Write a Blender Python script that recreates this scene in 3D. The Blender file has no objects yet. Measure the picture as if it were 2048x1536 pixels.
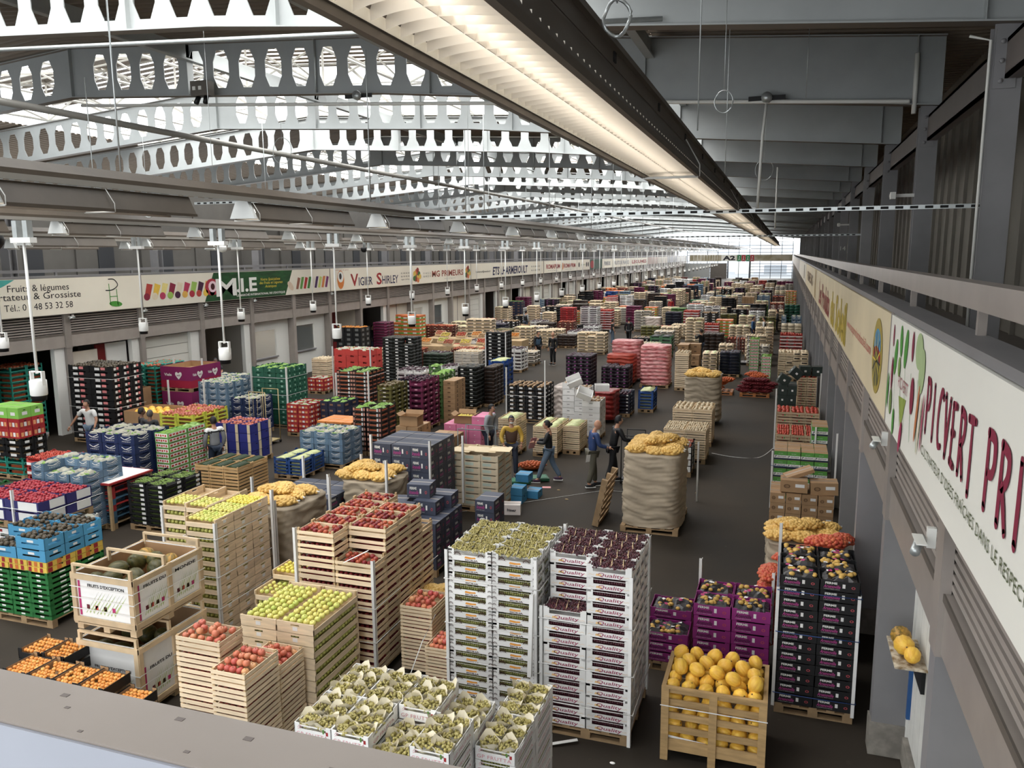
import bpy, math, random
import numpy as np
from mathutils import Vector, Matrix, Euler
C = bpy.context.scene.collection
SC = bpy.context.scene
# ---------------------------------------------------------------- camera
cam_d = bpy.data.cameras.new('camera'); cam = bpy.data.objects.new('camera', cam_d); C.objects.link(cam)
cam_d.sensor_fit = 'HORIZONTAL'; cam_d.sensor_width = 36.0; cam_d.lens = 1600.0/2048.0*36.0
cam_d.clip_start = 0.1; cam_d.clip_end = 600
RW = Matrix(((0.94680316, -0.04530778, 0.31860787), (0.32174559, 0.15357366, -0.93428845), (-0.00659924, 0.98709794, 0.15998161)))
cam.matrix_world = Matrix.Translation((0, 0, 6.0)) @ RW.to_4x4()
SC.camera = cam
# ---------------------------------------------------------------- world, exposure
w = bpy.data.worlds.new('World'); SC.world = w; w.use_nodes = True
bg = w.node_tree.nodes['Background']; bg.inputs[0].default_value = (0.95, 0.98, 1.0, 1); bg.inputs[1].default_value = 2.0
SC.view_settings.view_transform = 'Standard'; SC.view_settings.look = 'None'
SC.view_settings.gamma = 1.0; SC.view_settings.exposure = 0.42; SC.view_settings.use_curve_mapping = False
cy = SC.cycles
cy.max_bounces = 5; cy.diffuse_bounces = 3; cy.glossy_bounces = 2; cy.transmission_bounces = 2; cy.transparent_max_bounces = 8
cy.caustics_reflective = False; cy.caustics_refractive = False; cy.use_denoising = True
cy.sample_clamp_indirect = 4.0
# daylight through the roof lights: one large soft source in the opening of every glazed bay
def area(name, loc, sx, sy, energy, color=(1.0, 0.975, 0.94), rot=(0, 0, 0)):
    d = bpy.data.lights.new(name, 'AREA'); d.shape = 'RECTANGLE'; d.size = sx; d.size_y = sy
    d.energy = energy; d.color = color
    o = bpy.data.objects.new(name, d); C.objects.link(o); o.location = loc; o.rotation_euler = rot
    return o
GLAZED = [(0.3, 13.1)]+[(20.25+20*i, 33.2+20*i) for i in range(9)]
for (a, b) in GLAZED:
    area('rooflight_daylight', (-16.5, (a+b)/2, 16.8), 27, b-a, (b-a)*27*21.0)
area('end_daylight', (-10.5, 203.5, 6.5), 22, 9, 5000, rot=(math.radians(-90), 0, 0))

# ---------------------------------------------------------------- helpers
def lin(c):
    return tuple(((x/12.92) if x <= 0.04045 else ((x+0.055)/1.055)**2.4) for x in c)
def rgb(r, g, b):
    m = .3*r+.6*g+.1*b; k = .80 if max(r, g, b)-min(r, g, b) > 110 else .88   # colours as they look, a little muted
    return lin(tuple(max(0, m+(c-m)*k)/255. for c in (r, g, b)))
_M = {}
def mat(name, col, rough=0.6, metal=0.0, vary=0.0, scale=8.0, bump=0.0, emit=None, spec=0.4, col2=None, stretch=None, trans=0.0):
    if name in _M: return _M[name]
    m = bpy.data.materials.new(name); m.use_nodes = True; nt = m.node_tree
    p = nt.nodes['Principled BSDF']; p.inputs['Base Color'].default_value = (*col, 1)
    p.inputs['Roughness'].default_value = rough; p.inputs['Metallic'].default_value = metal
    p.inputs['Specular IOR Level'].default_value = spec
    if emit:
        p.inputs['Emission Color'].default_value = (*emit[0], 1); p.inputs['Emission Strength'].default_value = emit[1]
    if vary or bump or col2:
        tc = nt.nodes.new('ShaderNodeTexCoord'); mp = nt.nodes.new('ShaderNodeMapping'); nz = nt.nodes.new('ShaderNodeTexNoise')
        nt.links.new(tc.outputs['Object'], mp.inputs[0]); nt.links.new(mp.outputs[0], nz.inputs['Vector'])
        if stretch: mp.inputs['Scale'].default_value = stretch
        nz.inputs['Scale'].default_value = scale; nz.inputs['Detail'].default_value = 4
        if vary or col2:
            c2 = col2 if col2 else tuple(max(0, x*(1-vary)) for x in col)
            rp = nt.nodes.new('ShaderNodeValToRGB'); rp.color_ramp.elements[0].position = 0.36; rp.color_ramp.elements[1].position = 0.64
            rp.color_ramp.elements[0].color = (*c2, 1); rp.color_ramp.elements[1].color = (*col, 1)
            nt.links.new(nz.outputs['Fac'], rp.inputs[0])
            oi = nt.nodes.new('ShaderNodeObjectInfo'); mr = nt.nodes.new('ShaderNodeMapRange'); mr.inputs[3].default_value = .86; mr.inputs[4].default_value = 1.12
            hs = nt.nodes.new('ShaderNodeHueSaturation'); nt.links.new(oi.outputs['Random'], mr.inputs[0]); nt.links.new(mr.outputs[0], hs.inputs['Value'])
            nt.links.new(rp.outputs[0], hs.inputs['Color']); nt.links.new(hs.outputs[0], p.inputs['Base Color'])
        if bump:
            bp = nt.nodes.new('ShaderNodeBump'); bp.inputs['Strength'].default_value = bump; bp.inputs['Distance'].default_value = 0.02
            nt.links.new(nz.outputs['Fac'], bp.inputs['Height']); nt.links.new(bp.outputs[0], p.inputs['Normal'])
    if trans:
        tb = nt.nodes.new('ShaderNodeBsdfTransparent'); mx = nt.nodes.new('ShaderNodeMixShader'); mx.inputs[0].default_value = trans
        nt.links.new(p.outputs[0], mx.inputs[1]); nt.links.new(tb.outputs[0], mx.inputs[2])
        nt.links.new(mx.outputs[0], nt.nodes['Material Output'].inputs['Surface'])
    _M[name] = m
    return m
def randmat(name, cols, rough=0.5, bump=0.0, spec=0.4):
    """colour differs from object to object"""
    if name in _M: return _M[name]
    m = mat(name, cols[0], rough, spec=spec, vary=0.0001, scale=5, bump=bump)
    nt = m.node_tree; p = nt.nodes['Principled BSDF']
    oi = nt.nodes.new('ShaderNodeObjectInfo'); rp = nt.nodes.new('ShaderNodeValToRGB')
    while len(rp.color_ramp.elements) < len(cols): rp.color_ramp.elements.new(0.5)
    for i, c in enumerate(cols):
        rp.color_ramp.elements[i].position = i/(len(cols)-1); rp.color_ramp.elements[i].color = (*c, 1)
    nt.links.new(oi.outputs['Random'], rp.inputs[0]); nt.links.new(rp.outputs[0], p.inputs['Base Color'])
    return m

_ico = {}
def ico(sub):
    if sub in _ico: return _ico[sub]
    t = (1+5**.5)/2
    v = [(-1,t,0),(1,t,0),(-1,-t,0),(1,-t,0),(0,-1,t),(0,1,t),(0,-1,-t),(0,1,-t),(t,0,-1),(t,0,1),(-t,0,-1),(-t,0,1)]
    v = [Vector(x).normalized() for x in v]
    f = [(0,11,5),(0,5,1),(0,1,7),(0,7,10),(0,10,11),(1,5,9),(5,11,4),(11,10,2),(10,7,6),(7,1,8),(3,9,4),(3,4,2),(3,2,6),(3,6,8),(3,8,9),(4,9,5),(2,4,11),(6,2,10),(8,6,7),(9,8,1)]
    for _ in range(sub):
        cache = {}; nf = []
        def mid(a, b):
            k = (min(a, b), max(a, b))
            if k not in cache:
                v.append(((v[a]+v[b])/2).normalized()); cache[k] = len(v)-1
            return cache[k]
        for a, b, c in f:
            x, y, z = mid(a, b), mid(b, c), mid(c, a)
            nf += [(a,x,z),(b,y,x),(c,z,y),(x,y,z)]
        f = nf
    _ico[sub] = ([tuple(x) for x in v], f)
    return _ico[sub]

class MB:
    def __init__(s): s.v = []; s.f = []; s.m = []; s.mats = []; s.smooth = []
    def mi(s, m):
        if m not in s.mats: s.mats.append(m)
        return s.mats.index(m)
    def add(s, vs, fs, m, smooth=False):
        b = len(s.v); s.v += vs; k = s.mi(m)
        for f in fs: s.f.append(tuple(i+b for i in f)); s.m.append(k); s.smooth.append(smooth)
    def box(s, x0, x1, y0, y1, z0, z1, m, M=None):
        vs = [(x0,y0,z0),(x1,y0,z0),(x1,y1,z0),(x0,y1,z0),(x0,y0,z1),(x1,y0,z1),(x1,y1,z1),(x0,y1,z1)]
        if M is not None: vs = [tuple(M @ Vector(q)) for q in vs]
        s.add(vs, [(0,3,2,1),(4,5,6,7),(0,1,5,4),(1,2,6,5),(2,3,7,6),(3,0,4,7)], m)
    def quad(s, a, b, c, d, m): s.add([a, b, c, d], [(0,1,2,3)], m)
    def prism(s, pts, o, u, v, n, t, m):
        """polygon pts (2D) in plane o+u*x+v*y, thickness t along n"""
        o, u, v, n = Vector(o), Vector(u), Vector(v), Vector(n)
        A = [tuple(o+u*x+v*y) for x, y in pts]; B = [tuple(o+u*x+v*y+n*t) for x, y in pts]; k = len(pts)
        s.add(A+B, [tuple(range(k))[::-1], tuple(range(k, 2*k))]+[(i, (i+1) % k, k+(i+1) % k, k+i) for i in range(k)], m)
    def tube(s, pts, r, m, n=8, smooth=True, cap=True):
        pts = [Vector(p) for p in pts]; rs = r if isinstance(r, (list, tuple)) else [r]*len(pts)
        vs = []; up0 = Vector((0, 0, 1))
        for i, p in enumerate(pts):
            d = (pts[min(i+1, len(pts)-1)]-pts[max(i-1, 0)]).normalized()
            u = d.cross(up0 if abs(d.z) < 0.9 else Vector((1, 0, 0))).normalized(); w_ = d.cross(u)
            vs += [tuple(p+(u*math.cos(a)+w_*math.sin(a))*rs[i]) for a in [2*math.pi*k/n for k in range(n)]]
        fs = [(i*n+k, i*n+(k+1) % n, (i+1)*n+(k+1) % n, (i+1)*n+k) for i in range(len(pts)-1) for k in range(n)]
        if cap: fs += [tuple(range(n))[::-1], tuple(range((len(pts)-1)*n, len(pts)*n))]
        s.add(vs, fs, m, smooth)
    def ball(s, c, r, m, sub=1, sc=(1, 1, 1), rot=None):
        v, f = ico(sub); R = rot
        if R is None: vs = [(c[0]+x*r*sc[0], c[1]+y*r*sc[1], c[2]+z*r*sc[2]) for x, y, z in v]
        else: vs = [tuple(Vector(c)+R @ Vector((x*r*sc[0], y*r*sc[1], z*r*sc[2]))) for x, y, z in v]
        s.add(vs, f, m, True)
    def lathe(s, prof, c, m, n=16):
        vs = [(c[0]+r*math.cos(2*math.pi*k/n), c[1]+r*math.sin(2*math.pi*k/n), c[2]+z) for r, z in prof for k in range(n)]
        fs = [(i*n+k, i*n+(k+1) % n, (i+1)*n+(k+1) % n, (i+1)*n+k) for i in range(len(prof)-1) for k in range(n)]
        s.add(vs, fs, m, True)
    def put(s, o, M):
        """copy another builder in, transformed"""
        b = len(s.v); A = np.array(o.v); M3 = np.array(M.to_3x3()); t = np.array(M.translation)
        s.v += [tuple(x) for x in (A @ M3.T + t)]
        mp = [s.mi(m) for m in o.mats]
        s.f += [tuple(i+b for i in f) for f in o.f]; s.m += [mp[k] for k in o.m]; s.smooth += o.smooth
    def mesh(s, name):
        me = bpy.data.meshes.new(name); me.from_pydata(s.v, [], s.f)
        for m in s.mats: me.materials.append(m)
        me.polygons.foreach_set('material_index', s.m); me.polygons.foreach_set('use_smooth', s.smooth); me.update()
        return me
    def build(s, name, parent=None, loc=None, rot=None):
        return link(name, s.mesh(name), parent, loc, rot)
def link(name, me, parent=None, loc=None, rot=None):
    o = bpy.data.objects.new(name, me); C.objects.link(o)
    if parent is not None: o.parent = parent
    if loc is not None: o.location = loc
    if rot is not None: o.rotation_euler = rot
    return o
def tag(o, label=None, cat=None, group=None, kind=None):
    if label: o['label'] = label
    if cat: o['category'] = cat
    if group: o['group'] = group
    if kind: o['kind'] = kind
    return o
def struct(o): o['kind'] = 'structure'; return o
def empty(name, loc=(0, 0, 0), rz=0.0):
    o = bpy.data.objects.new(name, None); C.objects.link(o); o.location = loc; o.rotation_euler = (0, 0, rz); o.empty_display_size = .1
    return o
# lettering with Blender's built-in font, turned into flat shapes
_T = {}
def glyphs(txt, shear=0.0, bold=0.0, spacing=1.0):
    k = (txt, shear, bold, spacing)
    if k in _T: return _T[k]
    cu = bpy.data.curves.new('t', 'FONT'); cu.body = txt; cu.size = 1.0; cu.shear = shear; cu.offset = bold; cu.resolution_u = 2
    cu.space_character = spacing
    o = bpy.data.objects.new('t', cu); me = bpy.data.meshes.new_from_object(o)
    vs = [tuple(v.co) for v in me.vertices]; fs = [tuple(p.vertices) for p in me.polygons]
    bpy.data.objects.remove(o); bpy.data.meshes.remove(me); bpy.data.curves.remove(cu)
    xs = [v[0] for v in vs]; ys = [v[1] for v in vs]
    _T[k] = (vs, fs, min(xs), max(xs), min(ys), max(ys))
    return _T[k]
def text(mb, txt, c, u, v, width, height, m, shear=0.0, bold=0.0, lift=0.002, spacing=1.0):
    """text centred at c, x along u, y along v, scaled to width x height"""
    vs, fs, x0, x1, y0, y1 = glyphs(txt, shear, bold, spacing)
    c, u, v = Vector(c), Vector(u).normalized(), Vector(v).normalized(); n = u.cross(v)
    sx = width/(x1-x0); sy = height/(y1-y0)
    mb.add([tuple(c+u*((x-(x0+x1)/2)*sx)+v*((y-(y0+y1)/2)*sy)+n*lift) for x, y, z in vs], fs, m)
def stroke(mb, pts, c, u, v, wd, m, lift=0.004, sx=1.0, sy=1.0):
    """hand painted stroke: ribbon with round ends"""
    c, u, v = Vector(c), Vector(u), Vector(v); n = u.cross(v).normalized()
    P = [Vector((x*sx, y*sy, 0)) for x, y in pts]
    ws = wd if isinstance(wd, (list, tuple)) else [wd]*len(P)
    def W(q): return tuple(c+u*q.x+v*q.y+n*lift)
    L = []; R = []
    for i, p in enumerate(P):
        d = (P[min(i+1, len(P)-1)]-P[max(i-1, 0)]).normalized(); s_ = Vector((-d.y, d.x, 0))*ws[i]/2
        L.append(p+s_); R.append(p-s_)
    ring = L[:]
    d = (P[-1]-P[-2]).normalized(); a0 = math.atan2(d.y, d.x)
    k = len(P)
    vs = [W(q) for q in L]+[W(q) for q in R]; fs = [(i, i+1, k+i+1, k+i) for i in range(k-1)]
    mb.add(vs, [f[::-1] for f in fs], m)
    for p, r in ((P[0], ws[0]/2), (P[-1], ws[-1]/2)):
        mb.add([W(p+Vector((math.cos(t*math.pi/6)*r, math.sin(t*math.pi/6)*r, 0))) for t in range(12)], [tuple(range(12))], m)
def catmull(p, n=6):
    out = []
    for i in range(len(p)-1):
        a, b, c_, d = p[max(i-1, 0)], p[i], p[i+1], p[min(i+2, len(p)-1)]
        for k in range(n):
            t = k/n; out.append(tuple(0.5*((2*b[j])+(-a[j]+c_[j])*t+(2*a[j]-5*b[j]+4*c_[j]-d[j])*t*t+(-a[j]+3*b[j]-3*c_[j]+d[j])*t**3) for j in range(len(b))))
    out.append(tuple(p[-1])); return out

# ---------------------------------------------------------------- base materials
WHITE = mat('white_paint', rgb(222, 222, 216), .5)
GREYST = mat('grey_blue_paint', rgb(132, 131, 133), .45, vary=.08, scale=2)
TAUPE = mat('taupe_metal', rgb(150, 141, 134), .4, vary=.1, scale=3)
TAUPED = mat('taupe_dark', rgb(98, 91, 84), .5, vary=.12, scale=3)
DARK = mat('dark_gap', rgb(22, 21, 21), .8)
BLACK = mat('black', rgb(16, 16, 17), .5)
BEAMW = mat('beam_paint', rgb(166, 171, 171), .5, vary=.08, scale=1.5)
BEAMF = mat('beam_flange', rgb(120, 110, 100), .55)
WOOD = mat('pale_wood', rgb(242, 216, 178), .65, vary=.2, scale=3, stretch=(1, 1, 9))
WOOD2 = mat('pale_wood_edge', rgb(196, 164, 118), .65, vary=.2, scale=6)
PALW = mat('pallet_wood', rgb(172, 140, 100), .75, vary=.3, scale=5)
CARD = mat('brown_cardboard', rgb(170, 132, 92), .7, vary=.1, scale=4)
GALV = mat('galvanised', rgb(190, 196, 196), .35, metal=.6, vary=.1, scale=10)
PAPERW = mat('white_card', rgb(232, 231, 228), .55, vary=.04, scale=6)
STRAP = mat('white_strap', rgb(225, 225, 222), .4)
def P(name, r, g, b, rough=.55, vary=.08, **k): return mat(name, rgb(r, g, b), rough, vary=vary, scale=6, **k)
# ================================================================ THE HALL
S = 6.67
FLOORM = mat('asphalt_floor', rgb(66, 60, 55), .62, vary=.0, scale=1)
def floor_mat():
    m = FLOORM; nt = m.node_tree; p = nt.nodes['Principled BSDF']
    tc = nt.nodes.new('ShaderNodeTexCoord')
    n1 = nt.nodes.new('ShaderNodeTexNoise'); n1.inputs['Scale'].default_value = .35; n1.inputs['Detail'].default_value = 8
    n2 = nt.nodes.new('ShaderNodeTexNoise'); n2.inputs['Scale'].default_value = 9; n2.inputs['Detail'].default_value = 5
    for n in (n1, n2): nt.links.new(tc.outputs['Object'], n.inputs['Vector'])
    r1 = nt.nodes.new('ShaderNodeValToRGB'); r1.color_ramp.elements[0].position = .3; r1.color_ramp.elements[1].position = .72
    r1.color_ramp.elements[0].color = (*rgb(40, 36, 31), 1); r1.color_ramp.elements[1].color = (*rgb(66, 58, 49), 1)
    r2 = nt.nodes.new('ShaderNodeValToRGB'); r2.color_ramp.elements[0].position = .64; r2.color_ramp.elements[1].position = .8
    r2.color_ramp.elements[0].color = (0, 0, 0, 1); r2.color_ramp.elements[1].color = (.5, .5, .5, 1)
    nt.links.new(n1.outputs['Fac'], r1.inputs[0]); nt.links.new(n2.outputs['Fac'], r2.inputs[0])
    mx = nt.nodes.new('ShaderNodeMixRGB'); mx.inputs[2].default_value = (*rgb(78, 70, 60), 1)
    nt.links.new(r2.outputs[0], mx.inputs[0]); nt.links.new(r1.outputs[0], mx.inputs[1]); nt.links.new(mx.outputs[0], p.inputs['Base Color'])
    rr = nt.nodes.new('ShaderNodeMapRange'); rr.inputs[3].default_value = .55; rr.inputs[4].default_value = .9; p.inputs['Specular IOR Level'].default_value = .18
    nt.links.new(n1.outputs['Fac'], rr.inputs[0]); nt.links.new(rr.outputs[0], p.inputs['Roughness'])
floor_mat()
b = MB(); b.box(-34, 8, -4, 200, -.2, 0, FLOORM); struct(b.build('floor'))
b = MB(); b.box(-60, 30, 200, 330, -.25, -.02, mat('outside_paving', rgb(150, 155, 160), .8)); struct(b.build('ground'))

def facade(side):
    L = side == 'left'
    xw = -23.1 if L else 1.3          # face of the posts
    s = 1 if L else -1                # towards the hall
    y0 = 20.8 if L else 6.55
    ys = [y0+3.335*n for n in range(-7 if L else -2, 54)]
    def X(d): return xw+s*d           # d: towards the hall positive
    def bx(b, d0, d1, a, c, z0, z1, m):
        b.box(min(X(d0), X(d1)), max(X(d0), X(d1)), a, c, z0, z1, m)
    ya, yb = ys[0], 200
    b = MB(); bx(b, -.28, .06, ya, yb, 2.98, 3.46, TAUPE); bx(b, .06, .075, ya, yb, 3.40, 3.46, TAUPED); struct(b.build('trim_1' if L else 'trim_2'))
    b = MB()
    for k in range(8):
        z = 3.49+k*.083; bx(b, -.06, .02, ya, yb, z, z+.048, TAUPE)
    bx(b, -.12, -.1, ya, yb, 3.46, 4.2, DARK); struct(b.build('wall_vent_louvre_'+side))
    for i, y in enumerate(ys):
        b = MB(); col = GREYST
        bx(b, -.3, .09, y-.11, y+.11, 0, 3.46, col if not L else TAUPE); bx(b, .02, .1, y-.13, y+.13, 2.95, 4.15, TAUPE)
        bx(b, -.32, .11, y-.13, y+.13, 0, .42, mat('concrete', rgb(150, 144, 134), .85, vary=.35, scale=6)) if not L else None
        struct(b.build('column'))
    # gallery slab, roof cap and upper wall
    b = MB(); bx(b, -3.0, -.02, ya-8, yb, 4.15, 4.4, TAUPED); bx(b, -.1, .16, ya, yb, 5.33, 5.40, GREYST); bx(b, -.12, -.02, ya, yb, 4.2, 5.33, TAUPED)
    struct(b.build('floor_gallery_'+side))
    b = MB()
    if L:
        bx(b, -.25, -.17, ya, yb, 5.50, 5.60, GREYST)
        for y in ys: bx(b, -.24, -.18, y-.04, y+.04, 4.3, 5.5, GREYST)
    else:
        bx(b, -.1, .06, ya, yb, 5.60, 5.78, TAUPE)
        for y in ys: bx(b, -.08, -.02, y-.03, y+.03, 4.4, 5.6, TAUPE)
    struct(b.build('wall_guard_rail_'+side))
    xwall = X(-2.5)
    UP = mat('upper_wall_panel_'+side, rgb(104, 101, 96) if L else rgb(128, 122, 112), .6, vary=.1, scale=1.5)
    b = MB(); bx(b, -3.0, -2.9, ya-8, yb, 4.3, 11.2 if not L else 8.7, UP)
    y = ya
    while y < yb:
        bx(b, -2.9, -2.82, y, y+.1, 4.3, 9.4 if not L else 8.3, UP); bx(b, -2.9, -2.86, y+1.1, y+1.9, 4.4, 6.9 if L else 4.4, mat('door_dark', rgb(58, 60, 64), .5)) if L else None
        y += 1.11 if not L else 3.335
    if L: b.box(-46.2, -46, -4, 200, 0, 10.4, UP)
    struct(b.build('wall_'+side))
    # ground floor back wall of the booths
    b = MB(); bx(b, -7, -6.9, ya, yb, 0, 3.4, mat('booth_back', rgb(120, 112, 98), .7)); bx(b, -7, -.3, ya, yb, 3.3, 3.42, TAUPED); struct(b.build('wall_booth_'+side))
    return ys, X
ysL, XL = facade('left'); ysR, XR = facade('right')

# booths on the left: what closes each bay
CREAM = mat('cream_panel', rgb(214, 206, 190), .6, vary=.06, scale=2)
SHUT = mat('shutter', rgb(212, 210, 200), .5)
WIN = mat('window_glass', rgb(120, 130, 135), .08, spec=.8, trans=.75)
RED = mat('red_panel', rgb(120, 22, 24), .5)
ROOMW = mat('room_light_wall', rgb(205, 198, 186), .7)
def bay(y0, y1, kind, X, s, n):
    ya, yb = y0+.12, y1-.12; x = X(-.2)
    def bx(b, d0, d1, a, c, z0, z1, m): b.box(min(X(d0), X(d1)), max(X(d0), X(d1)), a, c, z0, z1, m)
    b = MB()
    if kind == 'shutter':
        for k in range(7): bx(b, -.25, -.2, ya, yb-.5, .42*k, .42*k+.40, SHUT)
        bx(b, -.27, -.25, ya, yb-.5, 0, 2.97, TAUPED); bx(b, -.2, -.05, yb-.5, yb, 0, 2.97, WHITE)
        struct(b.build('door_%d' % n))
    elif kind == 'cream':
        bx(b, -.35, -.25, ya, yb, 0, 2.97, CREAM); bx(b, -.25, -.22, (ya+yb)/2-.02, (ya+yb)/2+.02, 0, 2.97, TAUPE); struct(b.build('wall_%d' % n))
    elif kind == 'half':
        bx(b, -.35, -.25, ya, (ya+yb)/2-.2, 0, 2.75, CREAM); bx(b, -.38, -.3, (ya+yb)/2-.2, (ya+yb)/2+.2, 0, 2.9, RED); bx(b, -.35, -.25, (ya+yb)/2+.2, yb-.4, 0, 2.9, WHITE)
        bx(b, -.2, -.02, yb-.35, yb, 0, 2.97, WHITE); struct(b.build('wall_%d' % n))
    elif kind == 'window':
        bx(b, -.35, -.25, ya, yb, 0, 1.2, WHITE); bx(b, -.35, -.25, ya, yb, 2.5, 2.97, WHITE)
        bx(b, -.35, -.25, ya, ya+.25, 1.2, 2.5, WHITE); bx(b, -.35, -.25, yb-1.0, yb, 1.2, 2.5, WHITE); bx(b, -.3, -.15, ya+.2, yb-1.0, 1.16, 1.22, GREYST)
        bx(b, -3.4, -3.3, ya, yb, 0, 2.97, ROOMW)
        bx(b, -3.3, -.35, ya, ya+.05, 0, 2.97, ROOMW)
        f = struct(b.build('window_%d' % n))
        g = MB(); bx(g, -.31, -.3, ya+.25, yb-1.0, 1.2, 2.5, WIN); g.build('pane', f)
        sh = MB()
        for k in range(3):
            bx(sh, -3.28, -2.95, ya+.4, yb-1.1, 1.2+k*.45, 1.23+k*.45, TAUPED)
            for q in range(5): bx(sh, -3.25, -3.0, ya+.5+q*.35, ya+.62+q*.35, 1.23+k*.45, 1.45+k*.45, [RED, BLACK, WHITE, CARD, GREYST][(q+k) % 5])
        area('booth_lamp', (XL(-1.9), (ya+yb)/2, 2.9), 2.0, 1.2, 45, (1, .96, .9))
        tag(sh.build('wall_shelf'), 'office shelves with small files seen through %s' % ({23: 'window nearest the camera on left wall', 24: 'second window on left wall'}.get(n, 'a farther booth window')), 'shelf', None if n in (23, 24) else 'office shelves behind farther booth windows')
    elif kind == 'open':
        bx(b, -.2, -.02, yb-.4, yb, 0, 2.97, WHITE); bx(b, -6.8, -.3, ya-.12, ya-.05, 0, 2.97, CREAM)
        struct(b.build('wall_%d' % n))
    elif kind == 'red':
        bx(b, -.9, -.8, ya, yb-1.2, 0, 2.97, RED); bx(b, -6.8, -.3, yb+.0, yb+.06, 0, 2.97, CREAM); struct(b.build('wall_%d' % n))
kinds = {-3: 'open', -2: 'open', -1: 'open', 0: 'half', 1: 'shutter', 2: 'open', 3: 'window', 4: 'window', 5: 'red', 6: 'open', 7: 'cream', 8: 'window', 9: 'window', 10: 'cream', 11: 'shutter', 12: 'open', 13: 'cream', 14: 'open', 15: 'cream', 16: 'shutter'}
for n in range(-7, 52):
    y = 20.8+3.335*n
    bay(y, y+3.335, kinds.get(n, ['cream', 'open', 'shutter'][n % 3]), XL, 1, n+20)
# right hand booths: grey doors behind the posts, white boarded door in the first bay
b = MB()
for i, y in enumerate(ysR):
    for q in range(3):
        b.box(1.72, 1.76, y+.2+q*1.02, y+1.18+q*1.02, 0, 2.97, mat('grey_door_leaf', rgb(112, 111, 112), .5, vary=.1, scale=2) if (i+q) % 3 else CREAM)
struct(b.build('wall_booth_doors_right'))
b = MB()
for q in range(8): b.box(1.60, 1.63, 6.85+q*.36, 7.20+q*.36, .35, 2.9, mat('white_board', rgb(214, 214, 208), .6, vary=.08, scale=5))
b.box(1.58, 1.66, 9.75, 9.85, 0, 2.97, WHITE); b.box(1.55, 1.7, 6.8, 9.8, 0, .3, mat('concrete', rgb(150, 144, 134))); b.box(1.56, 1.60, 9.62, 9.68, .6, 1.3, P('blue_strip', 30, 80, 140))
struct(b.build('door_60'))
# columns of the upper storey, both sides, with the beam that ties their heads
TIE = mat('tie_beam', rgb(120, 110, 106), .5, vary=.1, scale=2)
for side, x in (("right", 2.6), ("left", -24.75)):
    for k in range(1, 30):
        y = S*k; b = MB(); z1 = 9.12 if side == 'right' else 8.4
        b.box(x, x+.38, y, y+.03, 4.3, z1, GREYST); b.box(x, x+.38, y+.27, y+.30, 4.3, z1, GREYST); b.box(x+.175, x+.205, y+.03, y+.27, 4.3, z1, GREYST)
        if side == 'right':
            b.box(x+.02, x+.3, y-.025, y, 8.25, 9.05, GREYST)
            for bz in (8.35, 8.62, 8.88): b.tube([(x+.11, y-.05, bz), (x+.11, y-.02, bz)], .035, GREYST, 6)
        struct(b.build('column'))
        if k == 5 and side == 'right':
            pass
b = MB(); b.box(2.76, 2.96, 2, 200, 8.86, 8.92, TIE); b.box(2.76, 2.96, 2, 200, 8.38, 8.44, TIE); b.box(2.76, 2.80, 2, 200, 8.38, 8.92, TIE); struct(b.build('beam'))
t_ = MB(); text(t_, '14', (2.79, S*7-.01, 6.2), (1, 0, 0), (0, 0, 1), .26, .22, WHITE); tag(t_.build('wall_sign_number'), 'small white number 14 painted on a grey column', 'sign')

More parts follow.
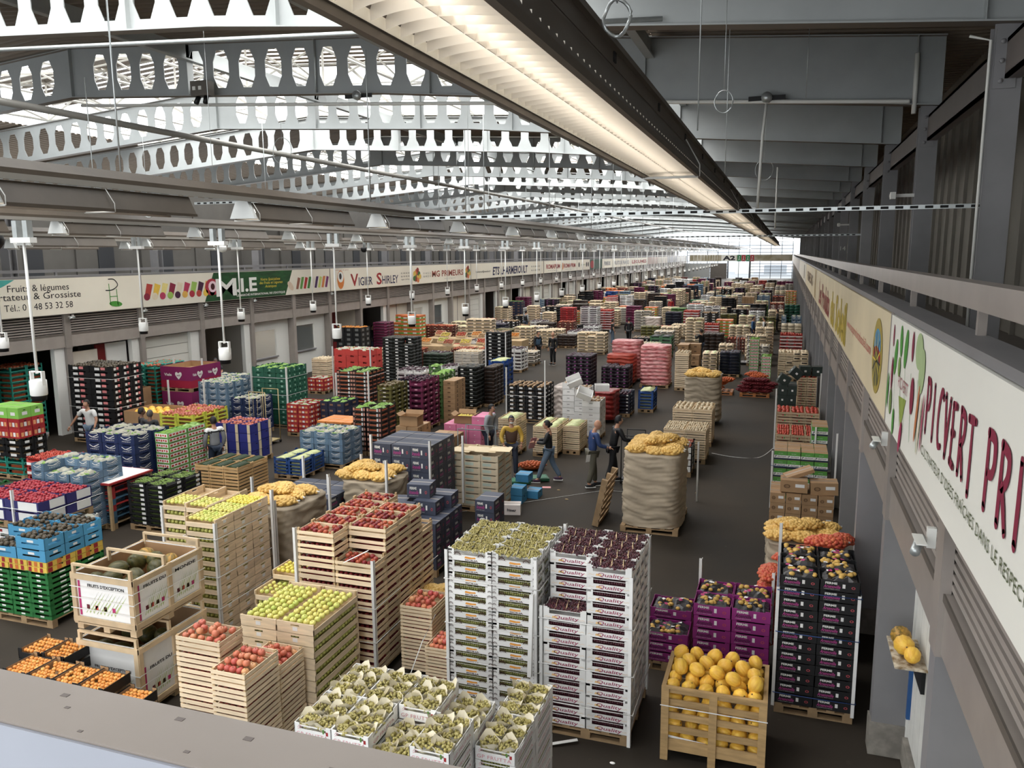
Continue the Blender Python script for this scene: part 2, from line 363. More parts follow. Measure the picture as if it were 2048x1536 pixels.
# ------------------------------------------------ roof beams: castellated plate girders, bent at the ridge
def zbot(x):
    pts = [(-46, 8.78), (-20.95, 10.85), (-10.5, 10.28), (-3.3, 9.62), (3.0, 9.12)]
    for (a, za), (c, zc) in zip(pts, pts[1:]):
        if x <= c: return za+(zc-za)*(x-a)/(c-a)
    return pts[-1][1]
def beam_mesh():
    b = MB(); D = 1.42; T = .012; p = .87; hw = .265
    def web(x0, x1, holes):
        if not holes:
            z0, z1 = zbot(x0), zbot(x1)
            for yy in (-T, T): b.add([(x0, yy, z0), (x1, yy, z1), (x1, yy, z1+D), (x0, yy, z0+D)], [(0, 1, 2, 3)], BEAMW)
            return
        z = zbot((x0+x1)/2); zl, zr = zbot(x0), zbot(x1); xm = (x0+x1)/2
        sl = (zr-zl)/(x1-x0)
        def q(x, h): return (x, zbot(xm)+sl*(x-xm)+h)
        oc = [(-hw*.5, .2), (hw*.5, .2), (hw, .5), (hw, .92), (hw*.5, 1.22), (-hw*.5, 1.22), (-hw, .92), (-hw, .5)]
        ocp = [q(xm+a, h) for a, h in oc]; bl, br, tr, tl = q(x0, 0), q(x1, 0), q(x1, D), q(x0, D)
        ml, mr = q(x0, .5), q(x1, .5); ul, ur = q(x0, .92), q(x1, .92)
        P_ = ocp+[bl, br, mr, ur, tr, tl, ul, ml]
        F_ = [(8, 9, 1, 0), (9, 10, 2, 1), (10, 11, 3, 2), (11, 12, 4, 3), (12, 13, 5, 4), (13, 14, 6, 5), (14, 15, 7, 6), (15, 8, 0, 7)]
        for yy in (-T, T): b.add([(x, yy, zz) for x, zz in P_], F_, BEAMW)
        b.add([(x, -T, zz) for x, zz in ocp]+[(x, T, zz) for x, zz in ocp], [(i, (i+1) % 8, 8+(i+1) % 8, 8+i) for i in range(8)], BEAMW)
    x = -20.95
    k = 0
    web(-20.95, -20.3, False); x = -20.3
    while x+p < -3.6:
        web(x, x+p, k % 6 != 5 or True); k += 1; x += p
    web(x, -3.3, False); web(-3.3, 3.0, False)
    x = -20.95; web(x-.6, x, False); x -= .6
    while x-p > -46: web(x-p, x, True); x -= p
    kn = [-46, -20.95, -10.5, -3.3, 3.0]
    for a, c in zip(kn, kn[1:]):
        for dz in (0, D):
            for yo in ((-.14, .14),):
                z0, z1 = zbot(a)+dz, zbot(c)+dz
                vs = [(a, -.14, z0-.025), (c, -.14, z1-.025), (c, .14, z1-.025), (a, .14, z0-.025), (a, -.14, z0), (c, -.14, z1), (c, .14, z1), (a, .14, z0)]
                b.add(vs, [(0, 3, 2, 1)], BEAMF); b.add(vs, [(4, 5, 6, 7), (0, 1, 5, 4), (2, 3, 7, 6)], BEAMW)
    for x in (-20.95, -16.6, -12.4, -9.0, -3.4, 2.45):
        b.box(x-.01, x+.01, -.13, .13, zbot(x), zbot(x)+D, BEAMW)
    return b.mesh('roof_beam')
bm = beam_mesh()
for k in range(1, 30): struct(link('beam', bm, loc=(0, S*k, 0)))
# purlins along the hall and the deck of the opaque bays
DECK = mat('roof_deck', rgb(120, 105, 88), .6, vary=.1, scale=2)
b = MB()
for x in (-16.6, -9.9, -3.3):
    z = zbot(x); b.box(x-.1, x+.1, 0, 200, z+.95, z+1.0, BEAMW); b.box(x-.01, x+.01, 0, 200, z+1.0, z+1.38, BEAMW)
struct(b.build('beam'))
def deck(ya, yb, x0, x1, nm):
    b = MB(); n = int((yb-ya)/.3); kn = [x for x in (-20.95, -10.5, -3.3, 3.6) if x0 < x < x1]; kn = [x0]+kn+[x1]
    for i in range(n):
        y = ya+(yb-ya)*i/n; st = (yb-ya)/n
        for a, c in zip(kn, kn[1:]):
            za, zc = zbot(a)+1.5, zbot(min(c, 3))+1.5
            pr = [(0, 0), (.3, 0), (.4, .07), (.9, .07), (1, 0)]
            for (u0, h0), (u1, h1) in zip(pr, pr[1:]):
                b.add([(a, y+u0*st, za+h0), (a, y+u1*st, za+h1), (c, y+u1*st, zc+h1), (c, y+u0*st, zc+h0)], [(0, 1, 2, 3)], DECK)
    struct(b.build(nm))
prev = 0
edges = [e for g in GLAZED for e in g]
opaque = list(zip([g[1] for g in GLAZED], [g[0] for g in GLAZED[1:]]+[200]))
for i, (a, c) in enumerate(opaque): deck(a, c, -31, -3.3, 'ceiling_%d' % (i+1))
deck(-3, 200, -46, -31, 'ceiling_left')
deck(-3, 200, -3.3, 4.6, 'ceiling_right'); deck(-3, 0, -31, -3.3, 'ceiling_near')
# lantern over each glazed bay: glazed slopes on white trusses
GLASS = mat('roof_glass', rgb(225, 235, 240), .2, trans=.92)
LANT = mat('lantern_steel', rgb(226, 224, 216), .5)
for gi, (a, c) in enumerate(GLAZED):
    b = MB(); g = MB()
    for x in [-29.5+i*3.3 for i in range(9)]:
        z = zbot(x)+1.5; ym = (a+c)/2
        b.tube([(x, a, z), (x, ym, z+1.5)], .07, LANT, 4, False); b.tube([(x, c, z), (x, ym, z+1.5)], .07, LANT, 4, False)
        b.tube([(x, a, z), (x, c, z)], .05, LANT, 4, False); b.tube([(x, ym, z), (x, ym, z+1.5)], .05, LANT, 4, False)
        b.tube([(x, ym, z), (x, (a+ym)/2, z+.75)], .04, LANT, 4, False); b.tube([(x, ym, z), (x, (c+ym)/2, z+.75)], .04, LANT, 4, False)
        b.tube([(x, ym, z+1.5), (x+3.3, ym, zbot(x+3.3)+1.5)], .045, LANT, 4, False)
        b.tube([(x, ym, z), (x+3.3, ym, zbot(min(3, x+3.3))+3.0)], .045, LANT, 4, False)
    for t in (0, .25, .5, .75, 1.0):
        for sgn in (0, 1):
            y = a+(c-a)/2*t if sgn == 0 else c-(c-a)/2*t
            pts = [(x, y, zbot(x)+1.5+1.5*t) for x in (-31, -20.95, -10.5, -3.3)]
            b.tube(pts, .035, LANT, 4, False)
    ym = (a+c)/2
    kn = (-31, -20.95, -10.5, -3.3)
    for x0, x1 in zip(kn, kn[1:]):
        g.quad((x0, a, zbot(x0)+1.56), (x1, a, zbot(x1)+1.56), (x1, ym, zbot(x1)+3.06), (x0, ym, zbot(x0)+3.06), GLASS)
        g.quad((x0, ym, zbot(x0)+3.06), (x1, ym, zbot(x1)+3.06), (x1, c, zbot(x1)+1.56), (x0, c, zbot(x0)+1.56), GLASS)
    for x0, x1 in zip(kn, kn[1:]):
        n_ = 14
        for i in range(n_):
            ya_, yb_ = ym-2.4+4.8*i/n_, ym-2.4+4.8*(i+1)/n_; hz = 3.1-abs(i+.5-n_/2)*.06
            b.add([(x0, ya_, zbot(x0)+hz), (x0, (ya_+yb_)/2, zbot(x0)+hz+.06), (x1, (ya_+yb_)/2, zbot(x1)+hz+.06), (x1, ya_, zbot(x1)+hz)], [(0, 1, 2, 3)], DECK)
            b.add([(x0, (ya_+yb_)/2, zbot(x0)+hz+.06), (x0, yb_, zbot(x0)+hz), (x1, yb_, zbot(x1)+hz), (x1, (ya_+yb_)/2, zbot(x1)+hz+.06)], [(0, 1, 2, 3)], DECK)
    f = struct(b.build('window_%d' % (80+gi))); g.build('pane', f)
    # opaque end strips where the lantern meets the deck
# ------------------------------------------------ end wall: glazing bars, gate and sign band
FR = mat('glazing_bar', rgb(72, 76, 84), .5); OUT = mat('bright_outdoors', rgb(225, 232, 240), .8)
b = MB()
for x in [-23+i*2.42 for i in range(11)]: b.box(x-.06, x+.06, 199.9, 200.1, 0, 10.2, FR)
for z in (.6, 1.3, 2.0, 2.7, 3.4, 4.1, 5.4, 6.1, 6.9, 7.7, 8.5, 9.3): 
    b.box(-23, -13.4 if z < 3.6 else 1.3, 199.9, 200.1, z-.05, z+.05, FR); b.box(-8.2, 1.3, 199.9, 200.1, z-.05, z+.05, FR)
b.box(-13.5, -13.2, 199.8, 200.2, 0, 4.1, FR); b.box(-8.4, -8.1, 199.8, 200.2, 0, 4.1, FR)
b.box(-23.1, -17.2, 196, 196.2, 0, 3.6, mat('end_partition', rgb(158, 160, 158), .7)); b.box(-17.2, -13.4, 197, 197.2, 0, 3.6, TAUPED)
struct(b.build('window_99'))
b = MB(); b.box(-60, 40, 262, 264, 0, 9, OUT); b.box(-14, -9, 240, 243, 0, 3.2, WHITE); b.box(-6, 0, 236, 240, 0, 2.6, P('van_grey', 170, 178, 186)); struct(b.build('wall_outside'))
def sign(nm, label, x, ya, yb, z0, z1, m, s, fn=None, th=.05):
    """flat sign panel on a side wall; local u runs along the reading direction"""
    b = MB(); b.box(min(x, x-s*th), max(x, x-s*th), ya, yb, z0, z1, m)
    b.box(min(x, x-s*th)-.0, max(x, x-s*th)+.0, ya-.04, ya, z0-.02, z1+.02, TAUPE)
    o = b.build(nm); tag(o, label, 'sign')
    if fn:
        t = MB(); fn(t); t.build('lettering', o)
    return o
# ================================================================ SIGNS
CREAMS = mat('sign_cream', rgb(233, 226, 208), .5, vary=.03, scale=1); INK = mat('ink_dark', rgb(40, 38, 42), .6); INKR = mat('ink_red', rgb(170, 35, 40), .6)
INKG = mat('ink_green', rgb(80, 130, 50), .6); NAVY = mat('ink_navy', rgb(30, 35, 80), .6); MAROON = mat('ink_maroon', rgb(140, 32, 62), .6)
YEL = mat('ink_yellow', rgb(225, 195, 40), .6); ORG = mat('ink_orange', rgb(225, 120, 40), .6); LEAF = mat('leaf_green_ink', rgb(70, 150, 50), .6)
LX = -22.9; U, V = (0, 1, 0), (0, 0, 1)
def lt(t, s, ya, yb, za, zb, m, **k): text(t, s, (LX+.004, (ya+yb)/2, (za+zb)/2), U, V, yb-ya, zb-za, m, **k)
def lpoly(t, pts, m, lift=.004):
    n = len(pts); t.add([(LX+lift, y, z) for y, z in pts], [tuple(range(n))], m)
def blob(t, y, z, ry, rz, m, a=0, n=12, lift=.006):
    ca, sa = math.cos(a), math.sin(a)
    lpoly(t, [(y+ry*math.cos(k*2*math.pi/n)*ca-rz*math.sin(k*2*math.pi/n)*sa, z+ry*math.cos(k*2*math.pi/n)*sa+rz*math.sin(k*2*math.pi/n)*ca) for k in range(n)], m, lift)
def s1(t):
    lt(t, 'Fruits & légumes', 18.62, 20.9, 4.86, 5.14, INK); lt(t, 'Importateur & Grossiste', 17.5, 21.36, 4.6, 4.88, INK); lt(t, 'Tél.: 0   48 53 32 58', 18.45, 21.0, 4.33, 4.54, INK)
    lpoly(t, [(13.0, 5.32), (18.95, 5.32), (18.55, 5.2), (17.6, 4.12), (13.0, 4.12)], P('sign_teal', 40, 170, 160), .003) if False else lpoly(t, [(17.9, 5.31), (18.9, 5.31), (18.5, 5.12), (17.9, 4.9)], P('sign_teal', 60, 175, 165), .003)
    stroke(t, catmull([(22.45, 4.83), (22.75, 4.84), (23.0, 5.0), (22.85, 5.2), (22.6, 5.22)]), (LX, 0, 0), U, V, .035, INK, lift=.006)
    for yy, z1 in ((22.62, 5.05), (22.95, 4.85)): stroke(t, [(yy, 4.3), (yy-.02, z1)], (LX, 0, 0), U, V, .03, LEAF, lift=.006)
    stroke(t, [(22.62, 4.6), (22.95, 4.6)], (LX, 0, 0), U, V, .025, LEAF, lift=.007); blob(t, 22.85, 4.33, .3, .1, LEAF, -.1)
sign('shop_sign', 'long cream shop sign with three black lines of text and leaf logo', LX, 8, 24.08, 4.12, 5.32, CREAMS, 1, s1)
MG_ = mat('mie_green', rgb(28, 84, 38), .6, vary=.5, scale=2.2, stretch=(1, 1, 3))
def s2(t):
    lpoly(t, [(27.57, 4.13), (33.3, 4.13), (33.95, 5.31), (28.2, 5.31)], MG_, .003)
    fr = [(200, 60, 50), (240, 190, 50), (235, 215, 120), (150, 30, 60), (225, 210, 180), (200, 50, 90), (150, 190, 80), (70, 30, 60), (230, 170, 60), (190, 40, 60)]
    for i, c in enumerate(fr):
        y = 24.35+i*.41; m = P('fruit_print_%d' % i, *c)
        lpoly(t, [(y-.12, 4.42), (y+.16, 4.42+.05*(i % 3)), (y+.36, 4.95-.04*(i % 2)), (y+.06, 5.0)], m, .005); blob(t, y+.02, 4.5, .16, .14, P('fruit_print_%d' % ((i+3) % 10), *fr[(i+3) % 10]), 0)
    blob(t, 28.05, 4.72, .42, .36, P('fruit_print_9', 0, 0, 0)); blob(t, 28.1, 4.74, .27, .24, P('lychee_white', 235, 200, 210), lift=.008); blob(t, 28.1, 4.74, .13, .14, P('lychee_stone', 70, 15, 20), lift=.01)
    vg = [(150, 90, 70), (90, 150, 60), (200, 30, 30), (60, 130, 50), (225, 215, 200), (70, 35, 90), (190, 205, 90), (220, 120, 50), (120, 50, 110)]
    for i, c in enumerate(vg):
        y = 34.3+i*.33; m = P('veg_print_%d' % i, *c); lpoly(t, [(y-.1, 4.38), (y+.1, 4.36), (y+.32, 4.9+.05*(i % 2)), (y+.1, 4.95)], m, .005)
    blob(t, 33.75, 4.55, .3, .16, P('root_print', 215, 190, 165), -.7)
    lt(t, 'M', 28.3, 29.65, 4.3, 5.05, WHITE, bold=.02, lift=.008); lt(t, '.I', 29.65, 30.15, 4.42, 5.03, WHITE, bold=.03, lift=.008); lt(t, '.E', 30.25, 31.1, 4.42, 5.05, WHITE, bold=.03, lift=.008)
    lt(t, 'Votre Spécialiste', 31.4, 32.9, 4.84, 5.0, YEL, shear=.3, lift=.008); lt(t, 'des Fruits et Légumes', 31.3, 33.1, 4.68, 4.84, YEL, shear=.3, lift=.008); lt(t, 'Asiatiques', 31.7, 32.6, 4.52, 4.67, YEL, shear=.3, lift=.008)
    lt(t, 'LE MARCHÉ INTERNATIONAL DE L’EXOTIQUE', 29.63, 33.25, 4.22, 4.36, WHITE, bold=.02, lift=.008)
sign('shop_sign', 'green and cream shop sign with big white M.I.E and rows of cut fruit', LX, 24.16, 37.35, 4.12, 5.32, CREAMS, 1, s2)
def s3(t):
    blob(t, 38.45, 4.7, .36, .5, ORG, n=16); blob(t, 38.45, 4.85, .3, .3, WHITE, lift=.008); blob(t, 38.42, 4.88, .13, .17, INK, lift=.01)
    lt(t, 'V', 39.5, 40.35, 4.3, 4.98, INKR, bold=.02); lt(t, 'IGIER', 40.4, 42.0, 4.3, 4.78, NAVY, bold=.01); lt(t, 'S', 42.5, 43.15, 4.28, 4.98, INKR, bold=.02); lt(t, 'HIRLEY', 43.2, 45.3, 4.3, 4.78, NAVY, bold=.01)
    for i in range(3): lt(t, ['01 44 44 44', '06 44 45 45', 'vigier shirley'][i], 45.7, 46.9, 4.82-.2*i, 4.92-.2*i, INK)
    lt(t, 'primeurs en gros', 37.9, 39.3, 5.18, 5.25, INKR)
sign('shop_sign', 'cream shop sign with red and navy serif name and orange bird badge', LX, 37.43, 47.2, 4.12, 5.32, CREAMS, 1, s3)
def s4(t):
    for y in (48.0, 56.85):
        for i in range(14):
            a = i*2.4; r = .12+.03*(i % 7); blob(t, y+.5*math.cos(a)*(.3+i/20), 4.68+.42*math.sin(a)*(.3+i/20), .2, .17, [P('basket_green', 60, 110, 50), P('basket_yellow', 220, 180, 60), P('basket_orange', 215, 110, 50), P('basket_red', 150, 40, 35)][i % 4], lift=.005+.0003*i)
    lt(t, 'MG PRIMEURS', 50.4, 56.0, 4.5, 4.93, mat('ink_rust', rgb(165, 70, 50)), bold=.02)
    lt(t, '01 44 55 22', 49.0, 50.2, 4.72, 4.85, GREYST); lt(t, '06 44 55 10', 49.0, 50.2, 4.52, 4.65, GREYST); lt(t, 'fruits et légumes', 52.5, 54.5, 4.3, 4.38, GREYST)
sign('shop_sign', 'cream shop sign with rust red letters between two fruit baskets', LX, 47.3, 57.5, 4.12, 5.32, CREAMS, 1, s4)
def s5(t):
    lt(t, 'ETS LHARMEROULT', 62.4, 71.9, 4.3, 5.0, NAVY, bold=.03, shear=.12); lt(t, 'lharmeroult@wanadoo.fr', 58.6, 61.9, 4.55, 4.75, INK, bold=.01)
    lt(t, '01 41 80 82 83', 73.0, 75.8, 4.78, 4.92, INK); lt(t, '06 31 80 87 88', 73.0, 75.8, 4.42, 4.56, INK)
sign('shop_sign', 'cream shop sign with slanted navy capitals ETS LHARMEROULT', LX, 57.6, 77.1, 4.12, 5.32, CREAMS, 1, s5)
def romaprim(y0, y1, k):
    def f(t):
        lt(t, 'ROMAPRIM', y0+.8, y1-.7, 4.5, 4.98, INKR, bold=.03); lt(t, 'fruits et légumes', y0+1.4, y1-1.4, 4.28, 4.38, GREYST)
        if k: blob(t, y0+.25, 4.7, .4, .4, ORG)
    return f
sign('shop_sign', 'first of two cream signs with red capitals ROMAPRIM, nearer the camera', LX, 77.3, 83.9, 4.12, 5.32, CREAMS, 1, romaprim(77.3, 83.9, 0))
sign('shop_sign', 'second cream sign reading ROMAPRIM, with round orange badge at its near end', LX, 84.0, 90.6, 4.12, 5.32, CREAMS, 1, romaprim(84.0, 90.6, 1))
def s8(t):
    for y in (91.6, 95.3, 96.2): blob(t, y, 4.75, .3, .3, INK)
    lt(t, 'primeurs', 92.6, 94.6, 4.6, 4.85, INKG)
sign('shop_sign', 'cream sign with three dark round emblems beyond the red lettered signs', LX, 90.7, 97.0, 4.12, 5.32, CREAMS, 1, s8)
sign('shop_sign', 'dark green sign with red patch far along left wall', LX, 97.1, 104.1, 4.12, 5.32, P('sign_dark_green', 40, 80, 62), 1, lambda t: blob(t, 98.3, 4.7, 1.0, .5, INKR))
def far(y0, y1, s, m): return lambda t: lt(t, s, y0+1.2, y1-1.2, 4.45, 5.0, m, bold=.04)
sign('shop_sign', 'cream sign with two lines of grey letters right after the green sign', LX, 104.2, 110.4, 4.12, 5.32, CREAMS, 1, far(104.2, 110.4, 'PRIMEURS', GREYST))
sign('shop_sign', 'long cream sign with grey blue capitals far along left wall', LX, 110.5, 124.2, 4.12, 5.32, CREAMS, 1, far(110.5, 124.2, 'FRUITS DE FRANCE', GREYST))
sign('shop_sign', 'cream sign with dull red capitals, farthest readable one on left wall', LX, 124.3, 140.4, 4.12, 5.32, CREAMS, 1, far(124.3, 140.4, 'LEGUMES', INKR))
for i, (y0, y1, c) in enumerate(((140.6, 152, (170, 140, 130)), (152.2, 165, (190, 180, 165)), (165.2, 180, (120, 125, 140)), (180.2, 198, (170, 172, 175)))):
    sign('shop_sign', '%s plain looking sign at far end of left wall' % ['brownish', 'pale grey', 'slate blue', 'light grey'][i], LX, y0, y1, 4.12, 5.32, P('far_sign_%d' % i, *c), 1)
# ---- right wall
RX = 1.12; UR = (0, -1, 0)
def rt(t, s, y_left, y_right, za, zb, m, **k): text(t, s, (RX-.004, (y_left+y_right)/2, (za+zb)/2), UR, V, y_left-y_right, zb-za, m, **k)
def rpoly(t, pts, m, lift=.004): t.add([(RX-lift, y, z) for y, z in pts], [tuple(range(len(pts)))[::-1]], m)
def rblob(t, y, z, ry, rz, m, a=0, n=16, lift=.006):
    ca, sa = math.cos(a), math.sin(a)
    rpoly(t, [(y+ry*math.cos(k*2*math.pi/n)*ca-rz*math.sin(k*2*math.pi/n)*sa, z+ry*math.cos(k*2*math.pi/n)*sa+rz*math.sin(k*2*math.pi/n)*ca) for k in range(n)], m, lift)
GL = {  # hand painted capitals as strokes in a 1 x 1.3 box
 'P': [[(.1, 0), (.12, 1.25)], [(.12, 1.25), (.6, 1.2), (.68, .85), (.5, .62), (.14, .6)]], 'I': [[(.3, 0), (.32, 1.25)]],
 'C': [[(.75, 1.15), (.45, 1.25), (.15, .9), (.1, .4), (.3, .05), (.7, .08)]], 'V': [[(.05, 1.25), (.35, 0)], [(.35, 0), (.75, 1.25)]],
 'E': [[(.12, 1.2), (.1, .05)], [(.12, 1.2), (.62, 1.22)], [(.1, .63), (.5, .66)], [(.1, .05), (.62, .0)]],
 'R': [[(.1, 0), (.12, 1.25)], [(.12, 1.25), (.6, 1.15), (.62, .85), (.4, .65), (.14, .62)], [(.3, .62), (.7, 0)]],
 'T': [[(.35, -.15), (.38, 1.2)], [(.0, 1.22), (.75, 1.25)]], 'M': [[(.05, 0), (.15, 1.25)], [(.15, 1.25), (.45, .5)], [(.45, .5), (.75, 1.25)], [(.75, 1.25), (.85, 0)]],
 'U': [[(.1, 1.25), (.12, .3), (.35, 0), (.6, .3), (.65, 1.25)]], 'S': [[(.65, 1.1), (.4, 1.25), (.15, .95), (.5, .6), (.6, .25), (.3, 0), (.08, .15)]]}
def painted(t, s, y0, pitch, z0, hh, wd):
    for i, ch in enumerate(s):
        if ch == ' ': continue
        for si, st in enumerate(GL[ch]):
            pts = catmull(st, 5) if len(st) > 2 else [st[0], ((st[0][0]+st[1][0])/2+.02, (st[0][1]+st[1][1])/2), st[1]]
            wds = [wd*(1.25-.5*abs(k/(len(pts)-1)-.3)) for k in range(len(pts))]
            stroke(t, pts, (RX, y0-i*pitch, z0), UR, V, wds, MAROON, lift=.006+.0012*si, sx=pitch*.95, sy=hh/1.25)
def picvert(t):
    # letters measured on the panel: P at 7.0 m, T at 5.4 m, second word from 4.95 m
    painted(t, 'PICVERT', 7.08, .262, 4.57, .42, .055); painted(t, 'PRIMEUR', 5.02, .30, 4.57, .43, .06)
    rt(t, 'CULTIVATEUR D’IDÉES FRAÎCHES DANS LE RESPECT DE LA NATURE', 7.16, 3.1, 4.36, 4.46, P('sub_green', 95, 105, 70), spacing=1.1)
    rt(t, 'PICVERT', 8.78, 8.12, 4.66, 4.78, P('ink_pink', 190, 110, 120)); rpoly(t, [(8.7, 4.58), (8.2, 4.62), (8.45, 4.28)], P('leafy_lime', 150, 175, 60))
    veg = [(9.35, 5.12, .05, .12, MAROON, 0), (9.1, 4.92, .10, .2, LEAF, .3), (8.75, 5.12, .09, .16, LEAF, -.2), (8.4, 5.08, .1, .2, LEAF, .3), (7.98, 5.15, .06, .14, MAROON, 0), (7.6, 5.15, .2, .16, P('fennel', 175, 200, 140), 0), (7.4, 5.0, .14, .2, P('fennel', 0, 0, 0), .3),
           (9.3, 4.72, .06, .18, MAROON, 0), (8.78, 4.86, .08, .1, P('sprout', 130, 170, 80), 0), (9.28, 4.42, .1, .14, P('artichoke', 120, 150, 80), 0), (8.98, 4.26, .07, .14, LEAF, 0),
           (7.84, 4.72, .1, .17, MAROON, 0), (7.5, 4.62, .045, .27, P('carrot', 220, 120, 60), .25), (7.34, 4.55, .03, .27, P('parsnip', 230, 215, 185), .2), (7.2, 4.6, .03, .25, P('radish', 190, 40, 90), .1), (8.4, 4.22, .07, .17, P('radish', 0, 0, 0), .35), (9.55, 4.5, .05, .2, LEAF, .1)]
    for i, (y, z, a, b_, m, r) in enumerate(veg): rblob(t, y, z, a, b_, m, r, lift=.005+.0004*i)
    for y in (9.15, 8.7, 8.4, 8.0, 7.6): stroke(t, [(9.0-y, 4.9), (9.05-y+.1, 4.3)], (RX, 9.0, 0), UR, V, .012, LEAF, lift=.004)
sign('shop_sign', 'large white sign with hand painted maroon letters PICVERT and scattered vegetables', RX, 2.6, 9.66, 4.12, 5.32, mat('sign_white', rgb(238, 236, 226), .5, vary=.03, scale=1), -1, picvert)
def produits(t):
    for a in (30.5, 27.3): pass
    rt(t, 'Les Produits', 30.2, 22.9, 4.25, 5.0, mat('ink_brick', rgb(150, 60, 50)), bold=.03); rt(t, 'du Soleil', 22.2, 16.4, 4.2, 5.05, mat('ink_gold', rgb(190, 160, 30)), bold=.04)
    rt(t, 'www.mesproduitsdusoleil.com', 16.2, 11.65, 4.58, 4.78, P('ink_salmon', 215, 120, 100), bold=.01)
    rblob(t, 10.85, 4.72, .55, .47, mat('gold_leaf', rgb(175, 150, 50)), n=24); rblob(t, 10.85, 4.86, .36, .2, P('sky_blue_print', 80, 150, 190), lift=.008); rblob(t, 10.85, 4.72, .4, .12, INKR, lift=.009); rblob(t, 10.85, 4.56, .34, .22, P('olive_print', 110, 105, 60), lift=.010)
    for k in range(14): stroke(t, [(0, 0), (.42*math.cos(k*.45), .34*math.sin(k*.45))], (RX, 10.85, 4.66), UR, V, .025, YEL if k % 2 else INK, lift=.011)
sign('shop_sign', 'long yellowed cream sign with round gold badge and web address on right', RX, 9.75, 33.2, 4.12, 5.32, mat('sign_aged', rgb(226, 210, 172), .5, vary=.12, scale=.6), -1, produits)
def f2(t):
    rt(t, 'PRIMEURS', 48, 38, 4.5, 5.0, P('ink_ochre', 150, 120, 80), bold=.03); rpoly(t, [(34, 4.2), (35.3, 4.2), (35.3, 5.3), (34, 5.3)][::-1], P('ochre_band', 190, 160, 100))
sign('shop_sign', 'cream sign with ochre letters, next beyond the long yellowed one on right', RX, 33.3, 52, 4.12, 5.32, mat('sign_aged', (0, 0, 0)), -1, f2)
sign('shop_sign', 'pale cream sign with olive band halfway down right wall', RX, 52.2, 80, 4.12, 5.32, CREAMS, -1, lambda t: rpoly(t, [(56, 4.3), (58, 4.3), (58, 5.2), (56, 5.2)][::-1], P('olive_print', 110, 105, 60)))
sign('shop_sign', 'farthest pale sign on right wall before the glazed end', RX, 80.2, 198, 4.12, 5.32, mat('sign_grey', rgb(190, 184, 176)), -1)
# ---- hanging band at the glazed end
b = MB(); b.box(-22.4, 1.2, 199.5, 199.6, 4.05, 5.55, mat('band_photo', rgb(176, 168, 150), .6, vary=.35, scale=.5, col2=rgb(140, 130, 100)))
o = tag(b.build('banner_sign'), 'long banner with A2, green exit and red panels across the glazed end', 'sign')
t = MB(); text(t, 'A2', (-12.4, 199.48, 4.8), (1, 0, 0), V, 0, 0, INK) if False else None
t.box(-14.9, -11.4, 199.42, 199.46, 4.08, 5.5, mat('sign_white', (0, 0, 0)))
text(t, 'A2', (-13.15, 199.41, 4.8), (1, 0, 0), V, 2.9, 1.1, INK, bold=.05)
for i, c in enumerate((LEAF, INKR, LEAF, INKR)):
    x = -11.2+i*.98; m = [P('exit_green', 30, 130, 75), P('fire_red', 190, 40, 45)][i % 2]
    t.box(x, x+.85, 199.42, 199.46, 4.0, 5.5, m); text(t, 'XKXK'[i], (x+.42, 199.41, 4.75), (1, 0, 0), V, .5, .8, WHITE, bold=.03) if False else t.ball((x+.45, 199.4, 5.1), .12, WHITE); t.tube([(x+.45, 199.4, 5.0), (x+.4, 199.4, 4.6), (x+.65, 199.4, 4.25)], .06, WHITE, 5); t.tube([(x+.4, 199.4, 4.6), (x+.2, 199.4, 4.25)], .06, WHITE, 5)
t.build('lettering', o)

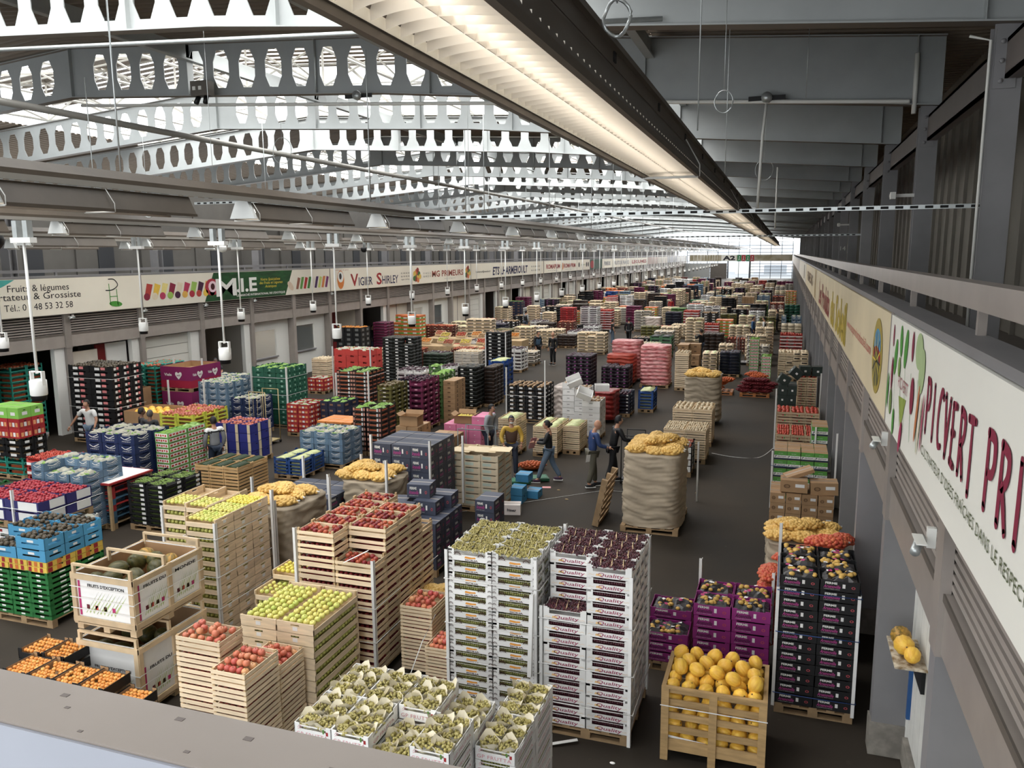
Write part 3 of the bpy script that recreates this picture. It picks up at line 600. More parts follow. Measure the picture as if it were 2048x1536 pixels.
# ================================================================ LUMINAIRES
LAMPM = mat('lamp_housing', rgb(92, 82, 71), .45, vary=.15, scale=3); LAMPL = mat('lamp_housing_edge', rgb(150, 146, 138), .4)
REFL = mat('lamp_reflector', rgb(250, 244, 228), .3, metal=.5); BLADE = mat('lamp_blade', rgb(238, 228, 212), .3, metal=.15, spec=.8)
TUBE = mat('lamp_tube', rgb(255, 250, 240), .3, emit=((1, .97, .94), 5.0)); WCAP = mat('reflector_cap', rgb(215, 218, 216), .5)
WIRE = mat('lamp_wire', rgb(205, 205, 200), .35)
def unit_mesh(L, blades, nb):
    """one trapezoid luminaire of length L: housing, reflector, cross blades; tube kept apart"""
    h = MB()
    for s in (-1, 1):
        h.add([(s*.12, 0, .27), (s*.12, L, .27), (s*.235, L, .03), (s*.235, 0, .03), (s*.105, 0, .27), (s*.105, L, .27), (s*.22, L, .03), (s*.22, 0, .03)], [(0, 1, 2, 3), (7, 6, 5, 4), (0, 3, 7, 4), (1, 5, 6, 2), (3, 2, 6, 7)], LAMPM)
        h.box(min(s*.22, s*.25), max(s*.22, s*.25), 0, L, 0, .035, LAMPM)
    h.box(-.12, .12, 0, L, .26, .28, LAMPM)
    r = MB(); prof = [(-.212, .03), (-.19, .12), (-.14, .2), (-.05, .245), (.05, .245), (.14, .2), (.19, .12), (.212, .03)]
    for (a, za), (c, zc) in zip(prof, prof[1:]): r.add([(a, 0, za), (a, L, za), (c, L, zc), (c, 0, zc)], [(0, 1, 2, 3)], REFL, True)
    if blades:
        for k in range(nb+1):
            y = L*k/nb; n = 12
            vs = []
            for i in range(n+1):
                x = -.205+.41*i/n; bow = -.07*math.cos((i/n-.5)*math.pi)
                vs += [(x, y+bow, .032), (x, y+bow*.55, .135-.06*abs(i/n-.5))]
            r.add(vs, [(2*i, 2*i+2, 2*i+3, 2*i+1) for i in range(n)], BLADE, True)
        for x in (0,): r.box(x-.002, x+.002, 0, L, .036, .07, BLADE)
    t = MB(); t.tube([(-.06, .05, .165), (-.06, L-.05, .165)], .02, TUBE, 8); t.tube([(.06, .05, .165), (.06, L-.05, .165)], .02, TUBE, 8)
    c = MB(); c.tube([(-.24, 0, .0), (.24, 0, .0)], .012, WIRE, 6); c.tube([(.25, 0, 0), (.25, 0, .1), (.13, -.03, .31)], .006, WIRE, 5)
    return h.mesh('housing'), r.mesh('reflector'), t.mesh('tube'), c.mesh('clip')
U_near = unit_mesh(5.8, True, 58); U_far = unit_mesh(1.5, False, 0)
cap = MB()
cap.add([(-.235, 0, .03), (.235, 0, .03), (.11, 0, .3), (-.11, 0, .3), (-.2, .14, .03), (.2, .14, .03), (.1, .1, .3), (-.1, .1, .3)], [(0, 1, 2, 3), (4, 7, 6, 5), (0, 3, 7, 4), (1, 5, 6, 2), (2, 6, 7, 3), (0, 4, 5, 1)], WCAP)
capm = cap.mesh('end_cap')
def luminaire(X_, y, z, near, label, capped=False, grp=None):
    root = empty('strip_light', (X_, y, z)); tag(root, label, 'ceiling light', grp)
    ms = U_near if near else U_far
    link('housing', ms[0], root); link('reflector', ms[1], root); link('tube', ms[2], root); link('clip', ms[3], root)
    if capped: link('end_cap', capm, root, loc=(0, -.12, 0))
    return root
# line 1, close to the camera: continuous
n1 = 0
for i in range(15):
    y = 1.45+i*5.8
    place = 'directly overhead, nearest the camera' if i == 0 else 'just overhead in the near row'
    luminaire(-1.0, y, 6.655, True, 'lit louvred strip light in the near continuous row overhead, one of its long chain', capped=(i == 0), grp='strip lights of the near continuous row') if i else luminaire(-1.0, y, 6.655, True, 'lit louvred strip light nearest the camera, directly overhead, with white end', True)
b = MB(); b.box(-1.12, -.88, 1.3, 89, 6.94, 7.02, LAMPM); b.box(-1.15, -.85, 1.3, 89, 7.02, 7.05, LAMPM)
for y in [2.7+i*1.5 for i in range(40)]: b.box(-.88, -.872, y, y+.05, 6.96, 7.01, DARK)
tag(b.build('light_trunking'), 'dusty brown trunking above the near continuous row of strip lights', 'light trunking')
rows = [(-8.25, 6.56, 'second row of strip lights from the right'), (-15.55, 6.5, 'third row of strip lights from the right'), (-19.9, 6.3, 'fourth row of strip lights from the right'), (-22.2, 6.25, 'row of strip lights closest to left wall'), (-4.6, 0, '')]
for ri, (x, z, nm) in enumerate(rows[:4]):
    b = MB(); b.box(x-.13, x+.13, 1, 196, z+.32, z+.42, LAMPM); b.add([(x+.13, 1, z+.42), (x+.13, 196, z+.42), (x+.04, 196, z+.53), (x+.04, 1, z+.53)], [(0, 1, 2, 3)], LAMPM); b.box(x-.04, x+.04, 1, 196, z+.42, z+.53, LAMPM); b.box(x+.13, x+.16, 1, 196, z+.29, z+.36, LAMPL)
    tag(b.build('light_trunking'), 'grey brown dusty trunking that carries the '+nm.replace('row of strip lights', 'light row'), 'light trunking')
    y = [6.6, 5.2, 8.0, 9.5][ri]
    while y < 150:
        luminaire(x, y, z, False, 'trapezoid strip light with white end cap in the '+nm.replace(' of strip lights', ''), True, nm)
        luminaire(x, y+1.5, z, False, 'trapezoid strip light, far half of a pair, in the '+nm.replace(' of strip lights', ''), False, nm+', far halves')
        y += 4.45*(1 if y < 80 else 1.5)
# hanging wires and rods of the rows
rod = MB(); rod.tube([(0, 0, 0), (0, 0, 3.1)], .012, GALV, 5); rodm = rod.mesh('rod')
for x in (-8.25, -15.55):
    for i in range(12): tag(link('hanging_rod', rodm, loc=(x, 8.5+i*6.67, 7.0)), 'thin steel rod holding the %s light row up' % ('second' if x > -10 else 'third'), 'rod', 'rods over the %s light row' % ('second' if x > -10 else 'third'))
# galvanised struts across the hall
def strut(y, x0, x1, z, lab):
    b = MB(); b.box(x0, x1, y-.02, y+.02, z, z+.012, GALV); b.box(x0, x1, y-.02, y+.02, z+.05, z+.062, GALV); b.box(x0, x1, y+.015, y+.02, z, z+.06, GALV)
    n = int((x1-x0)/.2)
    for i in range(n): b.box(x0+i*.2, x0+i*.2+.09, y-.02, y-.016, z+.012, z+.05, GALV)
    for i in range(n): b.box(x0+i*.2+.09, x0+(i+1)*.2, y-.012, y-.010, z+.012, z+.05, DARK)
    tag(b.build('support_rail'), lab, 'support rail')
strut(13.4, -6.4, 2.6, 6.62, 'slotted galvanised rail running from first grey column across the hall')
strut(17.8, -14.9, -12.2, 7.35, 'short slotted galvanised rail beside the second light row')
strut(33.4, -8, 2.6, 6.62, 'thin galvanised rail crossing to a far grey column')
# ---- pendant projectors in two straight rows
PW = mat('pendant_white', rgb(228, 228, 224), .4)
def pend_parts():
    a = MB(); a.tube([(0, 0, .42), (0, 0, 2.42)], .022, PW, 8)
    c = MB(); c.lathe([(0, .33), (.1, .33), (.125, .31), (.125, .1), (.115, .08)], (0, 0, 0), PW, 18)
    for s in (-1, 1): c.box(s*.115-.012, s*.115+.012, -.03, .03, .25, .46, PW)
    c.box(-.12, .12, -.02, .02, .44, .46, PW)
    d = MB(); d.lathe([(.11, .1), (.105, 0), (.09, 0), (0, .03)], (0, 0, 0), BLACK, 18)
    e = MB(); e.box(-.2, .2, -.06, .06, 2.42, 2.50, PW); e.box(-.15, -.06, -.05, .05, 2.5, 2.75, GALV); e.box(.06, .15, -.05, .05, 2.5, 2.75, GALV)
    return a.mesh('rod'), c.mesh('lamp_body'), d.mesh('lens'), e.mesh('mounting_box')
PP = pend_parts()
def pendant(x, y, lab, g):
    r = empty('pendant_lamp', (x, y, 3.8)); tag(r, lab, 'pendant lamp', g)
    for n_, m_ in zip(('rod', 'lamp_body', 'lens', 'mounting_box'), PP): link(n_, m_, r)
ordn = ['first', 'second', 'third', 'fourth', 'fifth', 'sixth', 'seventh', 'eighth', 'ninth', 'tenth', 'eleventh', 'twelfth', 'thirteenth', 'fourteenth', 'fifteenth', 'sixteenth', 'seventeenth', 'eighteenth', 'nineteenth', 'twentieth']
for i in range(30):
    l1 = ('white cylinder pendant on long rod, %s of the row over left goods' % ordn[i]) if i < 14 else 'white cylinder pendant far down the row over left goods'
    pendant(-17.5, 13.98+4.42*i, l1, 'pendants over the left goods')
for i in range(30):
    l1 = ('white cylinder pendant on long rod, %s of the middle row' % ordn[i]) if i < 14 else 'white cylinder pendant far down the middle row'
    pendant(-10.95, 9.26+4.42*i, l1, 'pendants of the middle row')
# dome cameras under the trunking
for i, (x, y, m_, lab) in enumerate(((-11.6, 9.3, BLACK, 'black dome camera at upper left corner of the view'), (-17.6, 22.2, PW, 'white dome camera beside a pendant rod'), (-17.6, 31.6, BLACK, 'black dome camera over the left goods, half way along'))):
    r = empty('dome_camera', (x, y, 6.28)); tag(r, lab, 'camera'); q = MB(); q.lathe([(0, -.16), (.08, -.14), (.13, -.07), (.14, 0), (.13, .06), (0, .07)], (0, 0, 0), m_, 16); q.build('dome', r); q = MB(); q.tube([(0, 0, .05), (0, 0, .45)], .03, GALV, 8); q.build('bracket', r)
# bullet cameras on the facades
def bullet(x, y, z, s, lab):
    r = empty('bullet_camera', (x, y, z)); tag(r, lab, 'camera')
    q = MB(); q.tube([(s*.03, .14, 0), (s*.10, -.12, -.02)], .035, GALV, 10); q.box(-.035+s*.06, .035+s*.06, -.13, .1, .035, .045, WHITE); q.build('camera_body', r)
    q = MB(); q.box(-s*.04-.03, -s*.04+.03, .11, .16, -.06, .09, WHITE); q.build('wall_box', r)
bullet(1.05, 9.2, 3.98, -1, 'grey bullet camera under the near end of yellowed sign')
bullet(1.05, 6.15, 3.92, -1, 'grey bullet camera on louvres under the hand painted sign')
for i, y in enumerate((20.9, 24.2, 27.6, 30.9, 37.5)): bullet(-22.95, y, 3.98, 1, 'small bullet camera on left wall under the %s' % ['leaf logo sign', 'joint of leaf and green signs', 'white slanted edge of green sign', 'middle of green sign', 'joint of green and bird badge signs'][i])
# ---- pipes and conduits under the roof
def pipe(pts, r, m, lab, cat='pipe'):
    q = MB(); q.tube(pts, r, m, 8); return tag(q.build('pipe'), lab, cat)
pipe([(-16.5, 2, 9.35), (-16.5, 60, 9.55), (-16.5, 150, 9.6)], .085, mat('pipe_grey', rgb(140, 138, 132), .4, metal=.2), 'thick grey pipe running down the hall below the roof beams')
pipe([(-22, 13.2, zbot(-18)-.1), (-2, 13.2, zbot(-3.5)-.05)], .04, GALV, 'grey conduit under the nearest castellated beam')
pipe([(-20.5, 19.8, zbot(-19)-.2), (-3.4, 19.8, 9.55), (2.3, 19.8, 9.2), (2.35, 19.8, 9.2)], .045, WHITE, 'white conduit along the second beam with two junction boxes')
for x, lab in ((-11.0, 'round grey junction box on second beam conduit, left one'), (-.6, 'round grey junction box on second beam conduit, over right bay')):
    q = MB(); z = 9.45 if x > -5 else zbot(x)-.12; q.tube([(x, 19.72, z), (x, 19.62, z)], .12, GALV, 14); q.box(x-.4, x+.4, 19.73, 19.77, z-.05, z+.05, BLACK); tag(q.build('junction_box'), lab, 'junction box')
pipe([(-.6, 19.6, 9.3), (-.65, 19.5, 8.6), (-.7, 19.4, 6.9)], .03, WHITE, 'white rod dropping from the junction box over the right bay')
pipe([(-.5, 32.9, 9.2), (-.5, 32.9, 6.9)], .03, WHITE, 'thin white rod hanging farther down the right bay')
pipe([(2.55, 13.3, 4.4), (2.55, 13.3, 8.9), (2.3, 13.4, 9.0)], .02, WHITE, 'white cable conduit climbing first visible grey column', 'cable')
pipe([(2.45, 19.9, 8.95), (2.45, 19.9, 10.2)], .05, WHITE, 'short white riser pipe at right end of second beam')
for i, (x, y, za, zb) in enumerate(((-.75, 7.0, 7.0, 11), (-1.0, 13.5, 7.0, 10.6), (.2, 17, 8.9, 10.8), (-5.4, 26, 7.0, 11), (-8.1, 20.3, 7.1, 11.3), (-10.9, 13.6, 7, 11.3), (-10.9, 27, 7, 11), (-17.4, 13.3, 6.9, 11.6))):
    q = MB(); q.tube([(x, y, za), (x, y, zb)], .006 if i < 6 else .016, GALV, 4); tag(q.build('suspension_wire'), 'thin suspension wire %s' % ['above near light row by the camera', 'above near light row farther on', 'hanging free in the right bay', 'left of near light row', 'above the second light row, near end', 'dropping to the first middle pendant', 'dropping to a far middle pendant', 'dropping to the first left pendant'][i], 'wire')
for i, (x, y, z, r) in enumerate(((-.74, 3.6, 7.0, .06), (-.9, 11.5, 8.0, .12), (-.6, 20, 7.9, .2), (-12.6, 18.5, 8.7, .28), (-12.2, 13.2, 7.0, .18))):
    q = MB(); q.tube([(x+r*math.cos(a), y+.02*math.sin(a*3), z+r*1.2*math.sin(a)) for a in [k*.35 for k in range(19)]], .008, GALV, 5)
    q.tube([(x, y, z+r), (x, y, z+r+1.2)], .004, GALV, 4); tag(q.build('cable_coil'), 'looped spare cable %s' % ['right beside the near light row', 'hanging over the near light row', 'small loop far in right bay', 'hanging from the thick pipe', 'above the second light row'][i], 'cable')
# floodlight box on second beam, left
r = empty('floodlight', (-15.8, 19.5, 10.35)); tag(r, 'dark grey floodlight box with two lamps on the second beam', 'floodlight')
q = MB(); q.box(-.28, .28, -.15, .15, .1, .5, TAUPED); q.box(-.2, -.1, -.17, -.15, .25, .35, WHITE); q.box(.0, .1, -.17, -.15, .25, .35, WHITE); q.build('housing', r)
for s in (-1, 1): q = MB(); q.tube([(s*.13, 0, .1), (s*.16, -.1, -.1)], .07, BLACK, 10); q.build('lamp', r)
for i, y in enumerate((20.1, 40.1)):
    q = MB(); q.box(2.1, 2.6, y-.05, y-.0, 7.2, 7.27, WHITE); q.box(2.1, 2.2, y-.3, y-.1, 7.15, 7.3, WHITE); tag(q.build('emergency_light'), 'small white emergency light on the %s grey column' % ['second', 'fifth'][i], 'light')
# ================================================================ the rail in front of the camera
RAILM = mat('near_rail_top', rgb(150, 139, 130), .35, vary=.08, scale=3); RAILS = mat('near_rail_side', rgb(140, 144, 155), .4, vary=.06, scale=5)
r_ = empty('hand_rail', (0, 0, 0)); tag(r_, 'wide painted metal hand rail crossing the lower left foreground', 'hand rail')
q = MB(); q.box(-9, .9, .815, .93, 5.285, 5.3, RAILM); q.build('rail_top', r_)
q = MB(); q.box(-9, .9, .81, .825, 5.14, 5.296, RAILS); q.box(-9, .9, .92, .93, 5.14, 5.285, RAILS); q.build('rail_side', r_)
q = MB()
rr_ = random.Random(4)
for i in range(14):
    x = -1.25+i*.075+rr_.uniform(-.03, .03); y = rr_.uniform(.82, .92); s = rr_.uniform(.003, .008)
    q.box(x-s, x+s, y-s*.6, y+s*.6, 5.3, 5.3006, mat('paint_chip', rgb(110, 100, 96), .6))
q.build('chipped_paint', r_)['kind'] = 'stuff'

# ================================================================ CRATES
def crate_slat(w, d, h, m=WOOD, n=2, liner=None, open_=.0):
    """slatted wooden crate: corner posts, boards round the sides, floor boards"""
    b = MB(); t = .008; p = .03
    for sx in (-1, 1):
        for sy in (-1, 1): b.box(min(sx*(w/2-t), sx*(w/2-t-p)), max(sx*(w/2-t), sx*(w/2-t-p)), min(sy*(d/2-t), sy*(d/2-t-p)), max(sy*(d/2-t), sy*(d/2-t-p)), 0.004, h-.004, WOOD2)
    hb = h*(.70)/n; gp = h*.27/n
    for i in range(n):
        z0 = .006+i*(hb+gp); z1 = z0+hb
        z1 = min(z1, h-.006-(open_*h if i == n-1 else 0))
        if z1-z0 < .01: continue
        for s in (-1, 1):
            b.box(-w/2+.003, w/2-.003, min(s*d/2, s*(d/2-t)), max(s*d/2, s*(d/2-t)), z0, z1, m)
            b.box(min(s*w/2, s*(w/2-t)), max(s*w/2, s*(w/2-t)), -d/2+.003, d/2-.003, z0, z1, m)
    b.box(-w/2+.01, w/2-.01, -d/2+.01, d/2-.01, .004, .012, WOOD2)
    return b
def crate_end(w, d, h, ends='x', tag_=True):
    """apple crate: solid end boards with hand slots, low side boards leaving the fruit showing"""
    b = MB(); t = .012
    W, D = (w, d) if ends == 'x' else (d, w)
    def bx(x0, x1, y0, y1, z0, z1, m):
        if ends == 'x': b.box(x0, x1, y0, y1, z0, z1, m)
        else: b.box(y0, y1, x0, x1, z0, z1, m)
    for s in (-1, 1):
        x0, x1 = (W/2-t, W/2) if s > 0 else (-W/2, -W/2+t)
        bx(x0, x1, -D/2, D/2, .003, h-.055, WOOD); bx(x0, x1, -D/2, -.06, h-.055, h-.03, WOOD); bx(x0, x1, .06, D/2, h-.055, h-.03, WOOD); bx(x0, x1, -D/2, D/2, h-.03, h-.004, WOOD)
        bx(-W/2, W/2, s*D/2-(.008 if s > 0 else 0), s*D/2+(0 if s > 0 else .008), .003, h*.52, WOOD)
        xl = W/2+.0015 if s > 0 else -W/2-.0015
        bx(min(xl, xl-s*.001), max(xl, xl-s*.001), -.035, .035, h*.25, h*.25+.05, PAPERW)
        for sy in (-1, 1): bx(min(s*(W/2-t), s*(W/2-t-.02)), max(s*(W/2-t), s*(W/2-t-.02)), min(sy*(D/2-.01), sy*(D/2-.03)), max(sy*(D/2-.01), sy*(D/2-.03)), .003, h-.004, WOOD2)
    bx(-W/2+.01, W/2-.01, -D/2+.01, D/2-.01, .004, .012, WOOD2)
    return b
def crate_tray(w, d, h, m, deco=None, win=(.45, .82), lip=.02, inner=None, span=.72, tabs=True):
    """cardboard or plastic tray: walls with a window below the rim, stacking tabs on the corners"""
    b = MB(); t = .007; z0, z1 = h*win[0], h*win[1]; inner = inner or m
    for axis in (0, 1):
        W, D = (w, d) if axis == 0 else (d, w)
        for s in (-1, 1):
            def bx(a0, a1, za, zb, mm=m, e=0):
                ya, yb = (D/2-t, D/2+e) if s > 0 else (-D/2-e, -D/2+t)
                if axis == 0: b.box(a0, a1, ya, yb, za, zb, mm)
                else: b.box(ya, yb, a0, a1, za, zb, mm)
            hw = W*span/2
            bx(-W/2, W/2, .002, z0); bx(-W/2, -hw, z0, z1); bx(hw, W/2, z0, z1)
            if z1 < h-.01: bx(-hw, hw, z1, h-lip)
            bx(-W/2, -hw, z1, h-.002); bx(hw, W/2, z1, h-.002)
            if tabs:
                bx(-W/2, -W/2+.055, h-.03, h+.012, m); bx(W/2-.055, W/2, h-.03, h+.012, m)
    b.box(-w/2+.005, w/2-.005, -d/2+.005, d/2-.005, .003, .01, inner)
    if deco: deco(b, w, d, h)
    return b
def crate_box(w, d, h, m, deco=None, top=None, openb=False):
    """closed carton with taped flaps and hand holes"""
    b = MB(); e = .004
    if not openb:
        b.box(-w/2+e, w/2-e, -d/2+e, d/2-e, .002, h-.004, m); tm = top or m
        b.box(-w/2+e, w/2-e, -d/2+e, -.003, h-.004, h-.001, tm); b.box(-w/2+e, w/2-e, .003, d/2-e, h-.004, h-.001, tm)
        b.box(-w/2+e, w/2-e, -.02, .02, h-.001, h, mat('tape', rgb(150, 140, 130), .3))
    else:
        t = .007
        for s in (-1, 1):
            b.box(-w/2+e, w/2-e, min(s*d/2-s*e, s*(d/2-t-e)), max(s*d/2-s*e, s*(d/2-t-e)), .002, h, m)
            b.box(min(s*w/2-s*e, s*(w/2-t-e)), max(s*w/2-s*e, s*(w/2-t-e)), -d/2+e, d/2-e, .002, h, m)
        b.box(-w/2+e, w/2-e, -d/2+e, d/2-e, .002, .01, m)
    for s in (-1, 1):
        b.box(min(s*(w/2-e), s*(w/2-e+.001)), max(s*(w/2-e), s*(w/2-e+.001)), -.035, .035, h*.72, h*.72+.022, DARK)
    if deco: deco(b, w, d, h)
    return b
# ---- what is printed on them (front is -y, right side +x)
FX, FV = (1, 0, 0), (0, 0, 1)
def front(b, s, w, d, h, cx, cz, ww, hh, m, **k): text(b, s, (cx*w, -d/2-.001, cz*h), FX, FV, ww*w, hh*h, m, **k)
def side(b, s, w, d, h, cy, cz, ww, hh, m, **k): text(b, s, (w/2+.001, cy*d, cz*h), (0, 1, 0), FV, ww*d, hh*h, m, **k)
def sideL(b, s, w, d, h, cy, cz, ww, hh, m, **k): text(b, s, (-w/2-.001, cy*d, cz*h), (0, -1, 0), FV, ww*d, hh*h, m, **k)
def patch(b, w, d, h, face, u0, u1, z0, z1, m, lift=.0012):
    if face == 'f': b.box(u0*w, u1*w, -d/2-lift, -d/2, z0*h, z1*h, m)
    elif face == 'r': b.box(w/2, w/2+lift, u0*d, u1*d, z0*h, z1*h, m)
    elif face == 'l': b.box(-w/2-lift, -w/2, u0*d, u1*d, z0*h, z1*h, m)
    elif face == 't': b.box(u0*w, u1*w, z0*d, z1*d, h, h+lift, m)
PINK = mat('print_pink', rgb(200, 60, 150), .5); QRED = mat('print_quality_red', rgb(165, 45, 85), .5)
def d_quality(b, w, d, h):
    front(b, 'Quality', w, d, h, .04, .24, .58, .40, QRED, shear=.15, bold=.01, lift=.001)
    b.add([(x*w, -d/2-.002, z*h) for x, z in ((-.3, .16), (-.18, .16), (-.16, .3), (-.28, .34))], [(0, 1, 2, 3)], mat('print_peach', rgb(240, 190, 120)))
    for s in (-1, 1): stroke(b, catmull([(s*.46*w, .2*h), (s*.42*w, .28*h), (s*.38*w, .22*h), (s*.33*w, .26*h)], 3), (0, -d/2, 0), FX, FV, .003, mat('print_peach', (0, 0, 0)), lift=.002)
BRN = mat('print_brown', rgb(70, 42, 36), .5); SOR = mat('print_orange', rgb(240, 150, 40), .5)
def wheel(b, cx, cz, r, o, u):
    o = Vector(o); u = Vector(u); V_ = Vector((0, 0, 1)); n = u.cross(V_)*.0018
    def pt(a, q): return tuple(o+u*(cx+q*math.cos(a))+V_*(cz+q*math.sin(a))+n)
    for k in range(8):
        a = math.pi*k/7; aa = math.pi*(k+.35)/7
        if k < 7: b.add([pt(a, r), pt(math.pi*(k+1)/7, r), pt(math.pi*(k+1)/7, r*.78), pt(a, r*.78)], [(0, 1, 2, 3)], BRN)
        b.add([pt(a-.06, r*.8), pt(a+.06, r*.8), pt(a+.1, .1*r), pt(a-.1, .1*r)], [(0, 1, 2, 3)], BRN)
        b.add([pt(a-.05, r*1.1), pt(a+.05, r*1.1), pt(a+.04, r*1.3), pt(a-.04, r*1.3)], [(0, 1, 2, 3)], BRN)
def d_sicilia(b, w, d, h):
    front(b, 'SICILIA', w, d, h, .04, .12, .30, .14, BRN, bold=.03, lift=.001)
    b.add([(x*w, -d/2-.0015, z*h) for x, z in ((-.12, .26), (.0, .22), (.14, .28), (.13, .42), (.05, .38), (-.1, .42))], [(0, 1, 2, 3, 4, 5)], SOR)
    for cx in (-.28, .26): wheel(b, cx*w, .46*h, .075*w, (0, -d/2, 0), FX)
    for s in (-1, 1): wheel(b, s*.455*w, .1*h, .05*w, (0, -d/2, 0), FX); wheel(b, s*.455*w, .55*h, .04*w, (0, -d/2, 0), FX)
    for cy in (-.3, .05, .35): wheel(b, cy*d, .1*h, .12*d, (w/2, 0, 0), (0, 1, 0))
PEN = mat('print_pen_pink', rgb(205, 130, 140), .5)
def d_gp(b, w, d, h):
    front(b, 'GP FRUTTA', w, d, h, -.02, .3, .85, .26, PEN, lift=.001, spacing=1.1)
    patch(b, w, d, h, 'f', .27, .31, .55, .85, INKG); patch(b, w, d, h, 'f', .36, .42, .45, .7, INKR); stroke(b, catmull([(-.4*w, .6*h), (-.3*w, .78*h), (-.36*w, .85*h), (-.4*w, .7*h)], 3), (0, -d/2, 0), FX, FV, .004, PEN, lift=.002)
    side(b, 'GP FRUTTA', w, d, h, 0, .3, .7, .22, PEN, lift=.001)
def ferme(b, w, d, h, c1, pw):
    for F in (front, side, sideL):
        F(b, 'FERME', w, d, h, -.22, .72, .30, .20, c1, bold=.04, lift=.001); F(b, 'Arsenoville', w, d, h, -.2, .42, .42, .30, pw, shear=.35, bold=.01, lift=.0015)
        F(b, 'POMMES DE TERRE ET OIGNONS', w, d, h, -.2, .18, .4, .05, c1, lift=.001); F(b, 'O', w, d, h, .33, .45, .1, .24, mat('print_ring', rgb(200, 70, 80)), bold=.03, lift=.001)
    patch(b, w, d, h, 'f', .06, .13, .35, .7, PAPERW, .003)
def d_ferme(b, w, d, h): ferme(b, w, d, h, WHITE, PINK)
def d_fermep(b, w, d, h): ferme(b, w, d, h, WHITE, BLACK)
def d_dutoit(b, w, d, h):
    DB = mat('dutoit_blue', rgb(32, 48, 66), .5)
    for f, F in (('f', front), ('l', sideL), ('r', side)):
        patch(b, w, d, h, f, -.49, .49, .02, .2, DB); patch(b, w, d, h, f, -.49, .49, .2, .52, PAPERW)
        F(b, 'DUTOIT', w, d, h, .1, .36, .62, .17, mat('ink_dark', (0, 0, 0)), bold=.02, lift=.002, shear=.1); F(b, 'P', w, d, h, -.36, .36, .14, .26, DB, bold=.03, lift=.002, shear=.2)
        F(b, 'GREAT TASTING', w, d, h, .0, .72, .35, .07, PAPERW, lift=.002)
def d_brown(b, w, d, h): patch(b, w, d, h, 'f', .05, .38, .45, .72, PAPERW); front(b, 'o', w, d, h, -.25, .5, .25, .35, mat('print_brown2', rgb(110, 80, 52)), lift=.001); front(b, 'BIO', w, d, h, -.25, .5, .12, .12, mat('print_brown2', (0, 0, 0)), lift=.0015)
def bird(col):
    def f(b, w, d, h):
        for fc, F in (('f', front), ('r', side)):
            o, u = ((0, -d/2, 0), FX) if fc == 'f' else ((w/2, 0, 0), (0, 1, 0)); W = w if fc == 'f' else d
            stroke(b, catmull([(-.3*W, .7*h), (-.1*W, .5*h), (.05*W, .58*h), (.28*W, .78*h)], 3), o, u, FV, .05*h+.006, WHITE, lift=.002)
            stroke(b, catmull([(-.05*W, .5*h), (.1*W, .45*h), (.3*W, .56*h)], 3), o, u, FV, .05*h, WHITE, lift=.002)
            F(b, 'FRESH', w, d, h, .0, .28, .5, .1, WHITE, lift=.001)
    return f
def dots(c1, c2):
    def f(b, w, d, h):
        for fc in ('f', 'r', 'l'):
            patch(b, w, d, h, fc, -.28, -.06, .28, .72, c1); patch(b, w, d, h, fc, .0, .2, .35, .8, c2)
    return f
def band(c, z0=.6, z1=.95, c2=None):
    def f(b, w, d, h):
        for fc in ('f', 'r', 'l'):
            patch(b, w, d, h, fc, -.49, .49, z0, z1, c)
            if c2: patch(b, w, d, h, fc, -.2, .2, .15, .5, c2, .002)
    return f
def lab(c=None, u=(-.12, .12), z=(.3, .65)):
    def f(b, w, d, h):
        for fc in ('f', 'r', 'l'): patch(b, w, d, h, fc, u[0], u[1], z[0], z[1], c or PAPERW)
    return f
def d_tomato(b, w, d, h):
    for fc in ('f', 'r'):
        patch(b, w, d, h, fc, -.45, .45, .2, .85, PAPERW)
        for i in range(5): patch(b, w, d, h, fc, -.42+i*.17, -.3+i*.17, .28+.1*(i % 2), .7, P('tomato_print', 200, 60, 40), .002)
def d_redcit(b, w, d, h):
    for fc in ('f', 'r'):
        for i in range(3): patch(b, w, d, h, fc, -.4+i*.28, -.2+i*.28, .2, .62, P('citrus_print%d' % (i % 2), 235, 150, 90) if i % 2 == 0 else PAPERW, .002)
def d_avo(b, w, d, h):
    for fc in ('f', 'r'):
        for i in range(3): patch(b, w, d, h, fc, -.4+i*.3, -.27+i*.3, .2, .75, PAPERW if i == 1 else P('avo_green', 70, 92, 62), .002)
def d_mang(b, w, d, h):
    patch(b, w, d, h, 'f', -.3, .3, .3, .62, P('mango_print', 190, 90, 50)); patch(b, w, d, h, 'r', -.35, .35, .3, .6, P('mango_print', 0, 0, 0)); patch(b, w, d, h, 'f', -.48, -.36, .25, .8, P('salmon', 205, 140, 120)); patch(b, w, d, h, 'f', .36, .48, .25, .8, P('salmon', 0, 0, 0)); patch(b, w, d, h, 'f', .2, .3, .2, .8, PAPERW, .003)
# ---- produce
_pm = {}
PC = {'purple_grape': rgb(88, 42, 52), 'green_grape': rgb(158, 158, 84), 'nectarine': rgb(150, 32, 36), 'apple_y': rgb(205, 205, 92), 'apple_p': rgb(205, 92, 74), 'tomato': rgb(205, 62, 40),
      'orange': rgb(235, 140, 40), 'potato': rgb(220, 170, 70), 'bean': rgb(120, 150, 62), 'cucumber': rgb(38, 62, 30), 'lettuce': rgb(120, 165, 60), 'bag': rgb(178, 176, 158), 'avocado': rgb(74, 62, 42),
      'peach': rgb(200, 95, 70), 'garlic': rgb(220, 200, 165), 'leek': rgb(205, 212, 150), 'mushroom': rgb(170, 135, 95), 'berry': rgb(60, 20, 40), 'eggplant': rgb(30, 22, 34), 'redapple': rgb(190, 30, 48), 'pack': rgb(70, 68, 70), 'cherrytom': rgb(190, 80, 40), 'kiwi': rgb(105, 88, 52), 'lemon': rgb(225, 200, 70)}
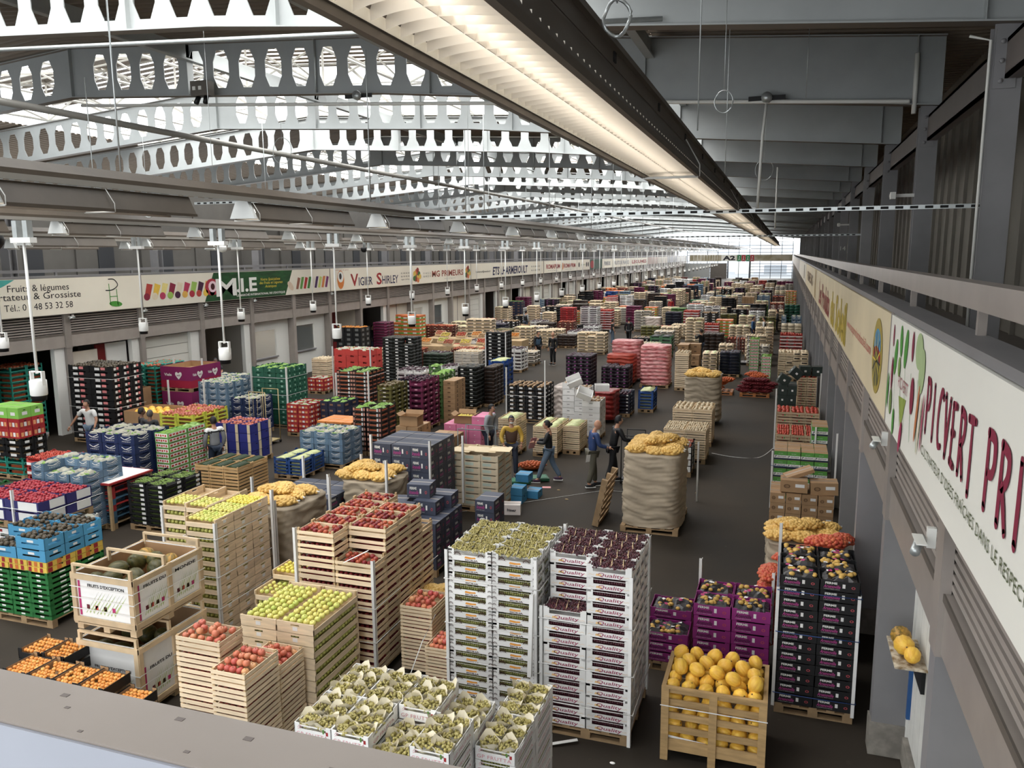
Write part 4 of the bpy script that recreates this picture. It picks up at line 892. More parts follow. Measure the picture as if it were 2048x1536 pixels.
def pm(k): return mat('produce_'+k, PC[k], .35 if k not in ('potato', 'garlic', 'bag') else .6, vary=.25, scale=9)
def heap(mb, x0, x1, y0, y1, z, prod, rng, step=.075, edge=False):
    """produce lying in a crate top"""
    m = pm(prod)
    if prod in ('bean',):
        for i in range(int((x1-x0)*(y1-y0)*420)):
            x, y = rng.uniform(x0+.05, x1-.05), rng.uniform(y0+.04, y1-.04); a = rng.gauss(0, .5); l = .055
            mb.tube([(x-l*math.cos(a), y-l*math.sin(a), z+rng.uniform(-.02, .03)), (x, y, z+rng.uniform(0, .04)), (x+l*math.cos(a), y+l*math.sin(a), z+rng.uniform(-.02, .03))], .006, m, 3)
        return
    if prod in ('cucumber', 'eggplant', 'leek'):
        n = max(2, int((y1-y0)/.05))
        for i in range(n):
            y = y0+(i+.5)*(y1-y0)/n
            mb.tube([(x0+.03, y, z), ((x0+x1)/2, y, z+.025), (x1-.03, y, z)], [.016, .024, .014], m, 6)
        return
    if prod in ('bag', 'lettuce', 'pack'):
        nx = max(3, int((x1-x0)/.055)); ny = max(3, int((y1-y0)/.055)); vs = []
        for j in range(ny+1):
            for i in range(nx+1):
                e = 0 if i in (0, nx) or j in (0, ny) else 1
                vs.append((x0+(x1-x0)*i/nx+rng.uniform(-.012, .012)*e, y0+(y1-y0)*j/ny+rng.uniform(-.012, .012)*e, z-.02+e*rng.uniform(-.01, .085)))
        mb.add(vs, [(j*(nx+1)+i, j*(nx+1)+i+1, (j+1)*(nx+1)+i+1, (j+1)*(nx+1)+i) for j in range(ny) for i in range(nx)], m)
        if prod == 'pack':
            for _ in range(14): mb.ball((rng.uniform(x0+.03, x1-.03), rng.uniform(y0+.03, y1-.03), z+rng.uniform(.01, .04)), rng.uniform(.024, .036), pm('potato'), 1, (1.2, 1, .9))
            for _ in range(5):
                x, y, zz = rng.uniform(x0+.05, x1-.05), rng.uniform(y0+.05, y1-.05), z+.065; a = rng.uniform(0, 3); q = .035
                mb.add([(x+q*math.cos(a+k*1.57), y+q*math.sin(a+k*1.57)*.8, zz+rng.uniform(-.01, .01)) for k in range(4)], [(0, 1, 2, 3)], PAPERW if _ % 2 else mat('pack_pink', rgb(200, 50, 120)))
        if prod == 'bag':
            for _ in range(5): mb.ball((rng.uniform(x0+.04, x1-.04), rng.uniform(y0+.04, y1-.04), z+.0), rng.uniform(.03, .05), pm('lettuce'), 1, (1.6, .6, .8))
        return
    nx = max(2, int((x1-x0)/step)); ny = max(2, int((y1-y0)/step))
    for j in range(ny):
        for i in range(nx):
            mb.ball((x0+(i+.5)*(x1-x0)/nx+rng.uniform(-.2, .2)*step, y0+(j+.5)*(y1-y0)/ny+rng.uniform(-.2, .2)*step, z+rng.uniform(-.01, .025)), step*rng.uniform(.42, .52), m, 1)

# ================================================================ STYLES  key: (name, category, short look, mesh maker, produce, fill)
BK = P('tray_black', 24, 24, 26); KR = P('kraft_inside', 168, 132, 92)
def T(r, g, b): return P('tray_%d_%d_%d' % (r, g, b), r, g, b)
ST = {
 'grape_purple': ('grape_crate', 'crate', 'white slotted grape crate', lambda w, d, h: crate_tray(w, d, h, PAPERW, d_quality, (.5, .84)), 'purple_grape'),
 'grape_green': ('grape_crate', 'crate', 'white grape crate with wheel prints', lambda w, d, h: crate_tray(w, d, h, PAPERW, d_sicilia, (.52, .86)), 'green_grape'),
 'grape_gp': ('grape_crate', 'crate', 'white pen-lettered grape crate', lambda w, d, h: crate_tray(w, d, h, PAPERW, d_gp, (.62, .8), tabs=False), 'green_grape'),
 'nectarine': ('nectarine_crate', 'crate', 'slatted wooden nectarine crate', lambda w, d, h: crate_slat(w, d, h, WOOD, 2, open_=.2), 'nectarine'),
 'apple_tall': ('apple_crate', 'crate', 'wooden yellow apple crate', lambda w, d, h: crate_end(w, d, h, 'x'), 'apple_y'),
 'apple_low': ('apple_crate', 'crate', 'low wooden apple crate', lambda w, d, h: crate_end(w, d, h, 'y'), 'apple_y'),
 'pink_apple': ('apple_crate', 'crate', 'slatted pink apple crate', lambda w, d, h: crate_slat(w, d, h, WOOD, 3, open_=.05), 'apple_p'),
 'ferme_black': ('cardboard_tray', 'tray', 'black lettered tray', lambda w, d, h: crate_tray(w, d, h, BK, d_ferme, (.93, .98), inner=KR, tabs=False), 'pack'),
 'ferme_purple': ('cardboard_tray', 'tray', 'magenta lettered tray', lambda w, d, h: crate_tray(w, d, h, T(158, 36, 128), d_fermep, (.9, .98), inner=KR, tabs=False), 'pack'),
 'ferme_blue': ('carton', 'box', 'slate blue carton', lambda w, d, h: crate_box(w, d, h, T(62, 68, 86), d_ferme), None),
 'wood_white': ('wooden_crate', 'crate', 'pale veneer crate', lambda w, d, h: crate_tray(w, d, h, T(218, 200, 168), lab(P('leaf_label', 190, 205, 190), (-.4, .1), (.3, .75)), (.88, .97), tabs=False), None),
 'lt_blue': ('vegetable_box', 'box', 'light blue vegetable box', lambda w, d, h: crate_tray(w, d, h, T(94, 122, 148), bird(0), (.82, .93), tabs=False, span=.5), 'bag'),
 'dk_blue': ('vegetable_box', 'box', 'navy vegetable box', lambda w, d, h: crate_tray(w, d, h, T(26, 44, 88), bird(0), (.85, .95), tabs=False, span=.5), 'bag'),
 'green_tomato': ('tomato_box', 'box', 'green printed tomato box', lambda w, d, h: crate_tray(w, d, h, T(120, 178, 84), d_tomato, (.9, .98), tabs=False), 'lettuce'),
 'bean_black': ('bean_tray', 'tray', 'black bean tray', lambda w, d, h: crate_tray(w, d, h, BK, lab(None, (.2, .4), (.2, .7)), (.5, .9)), 'bean'),
 'wood_zuc': ('wooden_crate', 'crate', 'wooden courgette crate', lambda w, d, h: crate_slat(w, d, h, P('warm_wood', 214, 170, 112), 2, open_=.1), 'cucumber'),
 'blue_tray': ('plastic_tray', 'tray', 'blue plastic tray', lambda w, d, h: crate_tray(w, d, h, T(40, 80, 150), None, (.3, .8)), 'leek'),
 'pearl_black': ('cardboard_tray', 'tray', 'black dotted tray', lambda w, d, h: crate_tray(w, d, h, BK, dots(PAPERW, P('dot_pink', 225, 130, 130)), (.8, .95), span=.6), 'avocado'),
 'teal_tray': ('plastic_tray', 'tray', 'teal tray', lambda w, d, h: crate_tray(w, d, h, T(40, 145, 125), None, (.25, .82), span=.86), 'cherrytom'),
 'yellow_tray': ('plastic_tray', 'tray', 'lime yellow tray', lambda w, d, h: crate_tray(w, d, h, T(212, 214, 50), None, (.4, .85)), 'peach'),
 'red_box': ('fruit_box', 'box', 'red citrus box', lambda w, d, h: crate_box(w, d, h, T(196, 40, 44), d_redcit, openb=True), 'bag'),
 'navy_box': ('fruit_box', 'box', 'dark navy box', lambda w, d, h: crate_box(w, d, h, T(44, 48, 74), lab(P('label_bronze', 150, 110, 80), (-.3, .1), (.3, .6)), openb=True), 'lettuce'),
 'blue_box': ('fruit_box', 'box', 'royal blue nectarine box', lambda w, d, h: crate_box(w, d, h, T(46, 52, 140), lab(P('cream_stripe', 225, 205, 165), (.2, .44), (.02, .98)), openb=True), 'peach'),
 'black_white': ('fruit_box', 'box', 'black and white tray', lambda w, d, h: crate_tray(w, d, h, BK, lab(None, (.15, .48), (.05, .9)), (.5, .85)), 'peach'),
 'orange_green': ('fruit_carton', 'box', 'green carton with orange lid', lambda w, d, h: crate_box(w, d, h, T(52, 110, 72), band(P('lid_orange', 232, 130, 50), .68, .99, P('mint_label', 160, 210, 160)), top=P('lid_orange', 232, 130, 50)), None),
 'orange_green_tall': ('fruit_carton', 'box', 'orange carton with green side', lambda w, d, h: crate_box(w, d, h, T(228, 110, 45), band(P('bright_green', 90, 180, 70), .05, .45, PAPERW)), None),
 'red_plastic': ('plastic_crate', 'crate', 'red plastic crate', lambda w, d, h: crate_tray(w, d, h, T(222, 60, 52), None, (.78, .9), span=.3, tabs=False), 'bag'),
 'lettuce_black': ('cardboard_tray', 'tray', 'dark brown lettuce tray', lambda w, d, h: crate_tray(w, d, h, T(46, 34, 32), d_mang, (.75, .9), span=.5), 'lettuce'),
 'wood_crate': ('wooden_crate', 'crate', 'pale slatted crate', lambda w, d, h: crate_slat(w, d, h, WOOD, 2), 'garlic'),
 'avocado_black': ('cardboard_tray', 'tray', 'black tray with avocado print', lambda w, d, h: crate_tray(w, d, h, T(30, 34, 30), d_avo, (.75, .92), span=.6), 'avocado'),
 'black_circle': ('fruit_box', 'box', 'black box with round mark', lambda w, d, h: crate_box(w, d, h, BK, lab(P('grey_ring', 110, 112, 110), (-.2, .2), (.25, .75)), openb=True), 'orange'),
 'maroon_tray': ('plastic_tray', 'tray', 'maroon tray', lambda w, d, h: crate_tray(w, d, h, T(122, 34, 76), lab(P('pale_pink', 220, 160, 180), (-.1, .1), (.2, .45)), (.5, .85)), 'berry'),
 'dark_red_crate': ('cherry_tray', 'tray', 'dark red fruit tray', lambda w, d, h: crate_tray(w, d, h, T(110, 52, 44), lab(P('cream_stripe', 0, 0, 0), (-.1, .1), (.2, .5)), (.5, .85)), 'cherrytom'),
 'black_yellow': ('cardboard_tray', 'tray', 'black tray with yellow label', lambda w, d, h: crate_tray(w, d, h, BK, lambda b, w, d, h: [lab(P('yel_label', 232, 222, 80), (-.3, .0), (.12, .6))(b, w, d, h), lab(None, (.05, .3), (.12, .6))(b, w, d, h)], (.7, .9)), 'mushroom'),
 'blue_plastic': ('plastic_crate', 'crate', 'bright blue plastic crate', lambda w, d, h: crate_tray(w, d, h, T(34, 84, 170), None, (.4, .8)), 'leek'),
 'cucumber': ('cardboard_tray', 'tray', 'dark green cucumber tray', lambda w, d, h: crate_tray(w, d, h, T(40, 56, 40), lab(P('avo_green', 0, 0, 0), (-.3, .3), (.2, .6)), (.7, .9)), 'cucumber'),
 'white_wood': ('wooden_crate', 'crate', 'grey white crate', lambda w, d, h: crate_slat(w, d, h, T(205, 196, 182), 2), 'garlic'),
 'olive_tray': ('plastic_tray', 'tray', 'olive green tray', lambda w, d, h: crate_tray(w, d, h, T(104, 100, 44), lab(None, (-.1, .1), (.3, .5)), (.5, .85)), 'kiwi'),
 'navy_tray': ('cardboard_tray', 'tray', 'navy tray', lambda w, d, h: crate_tray(w, d, h, T(34, 38, 56), lab(None, (.2, .35), (.2, .6)), (.55, .85)), 'berry'),
 'green_tray': ('plastic_tray', 'tray', 'leaf green tray', lambda w, d, h: crate_tray(w, d, h, T(88, 128, 66), lab(None, (-.1, .1), (.3, .6)), (.5, .85)), 'lettuce'),
 'red_tray': ('plastic_tray', 'tray', 'bright red tray', lambda w, d, h: crate_tray(w, d, h, T(200, 42, 44), lab(None, (.2, .4), (.2, .6)), (.5, .85)), 'tomato'),
 'carton': ('carton', 'box', 'brown carton', lambda w, d, h: crate_box(w, d, h, CARD, lab(P('print_brown2', 110, 80, 52), (-.12, .12), (.3, .6))), None),
 'brown_tray': ('cardboard_tray', 'tray', 'brown black tray', lambda w, d, h: crate_tray(w, d, h, T(60, 44, 36), lab(None, (-.2, .1), (.2, .6)), (.5, .85)), 'avocado'),
 'pink_box': ('carton', 'box', 'pink carton', lambda w, d, h: crate_box(w, d, h, T(222, 120, 160), lab(PAPERW, (-.04, .04), (.5, .6))), None),
 'black_crate': ('plastic_crate', 'crate', 'black crate with white label', lambda w, d, h: crate_tray(w, d, h, BK, lab(None, (-.2, .15), (.2, .6)), (.6, .88)), 'mushroom'),
 'white_box': ('mushroom_box', 'box', 'white mushroom box', lambda w, d, h: crate_box(w, d, h, PAPERW, lab(DARK, (-.1, .1), (.55, .62)), openb=True), 'mushroom'),
 'wood_veg': ('wooden_crate', 'crate', 'pale vegetable crate', lambda w, d, h: crate_slat(w, d, h, WOOD, 3), 'leek'),
 'purple_white': ('cardboard_tray', 'tray', 'black tray with grape print', lambda w, d, h: crate_tray(w, d, h, T(40, 26, 40), dots(PAPERW, P('grape_mauve', 140, 70, 130)), (.75, .9), span=.6), 'berry'),
 'white_tray': ('white_tray', 'tray', 'white tray', lambda w, d, h: crate_tray(w, d, h, PAPERW, None, (.4, .82), span=.8), 'berry'),
 'red_white': ('tomato_box', 'box', 'red and white box', lambda w, d, h: crate_tray(w, d, h, T(205, 60, 55), band(PAPERW, .1, .4), (.6, .88)), 'tomato'),
 'purple_plastic': ('plastic_crate', 'crate', 'purple plastic crate', lambda w, d, h: crate_tray(w, d, h, T(96, 46, 130), None, (.4, .8)), 'berry'),
 'tomato_wood': ('wooden_crate', 'crate', 'tomato crate with flag labels', lambda w, d, h: (lambda b: (patch(b, w, d, h, 'f', -.08, .02, .25, .5, P('flag_red', 210, 60, 60)), patch(b, w, d, h, 'f', .05, .14, .25, .5, P('flag_green', 60, 160, 80)), b)[2])(crate_slat(w, d, h, P('pinkish_wood', 216, 186, 150), 2)), 'tomato'),
 'dkgreen_box': ('carton', 'box', 'dark green carton', lambda w, d, h: crate_box(w, d, h, T(34, 48, 42), lab(None, (-.1, .1), (.4, .6))), None),
 'dutoit_box': ('fruit_carton', 'box', 'green lettered fruit carton', lambda w, d, h: crate_box(w, d, h, T(86, 160, 62), d_dutoit, top=CARD), None),
 'brown_box': ('carton', 'box', 'brown carton with white label', lambda w, d, h: crate_box(w, d, h, CARD, d_brown), None),
 'garlic': ('wooden_crate', 'crate', 'pale garlic crate', lambda w, d, h: crate_slat(w, d, h, WOOD, 2), 'garlic'),
 'eggplant': ('vegetable_box', 'box', 'green eggplant box', lambda w, d, h: crate_tray(w, d, h, T(80, 130, 90), None, (.5, .85)), 'eggplant'),
 'green_plastic': ('plastic_crate', 'crate', 'dark green plastic crate', lambda w, d, h: crate_tray(w, d, h, T(34, 96, 74), lab(P('seal_pale', 150, 190, 170), (-.08, .08), (.3, .62)), (.82, .94), span=.4), 'lettuce'),
 'lime_box': ('fruit_box', 'box', 'lime green box', lambda w, d, h: crate_box(w, d, h, T(130, 205, 70), lab(None, (-.2, .2), (.3, .6))), None),
 'green_pack': ('vegetable_tray', 'tray', 'green printed tray', lambda w, d, h: crate_tray(w, d, h, T(40, 118, 56), lab(None, (-.1, .1), (.3, .6)), (.6, .9)), 'cucumber'),
 'dates': ('date_box', 'box', 'red and yellow date box', lambda w, d, h: crate_box(w, d, h, T(232, 190, 60), lambda b, w, d, h: [patch(b, w, d, h, f, -.45+.3*i, -.3+.3*i, .1, .9, INKR if i % 2 == 0 else P('date_orange', 220, 110, 40)) for f in 'fr' for i in range(3)]), None),
 'avo_blue': ('avocado_box', 'box', 'sky blue avocado box', lambda w, d, h: crate_tray(w, d, h, T(70, 160, 210), lab(None, (-.1, .12), (.55, .75)), (.35, .5), span=.6, tabs=False), 'avocado'),
 'cherry_white': ('fruit_box', 'box', 'white box with red cherry mark', lambda w, d, h: crate_tray(w, d, h, PAPERW, lab(INKR, (-.35, -.15), (.2, .5)), (.65, .9)), 'bag'),
 'apple_flat': ('apple_tray', 'tray', 'white and navy apple tray', lambda w, d, h: crate_tray(w, d, h, T(52, 50, 112), lab(None, (-.1, .45), (.1, .9)), (.93, .98), tabs=False), 'redapple'),
}
_cm = {}
def crate_mb(style, w, d, h):
    k = (style, round(w, 2), round(d, 2), round(h, 2))
    if k not in _cm: b = ST[style][3](w, d, h); _cm[k] = [b, None]
    return _cm[k]
# unit crates wait in this list: nearest ones become objects, the far rest of each kind one mesh
QUEUE = []
ORD = ['top', 'second', 'third', 'fourth', 'fifth', 'sixth', 'seventh', 'eighth', 'ninth', 'tenth', 'eleventh', 'twelfth', 'thirteenth', 'fourteenth', 'fifteenth', 'sixteenth', 'seventeenth']
def colname(i, n): return 'only' if n == 1 else (['left', 'right'][i] if n == 2 else ['left', 'middle', 'right'][i] if n == 3 else ['leftmost', 'second', 'third', 'fourth', 'fifth', 'sixth'][i] if i < n-1 else 'rightmost')
def rowname(i, n): return ['front', 'second', 'third', 'fourth', 'fifth', 'sixth'][i] if i < n-1 or n == 1 else 'back'
def pallet(x0, y0, W, D, z=0.0, m=None, lab_=None, rz=0.0, rx=0):
    m = m or PALW; b = MB()
    for i in range(5): b.box(i*(W-.1)/4, i*(W-.1)/4+.1, 0, D, .118, .138, m)
    for i in range(3): b.box(0, W, i*(D-.1)/2, i*(D-.1)/2+.1, .098, .118, m); b.box(0, W, i*(D-.1)/2, i*(D-.1)/2+.1, 0, .02, m) if i != 1 else None
    for i in range(3):
        for j in range(3): b.box(i*(W-.12)/2, i*(W-.12)/2+.12, j*(D-.1)/2, j*(D-.1)/2+.1, .02, .098, m)
    o = b.build('pallet', loc=(x0, y0, z), rot=(rx, 0, rz)); tag(o, lab_, 'pallet'); return o
_styl_rank = {}
def stack(key, style, x0, y0, W, D, h, nx, ny, L, drop=None, where=None, base=.14, produce=True, pal=True, side_=None, rz=0.0, step=None, palm=None, maxobj=True):
    """pile of equal crates on a pallet; only crates that can be seen from the hall side are made"""
    rng = random.Random(key); nm, cat, look, mk, prod = ST[style]
    ch = (h-base)/L; cw, cd = W/nx, D/ny
    rank = _styl_rank.get(style, 0); _styl_rank[style] = rank+1
    side_ = side_ or ('r' if x0+W/2 < .3 else 'l')
    drop = drop or {}
    mb = crate_mb(style, cw-.006, cd-.006, ch-.002)[0]
    ca, sa = math.cos(rz), math.sin(rz)
    def place(lx, ly): return x0+lx*ca-ly*sa, y0+lx*sa+ly*ca
    tops = []
    for ix in range(nx):
        for iy in range(ny):
            n = L-drop.get((ix, iy), 0)
            for k in range(n):
                vis = iy == 0 or (ix == nx-1 and side_ == 'r') or (ix == 0 and side_ == 'l') or k == n-1
                if not vis:   # seen over a lower neighbour
                    for (jx, jy) in ((ix, iy-1), (ix+1 if side_ == 'r' else ix-1, iy)):
                        if 0 <= jx < nx and 0 <= jy < ny and k >= L-drop.get((jx, jy), 0): vis = True
                if not vis: continue
                lx, ly = (ix+.5)*cw, (iy+.5)*cd
                X_, Y_ = place(lx+rng.uniform(-.004, .004), ly+rng.uniform(-.004, .004))
                z = base+k*ch
                pos = ('%s from top' % ORD[min(n-1-k, 16)]) if k < n-1 else 'topmost'
                rown, coln = rowname(iy, ny), colname(ix, nx)
                wh = ' '.join(('the', where)) if where else None
                rc = ('' if ny == 1 else rown+'-row ')+('column' if nx == 1 else coln+' column')
                QUEUE.append((math.hypot(X_, Y_), nm, cat, look, style, mb, X_, Y_, z, rz+rng.uniform(-.008, .008), pos, rc, key, rank, where))
            tops.append((ix, iy, base+n*ch, n))
    # produce showing on top and in the windows: countless small pieces, one mesh per pile
    if produce and prod:
        near = math.hypot(x0, y0) < 24
        b = MB()
        for ix, iy, zt, n in tops:
            if prod in INDIV and style in INDIV_STYLES: continue
            a0, a1, c0, c1 = ix*cw+.03, (ix+1)*cw-.03, iy*cd+.03, (iy+1)*cd-.03
            heap(b, a0, a1, c0, c1, zt-.035, prod, rng, step or (.06 if near else .11))
        m = pm(prod)
        for ix, iy, zt, n in tops:
            if not (iy == 0 or ix in (0, nx-1)): continue
            for k in range(n-1):
                z = base+k*ch
                if near and prod in ('apple_y', 'apple_p', 'nectarine', 'purple_grape', 'green_grape', 'bean'):
                    r = {'apple_y': .033, 'apple_p': .036, 'nectarine': .034, 'purple_grape': .014, 'green_grape': .014, 'bean': .009}[prod]
                    rows = 1 if r > .02 else 2; zc = z+ch*(.66 if r > .02 else .6)
                    for q in range(rows):
                        if iy == 0:
                            nn = int((cw-.06)/(2*r))
                            for t in range(nn): b.ball((ix*cw+.03+(t+.5)*(cw-.06)/nn, .02+r+rng.uniform(0, .01), zc+q*r*1.6+rng.uniform(-.006, .006)), r, m, 1)
                        if (ix == nx-1 and side_ == 'r') or (ix == 0 and side_ == 'l'):
                            nn = int((cd-.06)/(2*r))
                            for t in range(nn): b.ball(((nx*cw-.02-r if side_ == 'r' else .02+r)-0, iy*cd+.03+(t+.5)*(cd-.06)/nn, zc+q*r*1.6+rng.uniform(-.006, .006)), r, m, 1)
                b.box(ix*cw+.07, (ix+1)*cw-.07, iy*cd+.07, (iy+1)*cd-.07, z+.015, z+ch*.62, m)
        if b.f:
            o = b.build('packed_'+prod if prod not in ('bag', 'pack') else 'packed_produce', loc=(x0, y0, 0), rot=(0, 0, rz)); tag(o, 'produce showing in the slots and tops of the '+look+'s', 'produce', kind='stuff')
    if pal:
        po = pallet(x0, y0, W, D, 0, palm, 'wooden pallet under the %s of %ss' % (where or 'pile', look), rz)
        if not where: po['group'] = 'pallets under the piles of '+look+'s'
INDIV = ('apple_y', 'apple_p', 'nectarine', 'purple_grape', 'green_grape')
INDIV_STYLES = ('grape_purple', 'grape_green', 'grape_gp', 'nectarine', 'apple_tall', 'apple_low', 'pink_apple')
# ================================================================ PILES OF CRATES
def S_(*a, **k): stack(*a, **k)
# foreground, one by one
S_('q1', 'grape_purple', -2.68, 8.98, 1.11, 1.26, 2.3, 2, 4, 14, {(0, 0): 4}, where='by yellow melons')
S_('s1', 'grape_green', -3.95, 8.98, 1.2, 1.2, 2.3, 2, 4, 14, where='tallest white pile')
S_('g1', 'grape_gp', -4.32, 6.05, 1.64, 1.2, 1.55, 4, 2, 9, {(2, 0): 1, (1, 1): 0, (3, 1): 1}, where='by camera rail')
S_('g2', 'grape_gp', -2.66, 6.6, .42, 1.3, 1.3, 1, 2, 8, where='behind aisle corner', pal=False)
S_('n1', 'nectarine', -6.42, 9.3, 1.2, 2.0, 2.2, 2, 5, 11, {(1, 0): 2, (1, 4): 2}, where='nectarine pile')
S_('y1', 'apple_tall', -8.5, 9.45, .56, 1.3, 2.1, 1, 3, 13, where='tall apple tower')
S_('y2', 'apple_tall', -9.42, 10.0, .9, 1.0, 2.1, 2, 2, 13, {(1, 0): 0}, where='left of tower')
S_('p1', 'pink_apple', -6.5, 6.93, .62, .42, 1.7, 1, 1, 8, where='left foreground column', pal=False)
S_('p2', 'pink_apple', -5.85, 6.72, .46, .62, 1.5, 1, 1, 7, where='right foreground column', pal=False)
S_('p3', 'pink_apple', -5.93, 7.4, .5, .5, 1.25, 1, 1, 6, where='low one behind', pal=False)
S_('y3', 'apple_low', -6.41, 7.97, 1.08, 1.1, 1.5, 2, 1, 9, where='front yellow pair')
S_('y4', 'apple_tall', -7.2, 9.3, .64, .9, 1.3, 1, 2, 8, {(0, 0): 1}, where='beside nectarines')
S_('p4', 'pink_apple', -4.98, 9.6, .5, .6, 1.12, 1, 1, 6, where='behind nectarines', pal=False)
S_('p5', 'pink_apple', -4.46, 9.3, .42, .5, .72, 1, 1, 4, where='lower, behind nectarines', pal=False)
S_('b1', 'ferme_black', .1, 10.35, .96, 1.2, 1.92, 2, 3, 12, where='black pile')
S_('m1', 'ferme_purple', -1.02, 10.75, 1.03, .9, 1.2, 2, 2, 6, where='by melon crate')
S_('m2', 'ferme_purple', -1.72, 10.95, .62, .95, .75, 1, 2, 4, {(0, 0): 1}, where='low left pile')
S_('f1', 'ferme_blue', -6.95, 13.05, .98, 1.3, 1.05, 2, 3, 4, {(0, 2): 0}, where='right of nectarines')
S_('f2', 'ferme_blue', -10.0, 13.6, 1.42, 1.25, 1.12, 3, 2, 4, where='flat wide pile')
S_('f3', 'ferme_blue', -8.52, 15.35, 1.39, 1.4, 1.9, 3, 3, 6, where='tall back pile')
S_('f4', 'ferme_blue', -5.72, 14.4, .42, .62, 1.15, 1, 1, 4, where='narrow column', pal=False)
S_('w1', 'wood_white', -7.43, 16.9, 1.31, 1.0, 1.4, 3, 2, 8, {(0, 0): 0}, where='mid aisle')
S_('l1', 'lt_blue', -15.54, 12.75, 1.45, 1.1, 1.55, 4, 2, 8, {(2, 0): 1, (3, 0): 1, (1, 0): 1}, where='left front pile')
S_('d1', 'dk_blue', -16.62, 15.25, 1.55, 1.2, 1.65, 3, 2, 6, where='behind light blue')
S_('t1', 'green_tomato', -15.0, 15.85, .42, 1.4, 1.6, 1, 2, 11, where='behind navy boxes')
S_('be', 'bean_black', -13.6, 13.45, 1.0, 1.2, 1.1, 2, 2, 9, where='bean pile')
S_('z1', 'wood_zuc', -13.65, 15.65, 1.28, 1.2, .95, 3, 2, 5, where='courgette pile')
# combined pile at the left edge: green trays, date boxes, avocado boxes
S_('gt', 'green_pack', -12.35, 9.2, 1.25, 1.15, .94, 3, 2, 9, where='left edge')
S_('da', 'dates', -12.35, 9.2, 1.25, 1.15, 1.13, 3, 2, 2, base=.94, pal=False, where='left edge')
S_('av', 'avo_blue', -12.35, 9.2, 1.25, 1.15, 1.53, 2, 3, 2, {(0, 0): 1, (1, 1): 0}, base=1.13, pal=False, where='left edge', step=.1)
S_('cw', 'cherry_white', -14.0, 10.65, 1.35, 1.1, 1.0, 4, 2, 5, where='under red apples')
S_('ra', 'apple_flat', -14.5, 10.57, 1.7, 1.2, 1.56, 2, 2, 2, base=1.14, pal=False, where='red apple top', step=.07)
pallet(-14.5, 10.57, 1.7, 1.2, 1.0, None, 'pallet carrying the flat trays of red apples at left edge')
S_('pe', 'green_pack', -16.2, 11.2, 1.2, 1.0, 1.3, 2, 2, 7, where='behind red apples')
S_('rb', 'red_white', -17.2, 14.0, 1.0, .8, 1.25, 2, 1, 5, where='left edge, mid')
